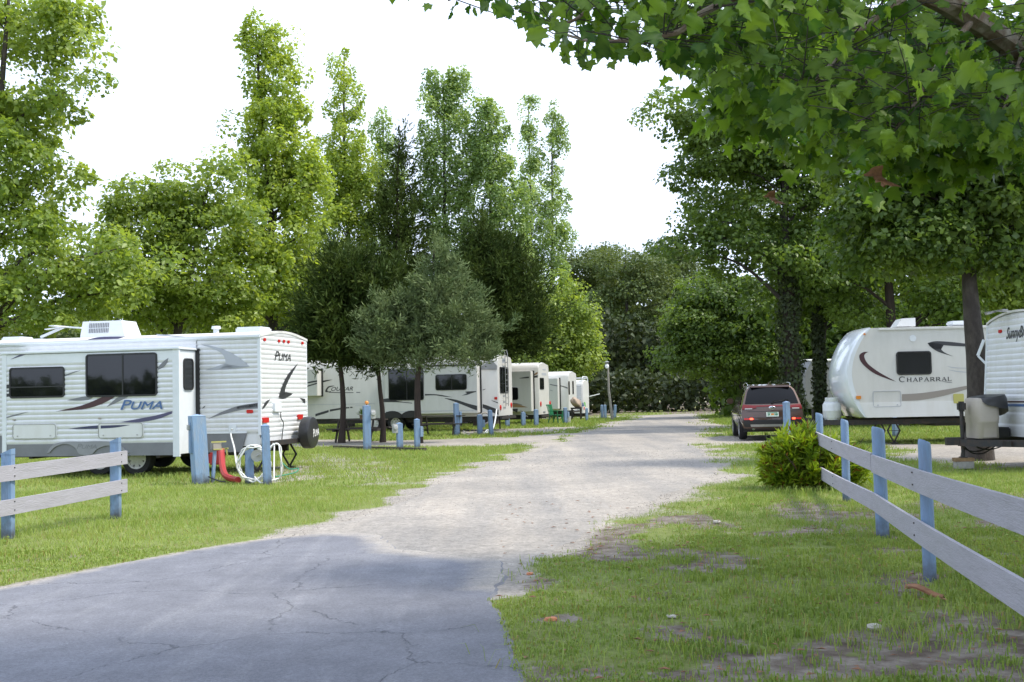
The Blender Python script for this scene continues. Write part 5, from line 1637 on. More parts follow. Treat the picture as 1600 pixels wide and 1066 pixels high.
    for i in range(len(rings) - 1):
        for j in range(28): fs.append((i * 28 + j, i * 28 + (j + 1) % 28, (i + 1) * 28 + (j + 1) % 28, (i + 1) * 28 + j))
    fs.append(tuple((len(rings) - 1) * 28 + j for j in range(28)))
    cv = MB().add(vs, fs).build('tank_cover', M['plastic_tan'], root, True)
    # black vinyl hood slumped over the top of the cover
    vs, fs = [], []
    nn = 24
    rows = 6
    for i in range(rows):
        f = i / (rows - 1)
        for j in range(nn):
            a = 2 * math.pi * j / nn
            c_, s_ = math.cos(a), math.sin(a)
            drop = (.10 + .26 * max(0, c_) + .06 * math.sin(3 * a)) * max(0, f - .45) / .55
            rad = min(1, f / .45) ** .6
            bul = 1 + .10 * max(0, f - .4)
            vs.append((-.44 + (.22 + .12 * max(0, c_)) * rad * bul * math.copysign(abs(c_) ** .6, c_), yc + .37 * rad * bul * math.copysign(abs(s_) ** .6, s_), zt + .86 - drop - .05 * rad * (1 - max(0, c_))))
    for i in range(rows - 1):
        for j in range(nn): fs.append((i * nn + j, i * nn + (j + 1) % nn, (i + 1) * nn + (j + 1) % nn, (i + 1) * nn + j))
    fs.append(tuple(range(nn)))
    MB().add(vs, fs).build('cover_hood', M['vinyl_black'], cv, True)
    jx = -.86
    MB().tube([(jx, yc, 1.12), (jx, yc, .60), (jx, yc, .20)], [.035, .035, .03], 10).box(jx - .05, jx + .07, yc - .07, yc + .07, 1.02, 1.20, .03).box(jx - .06, jx + .06, yc - .06, yc + .06, .195, .21).build('tongue_jack', M['steel_black'], root)
    MB().box(jx - .07, jx + .03, yc - .06, yc + .06, 1.02, 1.2, .03).build('jack_head', M['vinyl_black'], root)
    MB().box(-.24, .02, yc + .02, yc + .42, zt + .06, zt + .26, .02).build('battery_box', M['car_black'], root)
    cb = MB()
    for (dx, dy, sag) in ((.0, .0, .15), (.10, .1, .20), (.22, -.05, .12)):
        cb.tube([(p.x, p.y, p.z) for p in catmull([(-.95 + dx, yc + dy, zt), (-.78 + dx, yc + dy, zt - sag * .9), (-.55 + dx, yc + dy, zt - sag), (-.25 + dx, yc + dy, zt - .02)], 5)], .012, 6)
    cb.build('tow_cables', M['cord_black'], root)
    for x in (3.4, 4.25):
        for y, o in ((.14, -1), (W - .14, 1)): wheel(root, x, y, .34, .21, out=o)
    an = MB()
    ry = Face(root, (0, 1.6, 0), (1, 0, 0), (0, -1, 0))
    p = [Vector(at_y(a, b, Y0 + 1.6)) - Vector((X0, Y0, 0)) for a, b in ((1541, 491), (1556, 486.5), (1586, 486.5), (1575, 492))]
    an.bar(p[0], p[1], .10, .03).bar(p[1], p[2], .06, .02).bar(p[1] + Vector((0, -.4, .0)), p[1] + Vector((0, .4, 0)), .10, .02).bar(p[2], p[3] + Vector((.2, 0, -.15)), .03, .03)
    an.build('antenna', M['steel_grey'], root)
    MB().bar((.12, W + .03, 2.35), (.02, W + .10, 2.05), .05, .05).bar((.02, W + .10, 2.05), (.22, W + .03, 1.8), .04, .04).build('awning_arm', M['trim_white'], root)
    j = local_to(root, jx, yc, 0)
    cbk = MB().box(j.x - .155, j.x + .155, j.y - .1, j.y + .1, 0.0, .125, .006)
    tag(cbk.build('concrete_block', M['concrete']), 'pale concrete block on the gravel under the wooden jack pad', 'block')
    wb = MB().box(j.x - .17, j.x + .17, j.y - .09, j.y + .09, .127, .192, .004)
    tag(wb.build('wood_block', M['wood_raw']), 'brown wooden pad between the tongue jack and the concrete block', 'block')
    return root
build_sunny()

def build_shaded():
    root = trailer_root('travel_trailer', (12.55, 42.0, 0), R(6), 'white trailer half hidden behind the rounded nose, with one propane bottle before it')
    W = 2.44
    prof = [(.35, .6), (7.5, .6), (7.5, 2.9), (.45, 2.9), (.05, 2.3), (0, 1.5), (.12, .9)]
    prism_y(MB(), prof, 0, W).build('body', M['cream_gel'], root)
    side = Face(root, (0, 0, 0), (1, 0, 0), (0, -1, 0))
    side.window((1.5, 1.6), (2.6, 2.3), .08, .0, pix=False)
    side.swoosh('stripe', [(.5, 1.2), (2, 1.35), (5, 1.3)], [(.5, 1.1), (2, 1.2), (5, 1.2)], 'decal_grey', .004, pix=False)
    fr = Face(root, (0, 0, 0), (0, 1, 0), (-1, 0, 0))
    MB().box(.0, .06, .3, .36, .95, 1.0).build('marker_lamp', M['lens_amber'], root)
    tg = MB()
    for y in (.4, W - .4): tg.bar((.4, y, .5), (-1.0, W / 2, .5), .08, .12).bar((.4, y, .5), (7, y, .5), .08, .12)
    tg.tube([(-.85, W / 2, .9), (-.85, W / 2, .0)], .04, 8)
    tg.build('tongue', M['steel_black'], root)
    gas_tank(root, -.72, W / 2 - .15, .57, .46, .16)
    gas_tank(root, -.40, W / 2 + .25, .57, .46, .16)
    for x in (3.4, 4.25):
        for y, o in ((.14, -1), (W - .14, 1)): wheel(root, x, y, .34, .21, out=o)
    return root
build_shaded()
def build_grey():
    root = trailer_root('travel_trailer', (13.2, 52.0, 0), R(6), 'dull grey trailer in deep shade behind the parked car')
    W = 2.4
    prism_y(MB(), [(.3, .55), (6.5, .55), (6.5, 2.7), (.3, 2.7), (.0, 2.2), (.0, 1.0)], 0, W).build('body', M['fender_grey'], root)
    side = Face(root, (0, 0, 0), (1, 0, 0), (0, -1, 0))
    side.window((1.2, 1.5), (2.2, 2.1), .08, .0, pix=False)
    side.swoosh('stripe', [(.2, 1.3), (1.5, 1.45), (3, 1.5)], [(.2, 1.2), (1.5, 1.4), (3, 1.45)], 'decal_charcoal', .004, pix=False)
    arch_roof(MB(), .3, 6.5, W, 2.74, .08).build('roof', M['roof_white'], root)
    for x in (3.0, 3.8):
        for y, o in ((.14, -1), (W - .14, 1)): wheel(root, x, y, .34, .21, out=o)
    MB().bar((0, W / 2, .5), (-.9, W / 2, .5), .1, .12).tube([(-.8, W / 2, .8), (-.8, W / 2, 0)], .04, 8).build('tongue', M['steel_black'], root)
    return root
build_grey()
# ================================================================== PARKED CAR
def build_car():
    g = ground(1208, 688)
    root = empty('parked_car', (g.x, g.y, 0), R(-7.0), 'brown metallic SUV seen from behind with its lower rear lamps lit', 'car')
    # half sections from the sill to the roof centre, at stations along the car (y from the rear bumper forward)
    def sec(y, wf, zr, zb=.98, roofw=.60):
        return [(.70 * wf, .30), (.86 * wf, .36), (.915 * wf, .55), (.925 * wf, .78), (.90 * wf, zb), (.885 * wf, zb + .03), (.80 * wf, zb + (zr - zb) * .5), (roofw + .10, zr - .12), (roofw, zr - .03), (roofw * .5, zr), (0, zr + .012)]
    st = []
    offs = [.12, .03, .0, .05, .10, .12, .30, .48, .53, .58, .60]       # how far forward each level of the tail lies
    st.append((offs, sec(0, .955, 1.60)))
    for y, wf, zr in ((.70, .99, 1.62), (1.3, 1.0, 1.64), (2.2, 1.0, 1.635), (2.75, 1.0, 1.58)):
        st.append(([y] * 11, sec(y, wf, zr)))
    hood = [(.70, .30), (.86, .36), (.91, .55), (.92, .78), (.88, .95), (.86, .97), (.78, 1.0), (.65, 1.03), (.5, 1.05), (.25, 1.06), (0, 1.065)]
    st.append(([3.5] * 11, hood))
    st.append(([4.2] * 11, [(x * .93, min(z, .93) if z > .9 else z) for x, z in hood]))
    st.append(([4.45] * 11, [(x * .78, .32 + (min(z, .85) - .3) * .8) for x, z in hood]))
    vs, fs = [], []
    n = 11
    for (ys, s) in st:
        for sg in (-1, 1):
            for (x, z), y in zip(s, ys): vs.append((sg * x, y, z))
    for i in range(len(st) - 1):
        for sg in (0, 1):
            for j in range(n - 1):
                a = i * 2 * n + sg * n + j
                b = a + 2 * n
                fs.append((a, a + 1, b + 1, b))
        a, b = i * 2 * n, (i + 1) * 2 * n
        fs.append((a, a + n, b + n, b))
    body = MB().add(vs, fs)
    # tail, bulged towards the middle
    tv, tf = [], []
    cols = 9
    s0 = sec(0, .955, 1.60)
    for j in range(n):
        for c in range(cols):
            f = -1 + 2 * c / (cols - 1)
            bul = .09 * (1 - f * f) * (1 if j < 6 else .9)
            tv.append((s0[j][0] * f, offs[j] - bul, s0[j][1] + (.02 * (1 - f * f) if j > 5 else 0)))
    for j in range(n - 1):
        for c in range(cols - 1): tf.append((j * cols + c, j * cols + c + 1, (j + 1) * cols + c + 1, (j + 1) * cols + c))
    body.add(tv, tf)
    o = (len(st) - 1) * 2 * n
    body.add([vs[o + k] for k in range(2 * n)], [(j, j + 1, n + j + 1, n + j) for j in range(n - 1)])
    body.build('body', M['car_paint'], root, True)
    def tail(f, z, out=.006):
        """point on the tail at half-width fraction f and height z"""
        for j in range(n - 1):
            z0, z1 = s0[j][1], s0[j + 1][1]
            if z0 <= z <= z1 or j == n - 2:
                k = 0 if z1 == z0 else (z - z0) / (z1 - z0)
                x = s0[j][0] + (s0[j + 1][0] - s0[j][0]) * k
                y = offs[j] + (offs[j + 1] - offs[j]) * k
                return Vector((x * f, y - .09 * (1 - f * f) - out, z))
    def patch(name, f0, f1, z0, z1, mat, out=.008, nf=8, nz=3, zs=None, parent=None, taper=0.0, th=True):
        vs, fs = [], []
        for o_ in (out, -.01):
            for i in range(nz + 1):
                for j in range(nf + 1):
                    f = f0 + (f1 - f0) * j / nf
                    tt = 1 - taper * (abs(f - f0) / abs(f1 - f0))
                    zc = (z0 + z1) / 2
                    z = zc + (z0 + (z1 - z0) * i / nz - zc) * tt
                    vs.append(tail(f, z, o_))
        k = (nz + 1) * (nf + 1)
        for i in range(nz):
            for j in range(nf):
                a = i * (nf + 1) + j
                fs.append((a, a + 1, a + nf + 2, a + nf + 1))
        bd = [j for j in range(nf + 1)] + [i * (nf + 1) + nf for i in range(1, nz + 1)] + [nz * (nf + 1) + j for j in range(nf - 1, -1, -1)] + [i * (nf + 1) for i in range(nz - 1, 0, -1)]
        for a, b in zip(bd, bd[1:] + bd[:1]): fs.append((a, b, k + b, k + a))
        return MB().add(vs, fs).build(name, M[mat], parent or root, True)
    patch('rear_window', -.93, .93, 1.07, 1.53, 'car_glass', .012, 10, 4)
    patch('bumper', -.97, .97, .32, .60, 'car_black', .02, 12, 3)
    patch('bumper_lip', -.75, .75, .40, .47, 'steel_grey', .035, 8, 1)
    patch('light_bar', -.62, .62, .985, 1.02, 'lens_dark', .012, 10, 1)
    for s in (-1, 1):
        patch('tail_lamp', s * .99, s * .52, .90, 1.05, 'lens_dark', .018, 6, 2, taper=.55)
        patch('reverse_lamp', s * .9, s * .66, .91, .94, 'plastic_grey', .022, 4, 1)
        patch('reflector', s * .93, s * .60, .60, .655, 'lens_red', .03, 6, 1, taper=.4)
        patch('fog_lamp', s * .74, s * .64, .605, .655, 'lens_lit', .036, 3, 1)
    patch('hatch_crease', -.82, .82, .835, .848, 'car_black', .004, 10, 1)
    patch('hatch_seam', -.80, .80, .668, .680, 'car_black', .003, 10, 1)
    pl = patch('number_plate', -.20, .20, .69, .82, 'plate_white', .022, 4, 2)
    patch('plate_motif', -.045, .045, .735, .78, 'lens_amber', .026, 2, 1, parent=pl)
    patch('plate_band', -.16, .16, .795, .81, 'plastic_green', .026, 2, 1, parent=pl)
    for f in (-.14, -.10, .08, .12, .155): patch('plate_character', f - .013, f + .013, .725, .78, 'plastic_green', .026, 1, 1, parent=pl)
    c = tail(0, .945, .012)
    em = MB().lathe([(.001, -.012), (.05, -.012), (.062, -.004), (.066, .006)], c, 'y', 24)
    em.v = [(v[0] * 1.55, v[1], c.z + (v[2] - c.z) * .82) for v in em.v]
    em = em.build('emblem', M['chrome'], root, True)
    me = text_mesh('KIA', 0, .01)
    xs = [q.co.x for q in me.vertices]
    kx = .14 / (max(xs) - min(xs))
    for q in me.vertices: q.co = Vector(((q.co.x - min(xs)) * kx - .07, c.y - .018, c.z - .02 + q.co.y * .058))
    link('emblem_letters', me, M['car_black'], em)
    # spoiler, roof rails, fin, wiper
    MB().add([(-.56, .42, 1.60), (.56, .42, 1.60), (.60, .70, 1.635), (-.60, .70, 1.635), (-.55, .40, 1.55), (.55, .40, 1.55), (.62, .66, 1.56), (-.62, .66, 1.56)],
             [(0, 1, 2, 3), (4, 5, 1, 0), (4, 7, 6, 5), (1, 5, 6, 2), (0, 3, 7, 4)]).build('spoiler', M['car_paint'], root)
    for s in (-1, 1):
        MB().tube([(s * .62, .75, 1.60), (s * .62, .82, 1.66), (s * .62, 1.6, 1.685), (s * .61, 2.5, 1.66), (s * .6, 2.6, 1.6)], .018, 8).build('roof_rail', M['chrome'], root, True)
    MB().add([(-.02, .85, 1.64), (.02, .85, 1.64), (.02, 1.02, 1.64), (-.02, 1.02, 1.64), (0, .87, 1.70)], [(0, 1, 4), (1, 2, 4), (2, 3, 4), (3, 0, 4)]).build('antenna_fin', M['car_paint'], root)
    w0, w1 = tail(.02, 1.10, .03), tail(.45, 1.16, .03)
    MB().tube([w0, w1], .008, 6).bar(tail(.05, 1.14, .035), tail(.62, 1.18, .03), .01, .018).lathe([(.03, -.03), (.028, .02)], w0, 'y', 10).build('rear_wiper', M['car_black'], root)
    # side glass
    for s in (-1, 1):
        def sd(y, z):
            zb, zr = 1.01, 1.63
            f = (z - .98) / (1.63 - .98)
            x = .892 - .092 * min(1, f * 2) if f < .5 else .80 - (.80 - .70) * (f - .5) / .35
            return Vector((s * (x + .006), y, z))
        for (ya, yb, yc, yd) in ((.62, 1.42, 1.36, .86), (1.48, 2.32, 2.22, 1.42), (2.38, 3.15, 2.72, 2.28)):
            MB().add([sd(ya, 1.04), sd(yb, 1.04), sd(yb - (yb - yc) * .5, 1.27), sd(yc, 1.50), sd(yd, 1.50), sd((ya + yd) / 2, 1.27)], [(0, 1, 2, 5), (5, 2, 3, 4)]).build('side_window', M['car_glass'], root)
        mb = MB().box(s * .93 if s > 0 else -1.13, 1.13 if s > 0 else -.93, 2.62, 2.76, 1.05, 1.22, .03)
        mb.build('mirror', M['car_paint'], root)
        for y in (1.25, 2.15): MB().box(s * .93 - .015, s * .93 + .015, y, y + .18, .93, .96, .006).build('door_handle', M['car_paint'], root)
        for yw in (.86, 3.55):
            MB().add([(s * (.93 + .012), yw + .41 * math.cos(R(a)) , .36 + .41 * math.sin(R(a))) for a in range(-20, 201, 20)] + [(s * .935, yw + .35 * math.cos(R(a)), .36 + .35 * math.sin(R(a))) for a in range(-20, 201, 20)],
                     [(i, i + 1, 13 + i - 1 if False else 12 + i + 1, 12 + i) for i in range(11)]).build('wheel_arch', M['car_black'], root)
            wheel(root, s * .80, yw, .36, .225, rim='rim_alloy', out=s, rr=.24, spokes=5, axis='x')
    MB().box(-.8, .8, .3, 4.1, .24, .34).build('underbody', M['car_black'], root)
    for s in (-1, 1): MB().lathe([(.04, -.05), (.04, .15), (.03, .15), (.03, -.05)], (s * .55, .05, .34), 'y', 12).build('exhaust', M['chrome'], root)
build_car()

# ================================================================== FENCES
def fence(name, posts, rail_z, label, group, joint_at=(), over=(0.35, 2.5), round_posts=True, board_h=0.175):
    """posts: (x, y, height, width); boards nailed to the drive side"""
    p0 = posts[0]
    root = empty(name, (p0[0], p0[1], 0), 0, label, 'fence', group)
    L = [Vector((p[0] - p0[0], p[1] - p0[1], 0)) for p in posts]
    r = random.Random(len(posts))
    for v, p in zip(L, posts):
        h, w_ = p[2], p[3]
        mb = MB()
        if round_posts:
            rw = w_ / 2
            prof = [(rw * 1.0, -.15), (rw * 1.02, .0), (rw * 1.0, h * .5), (rw * .985, h - .045), (rw * .93, h - .012), (rw * .80, h), (.003, h + .004)]
            mb.lathe(prof, v, 'z', 14)
            a = r.uniform(0, 6)
            mb.v = [(x + (z / h) * .012 * math.cos(a), y + (z / h) * .012 * math.sin(a), z - (.02 * (x - v.x) / rw if z > h * .9 else 0)) for x, y, z in mb.v]
        else:
            mb.box(v.x - w_ / 2, v.x + w_ / 2, v.y - w_ / 2, v.y + w_ / 2, -.15, h - .06, .006)
            mb.add([(v.x - w_ / 2, v.y - w_ / 2, h - .07), (v.x + w_ / 2, v.y - w_ / 2, h - .07), (v.x + w_ / 2, v.y + w_ / 2, h - .07), (v.x - w_ / 2, v.y + w_ / 2, h - .07), (v.x + w_ / 2, v.y - w_ / 2, h), (v.x + w_ / 2, v.y + w_ / 2, h), (v.x - w_ / 2, v.y - w_ / 2, h - .05), (v.x - w_ / 2, v.y + w_ / 2, h - .05)],
                   [(0, 1, 4, 6), (1, 2, 5, 4), (2, 3, 7, 5), (3, 0, 6, 7), (6, 4, 5, 7)])
        mb.build('post', M['post_blue'], root, round_posts)
    return root, L
def board(root, a, b, z0, z1, side, h=.175, th=.028, name='board'):
    """one plank from a to b (ground points in the fence's own space); side = offset of its centre line"""
    d = (b - a).normalized()
    n = Vector((-d.y, d.x, 0)) * side
    vs, fs = [], []
    k = 6
    for i in range(k + 1):
        f = i / k
        p = a.lerp(b, f) + n
        z = z0 + (z1 - z0) * f - .012 * math.sin(math.pi * f)
        for s, zz in ((-1, -h / 2), (1, -h / 2), (1, h / 2), (-1, h / 2)):
            q = p + Vector((-d.y, d.x, 0)) * (s * th / 2)
            vs.append((q.x, q.y, z + zz))
    for i in range(k):
        for j in range(4): fs.append((i * 4 + j, i * 4 + (j + 1) % 4, (i + 1) * 4 + (j + 1) % 4, (i + 1) * 4 + j))
    fs += [(3, 2, 1, 0), tuple(k * 4 + j for j in range(4))]
    o = MB().add(vs, fs).build(name, M['board_mauve'], root)
    nb = MB()          # two nail heads wherever the plank crosses a post
    for p in [c.data.vertices for c in root.children if c.name.startswith('post')]:
        c = sum((v.co for v in p), Vector()) / len(p)
        f = (Vector((c.x, c.y, 0)) - a).dot(d) / (b - a).length
        if .0 < f < 1.0:
            q = a.lerp(b, f) + n + Vector((-d.y, d.x, 0)) * (math.copysign(th / 2 + .002, side))
            zc = z0 + (z1 - z0) * f
            for dz in (-.05, .045): nb.box(q.x - .006, q.x + .006, q.y - .006, q.y + .006, zc + dz - .006, zc + dz + .006)
    if nb.v: nb.build('nails', M['steel_black'], o)
    return o

# right-hand fence, running from the shrub towards the camera
pD, pC, pB, pA = ground(1283, 757), ground(1323, 783), ground(1379.5, 838), ground(1453, 905)
dirn = (pA - pC).normalized()
pZ = pA + dirn * 3.5
pY = pZ + dirn * 2.9
posts = [(p.x, p.y, h, w_) for p, h, w_ in ((pD, 1.10, .115), (pC, 1.07, .105), (pB, 1.085, .13), (pA, 1.07, .10), (pZ, 1.07, .105), (pY, 1.08, .11))]
fr, FL = fence('board_fence', posts, None, 'blue post fence with two mauve boards running from the shrub towards the camera', 'board fences at the entrance')
ext = (FL[1] - FL[0]).normalized()
so = -.078
# boards lie on the camera side of the posts
def zat(px, py, P):
    d = ray(px, py)
    t_ = (Vector((P[0], P[1]))).length / Vector((d.x, d.y)).length
    return CAM_H + d.z * t_
zu = [zat(1281, 682, posts[0]), zat(1323, 698.5, posts[1]), zat(1366, 722, posts[2]), zat(1450, 750, posts[3])]
zl = [zat(1287, 734, posts[0]), zat(1325, 755, posts[1]), zat(1369, 783.5, posts[2]), zat(1451, 832, posts[3])]
print('rails', zu, zl)
a0 = FL[0] - ext * .12
board(fr, a0, FL[2] + (FL[2] - FL[1]).normalized() * -.02, zu[0], zu[2], so)
board(fr, FL[2] + (FL[3] - FL[2]).normalized() * .01, FL[4], zu[2] - .012, .845, so)
board(fr, FL[4] + dirn * .008, FL[5] + dirn * .2, .845, .85, so)
board(fr, a0, FL[2] + (FL[2] - FL[1]).normalized() * -.004, zl[0], zl[2], so)
board(fr, FL[2] + (FL[3] - FL[2]).normalized() * .004, FL[4], zl[2], .44, so)
board(fr, FL[4] + dirn * .008, FL[5] + dirn * .2, .44, .45, so)
# left-hand fence
qA, qB = ground(181, 808), ground(12.5, 840)
dl = (qB - qA).normalized()
qC, qD_ = qB + dl * 2.3, qB + dl * 4.6
posts2 = [(p.x, p.y, h, .115) for p, h in ((qA, 1.04), (qB, 1.0), (qC, 1.0), (qD_, 1.0))]
fl, GL = fence('board_fence', posts2, None, 'blue post fence with two mauve boards on the lawn before the corrugated trailer', 'board fences at the entrance', round_posts=False)
zu2 = [zat(183, 715.5, posts2[0]), zat(12, 737, posts2[1])]
zl2 = [zat(183, 760, posts2[0]), zat(12, 790, posts2[1])]
print('rails2', zu2, zl2)
for zz in (zu2, zl2):
    s = zz[1] - zz[0]
    board(fl, GL[0] - dl * .14, GL[2] - dl * .005, zz[0], zz[1] + s, .073)
    board(fl, GL[2] + dl * .005, GL[3] + dl * .15, zz[1] + s, zz[1] + s, .073)

# ================================================================== BLUE HOOK-UP POSTS
def hook_post(px, top_py, base_py, wpx, label, kind='plain', lean=0.0, mat='post_blue', Y=None, name='utility_post', group='blue hook-up posts'):
    g = ground(px, base_py) if Y is None else at_y(px, base_py, Y)
    k = FPX / g.y
    h = (base_py - top_py) / k
    w_ = wpx / k
    root = empty(name, (g.x, g.y, 0), R(18), label, 'post', group)
    mb = MB().box(-w_ / 2, w_ / 2, -w_ / 2, w_ / 2, -.1, h - .02, .006)
    mb.add([(-w_ / 2 - .004, -w_ / 2 - .004, h - .02), (w_ / 2 + .004, -w_ / 2 - .004, h - .02), (w_ / 2 + .004, w_ / 2 + .004, h - .02), (-w_ / 2 - .004, w_ / 2 + .004, h - .02), (0, 0, h + .015)],
           [(0, 1, 4), (1, 2, 4), (2, 3, 4), (3, 0, 4), (3, 2, 1, 0)])
    if lean: mb.v = [(x + lean * z, y, z) for x, y, z in mb.v]
    mb.build('post', M[mat], root)
    if 'box' in kind:
        bx = MB().box(w_ / 2, w_ / 2 + .09, -.10, .06, h * .38, h * .74, .01).build('power_box', M['post_blue_pale'], root)
        MB().box(w_ / 2 + .09, w_ / 2 + .10, -.08, .04, h * .42, h * .70, .004).build('cover', M['plastic_grey'], bx)
    if 'meter' in kind:
        sx = -1 if 'left' in kind else 1
        c = Vector((sx * (w_ / 2 + .06), -.03, h * .82))
        b_ = MB().box(min(c.x - .07, c.x + .07), max(c.x - .07, c.x + .07), -.12, .06, c.z - .16, c.z + .10, .012).build('meter_box', M['plastic_grey'], root)
        MB().lathe([(.065, 0), (.065, -.04), (.055, -.06), (.005, -.065)], (c.x, -.12, c.z), 'y', 18).build('meter', M['plastic_grey'], b_, True)
    if 'tap' in kind:
        MB().tube([(w_ / 2 - .01, 0, h * .7), (w_ / 2 + .09, 0, h * .7), (w_ / 2 + .12, 0, h * .64)], .016, 8).lathe([(.03, 0), (.03, .012)], (w_ / 2 + .07, 0, h * .7 + .02), 'z', 10).build('tap', M['steel_grey'], root)
    return root, h, w_, g
# by the near trailer
r1, h1, w1, g1 = hook_post(314, 649, 755, 22, 'tall thick blue post with a tilted board, in front of the corrugated trailer', 'plain', lean=-.055, mat='post_blue_pale', group='thick blue post')
r1.rotation_euler.z = R(32)
del r1['group']
MB().box(-w1 / 2 - .07, -w1 / 2, -.05, .09, .55, h1 * .9, .008).build('outlet_board', M['post_blue'], r1)
MB().box(-w1 / 2 - .11, -w1 / 2 - .07, -.03, .06, h1 * .78, h1 * .86, .01).build('outlet', M['plastic_grey'], r1)
MB().bar((w1 / 2 + .10, .05, -.05), (w1 / 2 + .16, .05, .72), .07, .05).build('side_stake', M['post_blue_pale'], r1)
bx = MB().box(w1 / 2 + .08, w1 / 2 + .26, -.02, .12, .58, .74, .02).build('valve_box', M['plastic_tan'], r1)
MB().box(w1 / 2 + .06, w1 / 2 + .34, -.03, -.02, .725, .75).box(w1 / 2 + .10, w1 / 2 + .28, -.03, -.02, .59, .61).build('valve_trim', M['plastic_yellow'], bx)
r2, h2, w2, g2 = hook_post(390, 699, 754, 12.5, 'short blue post with a tap, behind the coiled white hose', 'tap', group='short hose posts')
del r2['group']
r3, h3, w3, g3 = hook_post(418, 664, 756, 12, 'slim blue post in front of the corner of the corrugated trailer', 'plain', lean=-.03)
del r3['group']
# hoses
def P3(px, py, Y): return at_y(px, py, Y)
def hose(name, pts, r, mat, label, cat='hose', k=7, grp=None):
    pl = [Vector(p) for p in catmull(pts, k)]
    for p in pl: p.z = max(p.z, r * .9)
    return tag(MB().tube(pl, r, 8).build(name, M[mat], None, True), label, cat, grp)
yw = puma_side
wi = local_to(puma, *puma_side.pt(*puma_side.uv(364, 670), .04))
hose('water_hose', [wi, wi + Vector((-.01, -.06, -.12)), P3(366, 700, 22.3), P3(369, 722, 22.0), P3(374, 738, 21.6), P3(383, 747, 21.2), P3(395, 749, 20.9), P3(404, 750, 20.9)], .016, 'hose_white', 'white water hose hanging from the trailer wall inlet to the ground')
cl = []
yc_ = g2.y - .13
for i in range(0, 64):
    a = 2 * math.pi * i / 16
    rr = .30 + .03 * math.sin(i * 1.7)
    c = P3(397 + .9 * math.sin(i * .5), 722, yc_)
    cl.append((c.x + rr * .92 * math.cos(a), yc_ - .02 * (i / 16) + .02 * math.sin(i), c.z + rr * math.sin(a) * 1.02 - .02))
hose('hose_coil', cl, .014, 'hose_white', 'white hose coiled and hung on the short blue post', k=2)
cl = []
for i in range(0, 40):
    a = math.pi * .5 - 2 * math.pi * i / 20
    c = P3(430, 722, 21.4)
    cl.append((c.x + .13 * math.cos(a) + .02 * math.sin(i), 21.4 + .05 * math.sin(i * .7), c.z + .34 * math.sin(a)))
cl += [P3(428, 749, 20.9), P3(434, 748, 20.8), P3(424, 751, 20.7), P3(408, 755, 20.6), P3(398, 745, 20.8)]
hose('hose_loop', cl, .013, 'hose_white', 'white hose hanging in a long loop behind the slim blue post', k=2)
reel = empty('hose_reel', (0, 0, 0), 0, 'small pale grey reel fixed to the short blue post within the hose coil', 'reel')
c = P3(402, 712, g2.y - .06)
reel.location = c
MB().lathe([(.10, -.03), (.11, -.03), (.11, -.02), (.06, -.015), (.06, .05), (.11, .055), (.11, .065), (.02, .065)], (0, 0, 0), 'y', 18).build('drum', M['plastic_grey'], reel)
MB().tube([(0, -.03, 0), (0, -.08, 0), (.07, -.08, .03), (.07, -.14, .03)], .012, 8).build('handle', M['plastic_grey'], reel)
hose('sewer_hose', [P3(346, 703, 22.3), P3(346, 712, 22.2), P3(347, 724, 22.0), P3(349, 736, 21.7), P3(353, 744, 21.4), P3(361, 748, 21.2), P3(369, 752, 21.0), P3(372, 755, 20.9)], [.062] * 50 if False else .06, 'hose_red', 'ribbed red sewer hose sloping from under the trailer to the grass')
c = P3(338, 715, 22.7)
vv = empty('sewer_valve', (c.x, c.y, 0), 0, 'dark red drain valve with yellow handles hanging under the trailer', 'valve')
MB().box(-.14, .16, -.08, .1, c.z - .14, c.z + .10, .03).tube([(.03, 0, c.z + .1), (.03, 0, .62)], .05, 10).build('valve_body', M['hose_red'], vv)
MB().bar((.02, -.1, c.z + .16), (.26, -.1, c.z + .18), .03, .03).bar((.22, -.1, c.z + .18), (.24, -.1, c.z + .05), .03, .03).build('handle', M['plastic_yellow'], vv)
hose('garden_hose', [P3(440, 722, 23.0), P3(452, 733, 22.6), P3(466, 732, 22.8), P3(462, 738, 22.2), P3(446, 742, 21.7), P3(430, 745, 21.4)], .012, 'hose_green', 'thin green hose lying on the sand under the trailer bumper')
hose('power_cable', [P3(326, 745, 21.0), P3(335, 749, 20.9), P3(344, 752, 20.7), P3(352, 753, 20.6)], .012, 'cord_black', 'black cable on the grass at the foot of the thick blue post', 'cable')

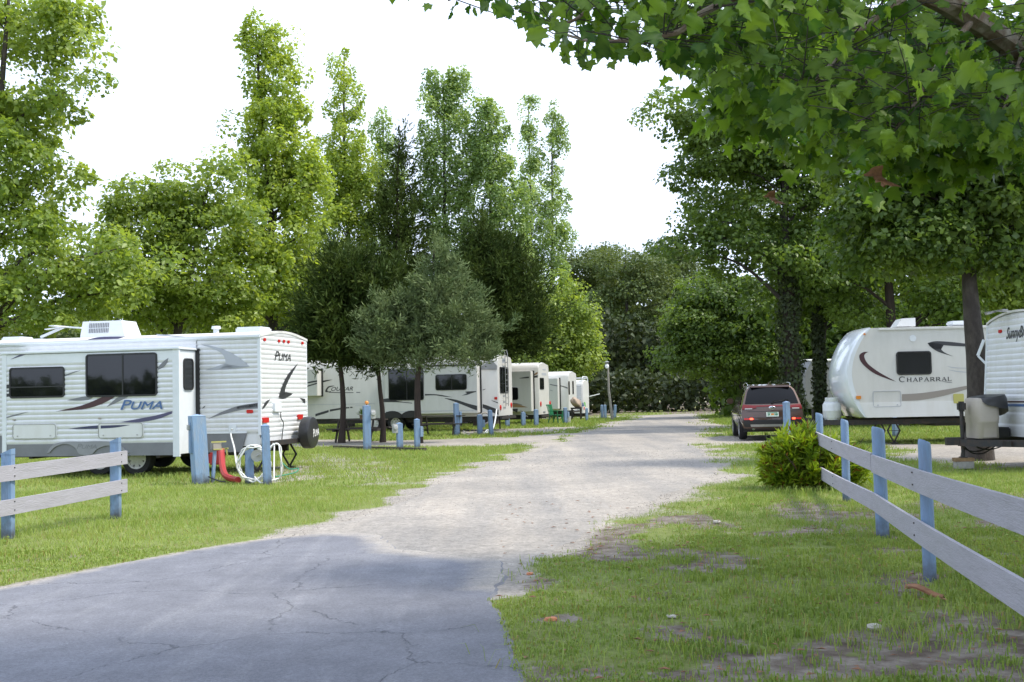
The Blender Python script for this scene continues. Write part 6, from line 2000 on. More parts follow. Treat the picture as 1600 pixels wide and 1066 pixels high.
# the row of hook-up posts further along
LB = 'blue hook-up posts along the sites'
specs = [(574, 634, 703, 11, 'blue post with a meter on its side, tallest of the three on the timber edging', 'meter'),
         (625, 661, 701, 9, 'short blue post with a white meter, between two taller ones on the timber edging', 'meter left'),
         (652, 655, 700, 8, 'slim blue post just in front of a cedar trunk, with a box on its side', 'box'),
         (714, 630, 681, 7.5, 'blue post before the long cream trailer, under its dark arched stripe', 'box'),
         (750, 648, 680, 7, 'blue post under the black slide edge of the long cream trailer', 'box'),
         (768, 641, 680, 6, 'slim leaning blue post just left of the ladder trailer tail lamps', 'plain'),
         (793, 645, 667, 6, 'low blue post directly below the ladder on the cream trailer', 'plain'),
         (818, 644, 666, 6, 'low blue post in front of the tan stripe of the third trailer', 'tap'),
         (838, 640, 666, 6, 'dark blue post below the black slide edge of the third trailer', 'plain'),
         (884, 637, 662, 5, 'blue post below the tail lamps of the fourth trailer', 'box'),
         (917, 638, 658, 3.5, 'thin blue post at the right-hand foot of the small end trailer', 'plain'),
         (941, 633, 654, 3.5, 'first thin blue post from the left beside the light pole', 'plain'),
         (946, 633, 654, 3.5, 'thin blue post immediately left of the light pole', 'plain'),
         (960.5, 633, 654, 3.5, 'thin leaning blue post immediately right of the light pole', 'plain'),
         (1231, 628, 703, 8.5, 'plain blue post standing behind the shrub, in front of the parked car', 'plain'),
         (1399, 652, 682, 7, 'thin blue post below the front jack of the rounded-nose trailer', 'plain')]
for i, (px, ty, by, wp, lab, kd) in enumerate(specs):
    rr_, hh, ww, gg = hook_post(px, ty, by, wp, lab, kd, lean=(-.05 if i == 5 else .07 if i == 13 else random.uniform(-.015, .015)), group=LB)
    if i == 0:
        lp = MB().lathe([(.06, 0), (.055, .05), (.03, .08), (.003, .085)], (0, 0, hh + .05), 'z', 12).tube([(0, 0, hh), (0, 0, hh + .06)], .02, 6).build('warning_lamp', M['lens_amber'], rr_)
# timber edging under the first three
a, b = ground(522, 700), ground(665, 704)
eg = empty('timber_edging', (a.x, a.y, 0), math.atan2(b.y - a.y, b.x - a.x), 'dark landscape timber lying at the feet of three blue posts', 'edging')
Lt = (b - a).length
for i in range(2):
    MB().box(Lt * i / 2 + .01, Lt * (i + 1) / 2 - .01, -.06, .06, -.02, .07, .01).build('timber', M['wood_dark'], eg)

# ================================================================== SMALL THINGS OF THE ROW
def picnic_table(px, py, rz, label, Y=None, s=1.0):
    g = ground(px, py)
    t_ = empty('picnic_table', (g.x, g.y, 0), rz, label, 'table', 'picnic tables under the trees')
    for i in range(5): MB().box(-.9, .9, -.36 + i * .148, -.36 + i * .148 + .138, .72, .755, .004).build('tabletop_board', M['wood_dark'], t_)
    for s_ in (-1, 1):
        for j in range(2): MB().box(-.9, .9, s_ * .62 + j * .145 - .14, s_ * .62 + j * .145 - .005, .43, .465, .004).build('seat_board', M['wood_dark'], t_)
        MB().bar((s_ * .62, -.30, .72), (s_ * .62, -.62, 0), .045, .09).bar((s_ * .62, .30, .72), (s_ * .62, .62, 0), .045, .09).bar((s_ * .66, -.74, .40), (s_ * .66, .74, .40), .045, .09).build('leg_frame', M['wood_dark'], t_)
    return t_
picnic_table(562, 690, R(-14), 'dark picnic table between the cedar trunks in front of the long cream trailer')
picnic_table(688, 681, R(-10), 'dark picnic table beside the third cedar trunk, under the long cream trailer windows')
def plant_pot():
    g = ground(566, 690)
    o = empty('potted_plant', (g.x, g.y, .757), 0, 'small pale green plant standing on the dark picnic table', 'plant')
    MB().lathe([(.06, 0), (.085, .12), (.09, .12), (.09, .14), (.01, .14)], (0, 0, 0), 'z', 14).build('pot', M['wood_raw'], o)
    r = random.Random(3)
    lv = MB()
    for i in range(46):
        a, e = r.uniform(0, 6.28), r.uniform(.2, 1.4)
        d = Vector((math.cos(a) * math.cos(e), math.sin(a) * math.cos(e), math.sin(e)))
        b_ = Vector((0, 0, .13)) + d * r.uniform(.03, .10)
        s_ = d.cross(Vector((.3, .2, .9))).normalized() * .03
        tip = b_ + d * r.uniform(.1, .2)
        md = (b_ + tip) / 2
        lv.add([b_, md + s_, tip, md - s_], [(0, 1, 2), (0, 2, 3)])
    lv.build('foliage', M['leaf_gum'], o)
plant_pot()
def garden_chair():
    g = ground(868.5, 662)
    o = empty('garden_chair', (g.x, g.y, 0), R(60), 'green plastic garden chair before the fourth trailer', 'chair')
    MB().box(-.26, .26, -.25, .25, .40, .44, .02).build('seat', M['plastic_green'], o)
    bk = MB()
    for i in range(6): bk.bar((-.22 + i * .088, .24, .44), (-.25 + i * .10, .36, .92), .05, .02)
    bk.bar((-.28, .36, .92), (.28, .36, .92), .04, .06)
    bk.build('backrest', M['plastic_green'], o)
    for x in (-1, 1):
        for y in (-1, 1): MB().bar((x * .22, y * .21, .40), (x * .28, y * .28, 0), .05, .05).build('leg', M['plastic_green'], o)
        MB().bar((x * .28, -.26, .62), (x * .28, .28, .64), .06, .03).bar((x * .28, -.24, .62), (x * .27, -.25, .3), .05, .03).build('arm', M['plastic_green'], o)
garden_chair()
def tarp_bundle():
    g = ground(901, 657)
    o = empty('cloth_bundle', (g.x, g.y, 0), R(-10), 'tan cloth bundle on a dark stand between the last two trailers', 'bundle')  # a tan bundle only; what the cloth covers is unknown
    r = random.Random(8)
    bm = bmesh.new()
    bmesh.ops.create_icosphere(bm, subdivisions=3, radius=1)
    for v in bm.verts:
        n_ = v.co.copy()
        k = 1 + .10 * math.sin(n_.x * 5 + n_.z * 4) + .07 * math.sin(n_.y * 7 - n_.z * 6)
        v.co = Vector((n_.x * .30 * k, n_.y * .32 * k, .96 + n_.z * .27 * k - .12 * n_.x))
    me = bpy.data.meshes.new('cloth_cover')
    bm.to_mesh(me); bm.free()
    me.polygons.foreach_set('use_smooth', [True] * len(me.polygons))
    link('cloth_cover', me, M['tarp_tan'], o)
    st = MB().box(-.28, .28, -.28, .28, .62, .70)
    for x in (-.24, .24):
        for y in (-.24, .24): st.bar((x, y, .64), (x, y, 0), .05, .05)
    st.build('stand', M['steel_black'], o)
tarp_bundle()
def bucket(px, py, label, mat='plastic_grey'):
    g = ground(px, py)
    o = empty('bucket', (g.x, g.y, 0), 0, label, 'bucket')
    MB().lathe([(.12, 0), (.15, .30), (.16, .30), (.16, .33), (.14, .33), (.11, .03), (.01, .03)], (0, 0, 0), 'z', 16).build('pail', M[mat], o)
    MB().tube([(.155 * math.cos(R(a)), .03, .31 - .12 * math.sin(R(a))) for a in range(0, 181, 20)], .006, 5).build('handle', M['steel_grey'], o)
bucket(887.5, 661, 'pale grey bucket at the foot of the post by the fourth trailer')
hose('water_hose', [P3(776, 640, 47.5), P3(774, 655, 46.8), P3(771, 668, 46), P3(766, 675, 45.4), P3(758, 677, 45.2), P3(762, 672, 45.6), P3(768, 677, 45), P3(756, 679, 44.6)], .03, 'hose_white', 'white hose heaped on the ground between two blue posts of the ladder trailer')
hose('water_hose', [P3(724, 674, 45), P3(732, 678, 44.5), P3(740, 676, 44.8), P3(748, 675, 45)], .03, 'plastic_tan', 'tan hose snaking along the grass below the long cream trailer')
def hose_roll():
    c = at_y(757.5, 653.5, 46.0)
    o = []
    for i in range(40):
        a = 2 * math.pi * i / 13
        o.append((c.x + .20 * math.cos(a), c.y - .02 + .004 * i, c.z + .22 * math.sin(a)))
    ob = MB().tube(o, .035, 6).build('hose_roll', M['plastic_tan'], None, True)
    tag(ob, 'tan hose rolled into a ring on the post under the black slide edge', 'hose')
hose_roll()

# light pole
g = ground(957.5, 656.5)
lp = empty('street_lamp', (g.x, g.y, 0), 0, 'weathered leaning light pole with one globe lamp at the edge of the far wood', 'lamp post')
k = FPX / g.y
H = (656 - 571) / k
MB().tube([(0, 0, -.2), (-.06 * H, 0, H * .55), (-.066 * H, 0, H)], [.085, .065, .05], 10).build('pole', M['pole_grey'], lp, True)
hd = MB().lathe([(.06, -.05), (.09, 0), (.09, .06), (.13, .10), (.05, .14), (.01, .15)], (-.066 * H - .06, -.12, H + .10), 'z', 14).bar((-.066 * H, 0, H), (-.066 * H - .06, -.10, H + .12), .05, .05).build('lamp_head', M['steel_grey'], lp)
MB().lathe([(.01, -.22), (.07, -.20), (.11, -.12), (.10, -.03), (.07, 0)], (-.066 * H - .06, -.12, H + .06), 'z', 16).build('globe', M['lamp_globe'], hd, True)
# small blue sign seen past the car
g = ground(1150, 648)
bs = empty('small_sign', (g.x, g.y, 0), R(-6), 'small dull blue board on a stake at the wood edge, left of the parked car', 'sign')
MB().box(-.45, .45, -.02, .02, .55, 1.0, .01).build('board', M['post_blue'], bs)
MB().box(-.05, .05, .02, .08, -.1, .95).build('stake', M['wood_dark'], bs)

# ================================================================== LITTER IN THE GRASS
def lump(name, px, py, s, mat, label, cat, seed, flat=.5):
    g = ground(px, py)
    r = random.Random(seed)
    bm = bmesh.new()
    bmesh.ops.create_cube(bm, size=1)
    bmesh.ops.subdivide_edges(bm, edges=bm.edges[:], cuts=2, use_grid_fill=True)
    for v in bm.verts:
        n_ = v.co.normalized()
        v.co = v.co.lerp(n_ * .6, .5)
        v.co = Vector((v.co.x * s * 1.3 * r.uniform(.85, 1.15), v.co.y * s * r.uniform(.85, 1.15), v.co.z * s * flat * r.uniform(.85, 1.15)))
    me = bpy.data.meshes.new(name)
    bm.to_mesh(me); bm.free()
    o = link(name, me, M[mat])
    o.location = (g.x, g.y, s * flat * .28)
    o.rotation_euler.z = r.uniform(0, 3)
    return tag(o, label, cat)
lump('brick_fragment', 861, 970, .06, 'brick_orange', 'orange brick fragment on the bare patch near the asphalt edge', 'brick', 1)
lump('brick_fragment', 828, 898, .045, 'brick_orange', 'small orange brick fragment on the sandy asphalt edge, beyond the larger one', 'brick', 2)
lump('stone', 1366, 981, .06, 'stone_pale', 'pale stone in the grass below the lower fence board', 'stone', 3)
lump('stone', 1050, 964, .05, 'stone_pale', 'pale flat stone half sunk in the middle of the near lawn', 'stone', 4, .35)
lump('stone', 1120, 816, .07, 'stone_pale', 'pale buff stone on the lawn short of the shrub', 'stone', 5, .35)
def strip(px0, py0, px1, py1, wd, label, seed):
    a, b = ground(px0, py0), ground(px1, py1)
    r = random.Random(seed)
    L = (b - a).length
    d = (b - a).normalized()
    n_ = Vector((-d.y, d.x, 0))
    vs, fs = [], []
    k = 8
    for i in range(k + 1):
        f = i / k
        w_ = wd * math.sin(math.pi * (.12 + .76 * f)) * r.uniform(.8, 1.1)
        for s, z in ((-1, .035), (0, .055), (1, .03)):
            vs.append(a + d * (L * f) + n_ * (s * w_ / 2) + Vector((0, 0, z + .02 * math.sin(f * 5))))
    for i in range(k):
        for j in range(2): fs.append((i * 3 + j, i * 3 + j + 1, (i + 1) * 3 + j + 1, (i + 1) * 3 + j))
    mb = MB().add(vs, fs)
    mb.add([v + Vector((0, 0, -.012)) for v in vs], [f[::-1] for f in fs])
    return tag(mb.build('bark_strip', M['dead_leaf'], None), label, 'bark')
strip(1415, 925, 1475, 937, .07, 'curled brown strip of bark lying in the grass under the fence', 3)
# ================================================================== TREES
DIA = (np.array([(0, 0, 0), (.36, .42, .10), (0, 1.0, -.06), (-.36, .42, .10)]), np.array([(0, 1, 2), (0, 2, 3)]))
NEEDLE = (np.array([(0, 0, 0), (.11, .45, .03), (0, 1.0, 0), (-.11, .45, .03)]), np.array([(0, 1, 2), (0, 2, 3)]))
LOBED = (np.array([(0, 0, 0), (.48, .12, .10), (.30, .42, .05), (.52, .66, .12), (.20, .66, .03), (0, 1.05, -.08), (-.20, .66, .03), (-.52, .66, .12), (-.30, .42, .05), (-.48, .12, .10), (0, .40, -.02)]),
         np.array([(10, 0, 1), (10, 1, 2), (10, 2, 3), (10, 3, 4), (10, 4, 5), (10, 5, 6), (10, 6, 7), (10, 7, 8), (10, 8, 9), (10, 9, 0)]))
def norm(a): return a / (np.linalg.norm(a, axis=-1, keepdims=True) + 1e-9)
def leaf_mesh(name, P, Nn, D, S, tint, tmpl):
    """one template leaf at each point: Nn blade normal, D growth direction, S length"""
    D = norm(D)
    X = norm(np.cross(D, Nn))
    Z = np.cross(X, D)
    T, F = tmpl
    V = P[:, None, :] + S[:, None, None] * (T[None, :, 0:1] * X[:, None, :] + T[None, :, 1:2] * D[:, None, :] + T[None, :, 2:3] * Z[:, None, :])
    n = len(P)
    FF = (np.arange(n)[:, None, None] * len(T) + F[None]).reshape(-1, 3)
    return npmesh(name, V.reshape(-1, 3), FF, np.repeat(tint, len(T)))
def clump_points(masses, n, r, shell=0.5):
    """clump centres spread through a union of ellipsoids, thicker towards the outside"""
    ms = np.array(masses, float)
    vol = (ms[:, 3] * ms[:, 4] * ms[:, 5]) ** .5
    pick = r.choice(len(ms), n, p=vol / vol.sum())
    d = norm(r.normal(0, 1, (n, 3)))
    rad = shell + (1 - shell) * r.uniform(0, 1, n) ** .6
    # lumpy outline: each mass has its own bulges
    ph = ms[pick, 0] * 1.7
    rad *= 1 + .22 * np.sin(d[:, 0] * 5 + ph) * np.sin(d[:, 2] * 6 + ph * 2.1) + .12 * np.sin(d[:, 1] * 9 + ph)
    rad *= np.where(r.uniform(0, 1, n) < .14, r.uniform(1.0, 1.3, n), 1.0)
    c = ms[pick, :3] + d * rad[:, None] * ms[pick, 3:]
    return c, ms[pick, :3], d
def crown(name, masses, root_loc, n_cl, per, leaf, cr, mat, seed, style='broad', tmpl=DIA, zmin=.6, parent=None, shell=.5, up=.55):
    r = np.random.default_rng(seed)
    if style == 'broad' and name == 'crown' and tmpl is DIA:
        n_cl, per, leaf, cr = int(n_cl * .62), int(per * 2.3), leaf * .69, cr * 1.2      # fuller, better separated boughs
        if mat == 'leaf_shade': n_cl, per, cr = int(n_cl * .8), int(per * 1.25), cr * 1.25
    c, mc, d = clump_points(masses, n_cl, r, shell)
    if style == 'spray' and mat != 'leaf_bush':      # stray boughs break the outline
        fl = r.uniform(0, 1, len(c)) < .22
        c = np.where(fl[:, None], mc + (c - mc) * r.uniform(1.05, 1.45, (len(c), 1)), c)
    k = c[:, 2] > zmin
    c, mc, d = c[k], mc[k], d[k]
    n = len(c)
    crs = cr * r.uniform(.5, 1.45, n)
    ct = r.uniform(0, 1, n)
    I = np.repeat(np.arange(n), per)
    m_ = len(I)
    e = norm(r.normal(0, 1, (m_, 3)) + np.array([0, 0, .25]))
    if style == 'broad':
        rad = r.uniform(.15, 1, m_) ** .36
        e = norm(e + .35 * d[I])
        P = c[I] + e * (rad * crs[I])[:, None] * np.array([.8, .8, 1.1] if mat in ('leaf_tulip', 'leaf_gum') else [1, 1, .42] if mat == 'leaf_shade' else [1, 1, .58])
        Nn = norm(.7 * e + np.array([0, 0, up]) + .55 * r.normal(0, 1, (m_, 3)))
        D = norm(np.cross(Nn, r.normal(0, 1, (m_, 3))) + .25 * e + np.array([0, 0, -.18]))
        S = leaf * (.5 + .95 * r.uniform(0, 1, m_) ** 1.4) * (.8 + .4 * r.uniform(0, 1, n))[I]
    elif style == 'spray':          # cedar and juniper: tufts that point up and out
        ax = norm(d[I] * np.array([1, 1, .5]) + np.array([0, 0, .75]) + .25 * r.normal(0, 1, (m_, 3)))
        t_ = r.uniform(-1, 1, m_)
        P = c[I] + ax * (t_ * crs[I] * 1.15)[:, None] + r.normal(0, .26, (m_, 3)) * (crs[I] * (1 - .6 * np.clip(t_, 0, 1)))[:, None]
        D = norm(ax + .55 * r.normal(0, 1, (m_, 3)))
        Nn = norm(r.normal(0, 1, (m_, 3)) + .5 * d[I])
        S = leaf * r.uniform(.5, 1.3, m_)
    tint = np.clip(.62 * ct[I] + .38 * r.uniform(0, 1, m_), 0, .96)
    if mat == 'leaf_bush': tint = np.where(r.uniform(0, 1, m_) < .07, 1.0, tint)
    P = P - np.array(root_loc)
    me = leaf_mesh(name, P, Nn, D, S, tint, tmpl)
    o = link(name, me, M[mat], parent)
    return o, c - np.array(root_loc)
def px_masses(ms, Y, dr=.9):
    o = []
    for q in ms:
        px, py, rx, ry = q[:4]
        dy = q[4] if len(q) > 4 else 0.0
        yy = Y + dy
        p = at_y(px, py, yy)
        k = FPX / yy
        o.append((p.x, yy, p.z, rx / k, max(rx, ry * .6) / k * dr, ry / k))
    return o
def tree(name, label, Y, tx, ms, n_cl, per, leaf, cr, mat, seed, bark='bark_grey', tr=.2, style='broad', tmpl=DIA, group=None, limbs=14, trunk_top=None, lean=0.0, dr=.9, zmin=.8, shell=.5, cat='tree', straight=1.0, limb_min=.25, up=.55):
    b = at_y(tx, 600, Y)
    loc = (b.x, Y, 0.0)
    root = empty(name, loc, 0, label, cat, group)
    mw = px_masses(ms, Y, dr)
    cr_o, cl = crown('crown', mw, loc, n_cl, per, leaf, cr, mat, seed, style, tmpl, zmin, root, shell, up)
    r = random.Random(seed)
    top = max(m_[2] + m_[5] * .5 for m_ in mw) if trunk_top is None else trunk_top
    hi = max(mw, key=lambda m_: m_[2])
    ex, ey = (hi[0] - loc[0]) * .8 * straight, (hi[1] - loc[1]) * .8 * straight
    pts, rs = [], []
    n = 9
    for i in range(n + 1):
        f = i / n
        z = -.15 + (top + .15) * f
        pts.append(Vector((ex * f ** 1.7 + lean * z + .06 * math.sin(f * 9 + seed), ey * f ** 1.7 + .06 * math.cos(f * 7 + seed), z)))
        rs.append(tr * ((1.28 - .28 * min(1, f * 9)) * (1 - .86 * f)))
    tk = MB().tube(pts, rs, 10)
    tk.build('trunk', M[bark], root, True)
    if limbs:
        ch = [cl[j] for j in sorted(r.sample(range(len(cl)), min(limbs, len(cl))))]
        for c in ch:
            c = Vector(c)
            hz = max(limb_min * top, min(c.z - (Vector((c.x, c.y)) - Vector((ex * .4, ey * .4))).length * (.55 if style == 'broad' else .15), top * .92))
            f = max(0.02, min(hz / top, .95)) * n
            j = min(int(f), n - 1)
            a = pts[j].lerp(pts[j + 1], f - j)
            rr = max(.02, rs[j] * .45)
            md = a.lerp(c, .5) + Vector((r.uniform(-.2, .2), r.uniform(-.2, .2), .12 * (c - a).length))
            q = catmull([a, md, c], 4)
            MB().tube(q, [rr * (1 - .85 * i / (len(q) - 1)) for i in range(len(q))], 5).build('limb', M[bark], root, True)
    return root

GT = 'trees behind the left-hand trailers'
tree('sycamore_tree', 'broad light green tree at the left edge, its top beyond the picture', 36, -40,
     [(30, 30, 95, 80), (100, 60, 45, 55), (0, 130, 90, 90), (105, 165, 55, 45), (-40, 260, 140, 110), (30, 270, 50, 90), (40, 380, 120, 90), (130, 400, 80, 80), (60, 465, 120, 60), (170, 455, 55, 50), (-90, 420, 120, 110), (-120, 100, 110, 120)],
     560, 60, .25, .62, 'leaf_sycamore', 1, 'bark_syc', .30, group=GT, limbs=26)
tree('sycamore_tree', 'mid-height light green tree behind the roof unit of the corrugated trailer', 41, 262,
     [(240, 370, 70, 70), (290, 320, 45, 55), (215, 330, 35, 40), (180, 370, 40, 50), (280, 430, 90, 70), (230, 470, 80, 45), (350, 300, 35, 45), (345, 390, 70, 80), (340, 480, 70, 40)],
     400, 55, .25, .62, 'leaf_sycamore', 2, 'bark_syc', .24, group=GT, limbs=20)
tree('tulip_tree', 'tallest yellow-green tree with a twin-tipped top, left of centre', 44, 432,
     [(396, 62, 14, 26), (440, 75, 26, 40), (430, 140, 46, 55), (432, 210, 60, 55), (415, 270, 42, 60), (455, 290, 55, 60), (430, 370, 75, 60), (400, 440, 85, 55), (460, 450, 55, 50)],
     640, 50, .22, .42, 'leaf_tulip', 3, 'bark_grey', .24, group=GT, limbs=22)
tree('tulip_tree', 'narrow yellow-green tree just right of the tallest one', 57, 548,
     [(536, 105, 17, 26), (545, 160, 28, 40), (535, 225, 36, 45), (556, 270, 40, 45), (520, 290, 38, 50), (560, 330, 40, 40), (530, 370, 50, 55), (500, 430, 60, 50)],
     520, 50, .22, .40, 'leaf_tulip', 4, 'bark_grey', .2, group=GT, limbs=18)
tree('sweetgum_tree', 'pale green slender tree peeping up behind the dark conical cedar', 62, 601,
     [(598, 200, 15, 34), (600, 255, 24, 40), (612, 300, 30, 45), (605, 380, 40, 60)], 150, 50, .22, .46, 'leaf_gum', 5, group=GT, limbs=8)
tree('sweetgum_tree', 'tall mid-green tree with a flat broad top, middle of the skyline', 58, 702,
     [(690, 140, 22, 30), (715, 150, 26, 40), (700, 200, 42, 50), (712, 270, 52, 60), (690, 330, 45, 60), (720, 400, 60, 60)], 460, 50, .22, .46, 'leaf_gum', 6, group=GT, limbs=18)
tree('sweetgum_tree', 'mid-green tree one step lower, right of the flat-topped one', 57, 770,
     [(764, 190, 18, 30), (766, 240, 32, 45), (782, 300, 40, 45), (790, 350, 42, 50), (770, 400, 50, 50)], 360, 50, .22, .46, 'leaf_gum', 7, group=GT, limbs=16)
tree('sweetgum_tree', 'slim green tree with a rounded tip, left of the two on the open sky', 86, 832,
     [(828, 180, 18, 28), (832, 235, 22, 40), (832, 300, 24, 45), (845, 350, 38, 40), (835, 420, 45, 50)], 190, 55, .25, .55, 'leaf_gum', 8, group=GT, limbs=14)
tree('sweetgum_tree', 'slim ragged green tree standing furthest right against the open sky', 87, 862,
     [(868, 190, 12, 24), (872, 235, 17, 32), (862, 285, 24, 36), (878, 320, 18, 26), (868, 365, 32, 34), (850, 400, 30, 30)], 170, 50, .25, .52, 'leaf_gum', 9, group=GT, limbs=14, shell=.2)
tree('cedar_tree', 'tall dark conical cedar in front of the pale tree tops', 56.5, 622,
     [(625, 240, 12, 28), (626, 290, 28, 40), (622, 345, 46, 45), (618, 400, 66, 45), (605, 450, 85, 50), (590, 500, 95, 50), (560, 545, 95, 34), (640, 480, 70, 60), (500, 520, 50, 50), (520, 450, 40, 50)],
     760, 70, .28, .52, 'leaf_cedar', 10, 'bark_brown', .22, 'spray', NEEDLE, 'dark cedars', 8, shell=.35)
tree('cedar_tree', 'wide dark cedar right of the grey-green juniper, above the cream trailers', 54, 748,
     [(752, 385, 30, 40), (770, 430, 56, 50), (800, 450, 52, 50), (790, 505, 62, 50), (735, 460, 60, 60), (822, 520, 40, 36), (760, 535, 55, 30)],
     640, 70, .28, .54, 'leaf_cedar', 11, 'bark_brown', .22, 'spray', NEEDLE, 'dark cedars', 8, shell=.35)
tree('cedar_tree', 'dark cedar with a bare lower trunk, first from the left before the long cream trailer', 38.6, 533,
     [(530, 430, 45, 50), (525, 490, 60, 45), (535, 528, 62, 34), (500, 528, 34, 34), (560, 545, 46, 26)],
     340, 70, .25, .48, 'leaf_cedar', 12, 'bark_brown', .115, 'spray', NEEDLE, 'dark cedars', 8, shell=.35)
tree('cedar_tree', 'dark cedar on the second bare trunk before the long cream trailer', 38.8, 595,
     [(590, 455, 40, 50), (600, 505, 46, 40), (592, 543, 46, 28)],
     240, 70, .25, .46, 'leaf_cedar', 13, 'bark_brown', .10, 'spray', NEEDLE, 'dark cedars', 6, shell=.35)
tree('juniper_tree', 'bushy grey-green juniper on a short trunk, in front of the long cream trailer', 37.4, 650,
     [(690, 405, 20, 30), (688, 440, 38, 32), (705, 480, 50, 34), (722, 520, 54, 30), (735, 552, 42, 18), (620, 482, 28, 26), (606, 512, 42, 28), (600, 542, 42, 20), (655, 522, 40, 30), (660, 560, 42, 16), (768, 525, 14, 20), (574, 506, 12, 16), (650, 470, 24, 26)],
     420, 100, .17, .34, 'leaf_juniper', 14, 'bark_brown', .13, 'spray', NEEDLE, None, 10, shell=.4)
tree('oak_tree', 'rounded light green tree above the last trailers of the row', 78, 880,
     [(880, 458, 24, 26), (888, 495, 36, 38), (902, 540, 26, 32), (865, 545, 38, 36), (850, 490, 30, 50), (898, 570, 26, 20), (850, 590, 40, 22)],
     420, 52, .30, .8, 'leaf_sycamore', 15, group=GT, limbs=12)
GF = 'trees of the far wood'
for i, (px, Y, mss, lab) in enumerate([
    (918, 104, [(915, 425, 36, 28), (925, 470, 45, 40), (930, 530, 45, 45), (925, 590, 45, 35)], 'dark far tree behind the globe lamp, left end of the far wood'),
    (985, 100, [(975, 415, 38, 30), (1010, 425, 38, 32), (990, 470, 55, 45), (985, 540, 55, 50), (990, 600, 55, 35)], 'broad dark far tree rising at the end of the drive'),
    (1052, 108, [(1045, 405, 34, 26), (1065, 440, 40, 40), (1060, 500, 45, 50), (1060, 570, 45, 45)], 'olive-topped far tree right of the end of the drive'),
    (950, 112, [(950, 410, 24, 22), (955, 450, 35, 35), (955, 520, 45, 50)], 'far tree whose tip shows between two broader ones')]):
    tree('oak_tree', lab, Y, px, mss, 420, 46, .36, 1.0, 'leaf_oak', 30 + i, group=GF, limbs=8, tr=.3)
# vine-hung shapes on the far edge
tree('oak_tree', 'medium green tree with low spreading crown, left of the parked car', 62, 1166,
     [(1105, 455, 40, 36), (1150, 470, 45, 36), (1085, 500, 42, 40), (1130, 515, 50, 40), (1175, 500, 40, 45), (1070, 555, 38, 30), (1120, 565, 50, 28), (1165, 555, 40, 26)],
     460, 56, .27, .7, 'leaf_shade', 40, 'bark_grey', .18, limbs=16, trunk_top=6)
GR = 'shade trees over the right-hand sites'
tree('sycamore_tree', 'big dark-trunked tree between the rounded-nose trailer and the right edge', 23.1, 1525,
     [(1450, 300, 110, 70), (1560, 290, 100, 80), (1380, 350, 90, 55), (1600, 200, 130, 100), (1480, 200, 120, 80), (1650, 350, 90, 70), (1440, 390, 80, 35), (1590, 400, 50, 30), (1370, 270, 60, 60)],
     620, 60, .20, .46, 'leaf_shade', 50, 'bark_syc', .275, tmpl=DIA, group=GR, limbs=26, lean=.0, dr=.8, trunk_top=6.5, straight=.12, limb_min=.72)
tree('sycamore_tree', 'tall shade tree whose crown edge stands against the sky, right of the drive', 42.6, 1237,
     [(1075, 185, 50, 36), (1120, 230, 70, 45), (1080, 290, 30, 26), (1105, 350, 50, 26), (1160, 170, 80, 70), (1180, 300, 90, 70), (1240, 220, 100, 90), (1150, 390, 70, 40), (1240, 400, 80, 60), (1075, 385, 30, 14), (1290, 330, 70, 80), (1210, 110, 90, 70), (1150, 240, 70, 70, 4), (1190, 330, 80, 60, 5), (1130, 320, 50, 40, 4)],
     800, 46, .24, .56, 'leaf_shade', 51, 'bark_grey', .24, group=GR, limbs=26, shell=.4, straight=.15)
tree('sycamore_tree', 'shade tree on the thin second trunk behind the parked car', 46, 1278,
     [(1270, 400, 60, 50), (1320, 370, 70, 60), (1290, 470, 50, 40), (1340, 440, 60, 50), (1230, 470, 40, 40)],
     280, 46, .28, .7, 'leaf_shade', 52, 'bark_grey', .26, group=GR, limbs=14)
tree('sycamore_tree', 'shade tree whose trunk rises behind the roof of the rounded-nose trailer', 43, 1404,
     [(1400, 380, 80, 60), (1460, 420, 60, 50), (1350, 460, 55, 40), (1430, 340, 80, 50), (1480, 460, 40, 36), (1330, 290, 70, 60), (1450, 290, 90, 70), (1560, 310, 90, 70), (1340, 200, 80, 60)],
     480, 46, .27, .66, 'leaf_shade', 53, 'bark_brown', .26, group=GR, limbs=14)
tree('sycamore_tree', 'sunlit light green tree behind the trailer at the right edge', 44, 1640,
     [(1580, 400, 50, 50), (1600, 450, 60, 40), (1640, 380, 80, 80), (1560, 460, 40, 30), (1660, 460, 80, 50)],
     300, 46, .27, .66, 'leaf_sycamore', 54, 'bark_brown', .24, group=GR, limbs=14)
for i, (px, mss, lab) in enumerate([
    (1300, [(1290, 430, 70, 60), (1250, 500, 50, 45), (1320, 500, 60, 45), (1300, 560, 60, 30)], 'background tree filling the gap behind the grey trailer'),
    (1440, [(1430, 420, 80, 60), (1390, 490, 60, 40), (1470, 490, 60, 40), (1430, 545, 70, 30)], 'background tree low behind the rounded-nose trailer roof'),
    (1550, [(1560, 380, 80, 60), (1520, 460, 60, 50), (1590, 480, 70, 40), (1550, 540, 80, 30)], 'background tree behind the antenna of the right-edge trailer')]):
    tree('oak_tree', lab, 64, px, mss, 260, 46, .36, .85, 'leaf_sycamore' if i != 0 else 'leaf_shade', 60 + i, group='trees filling the back of the right-hand sites', limbs=10)
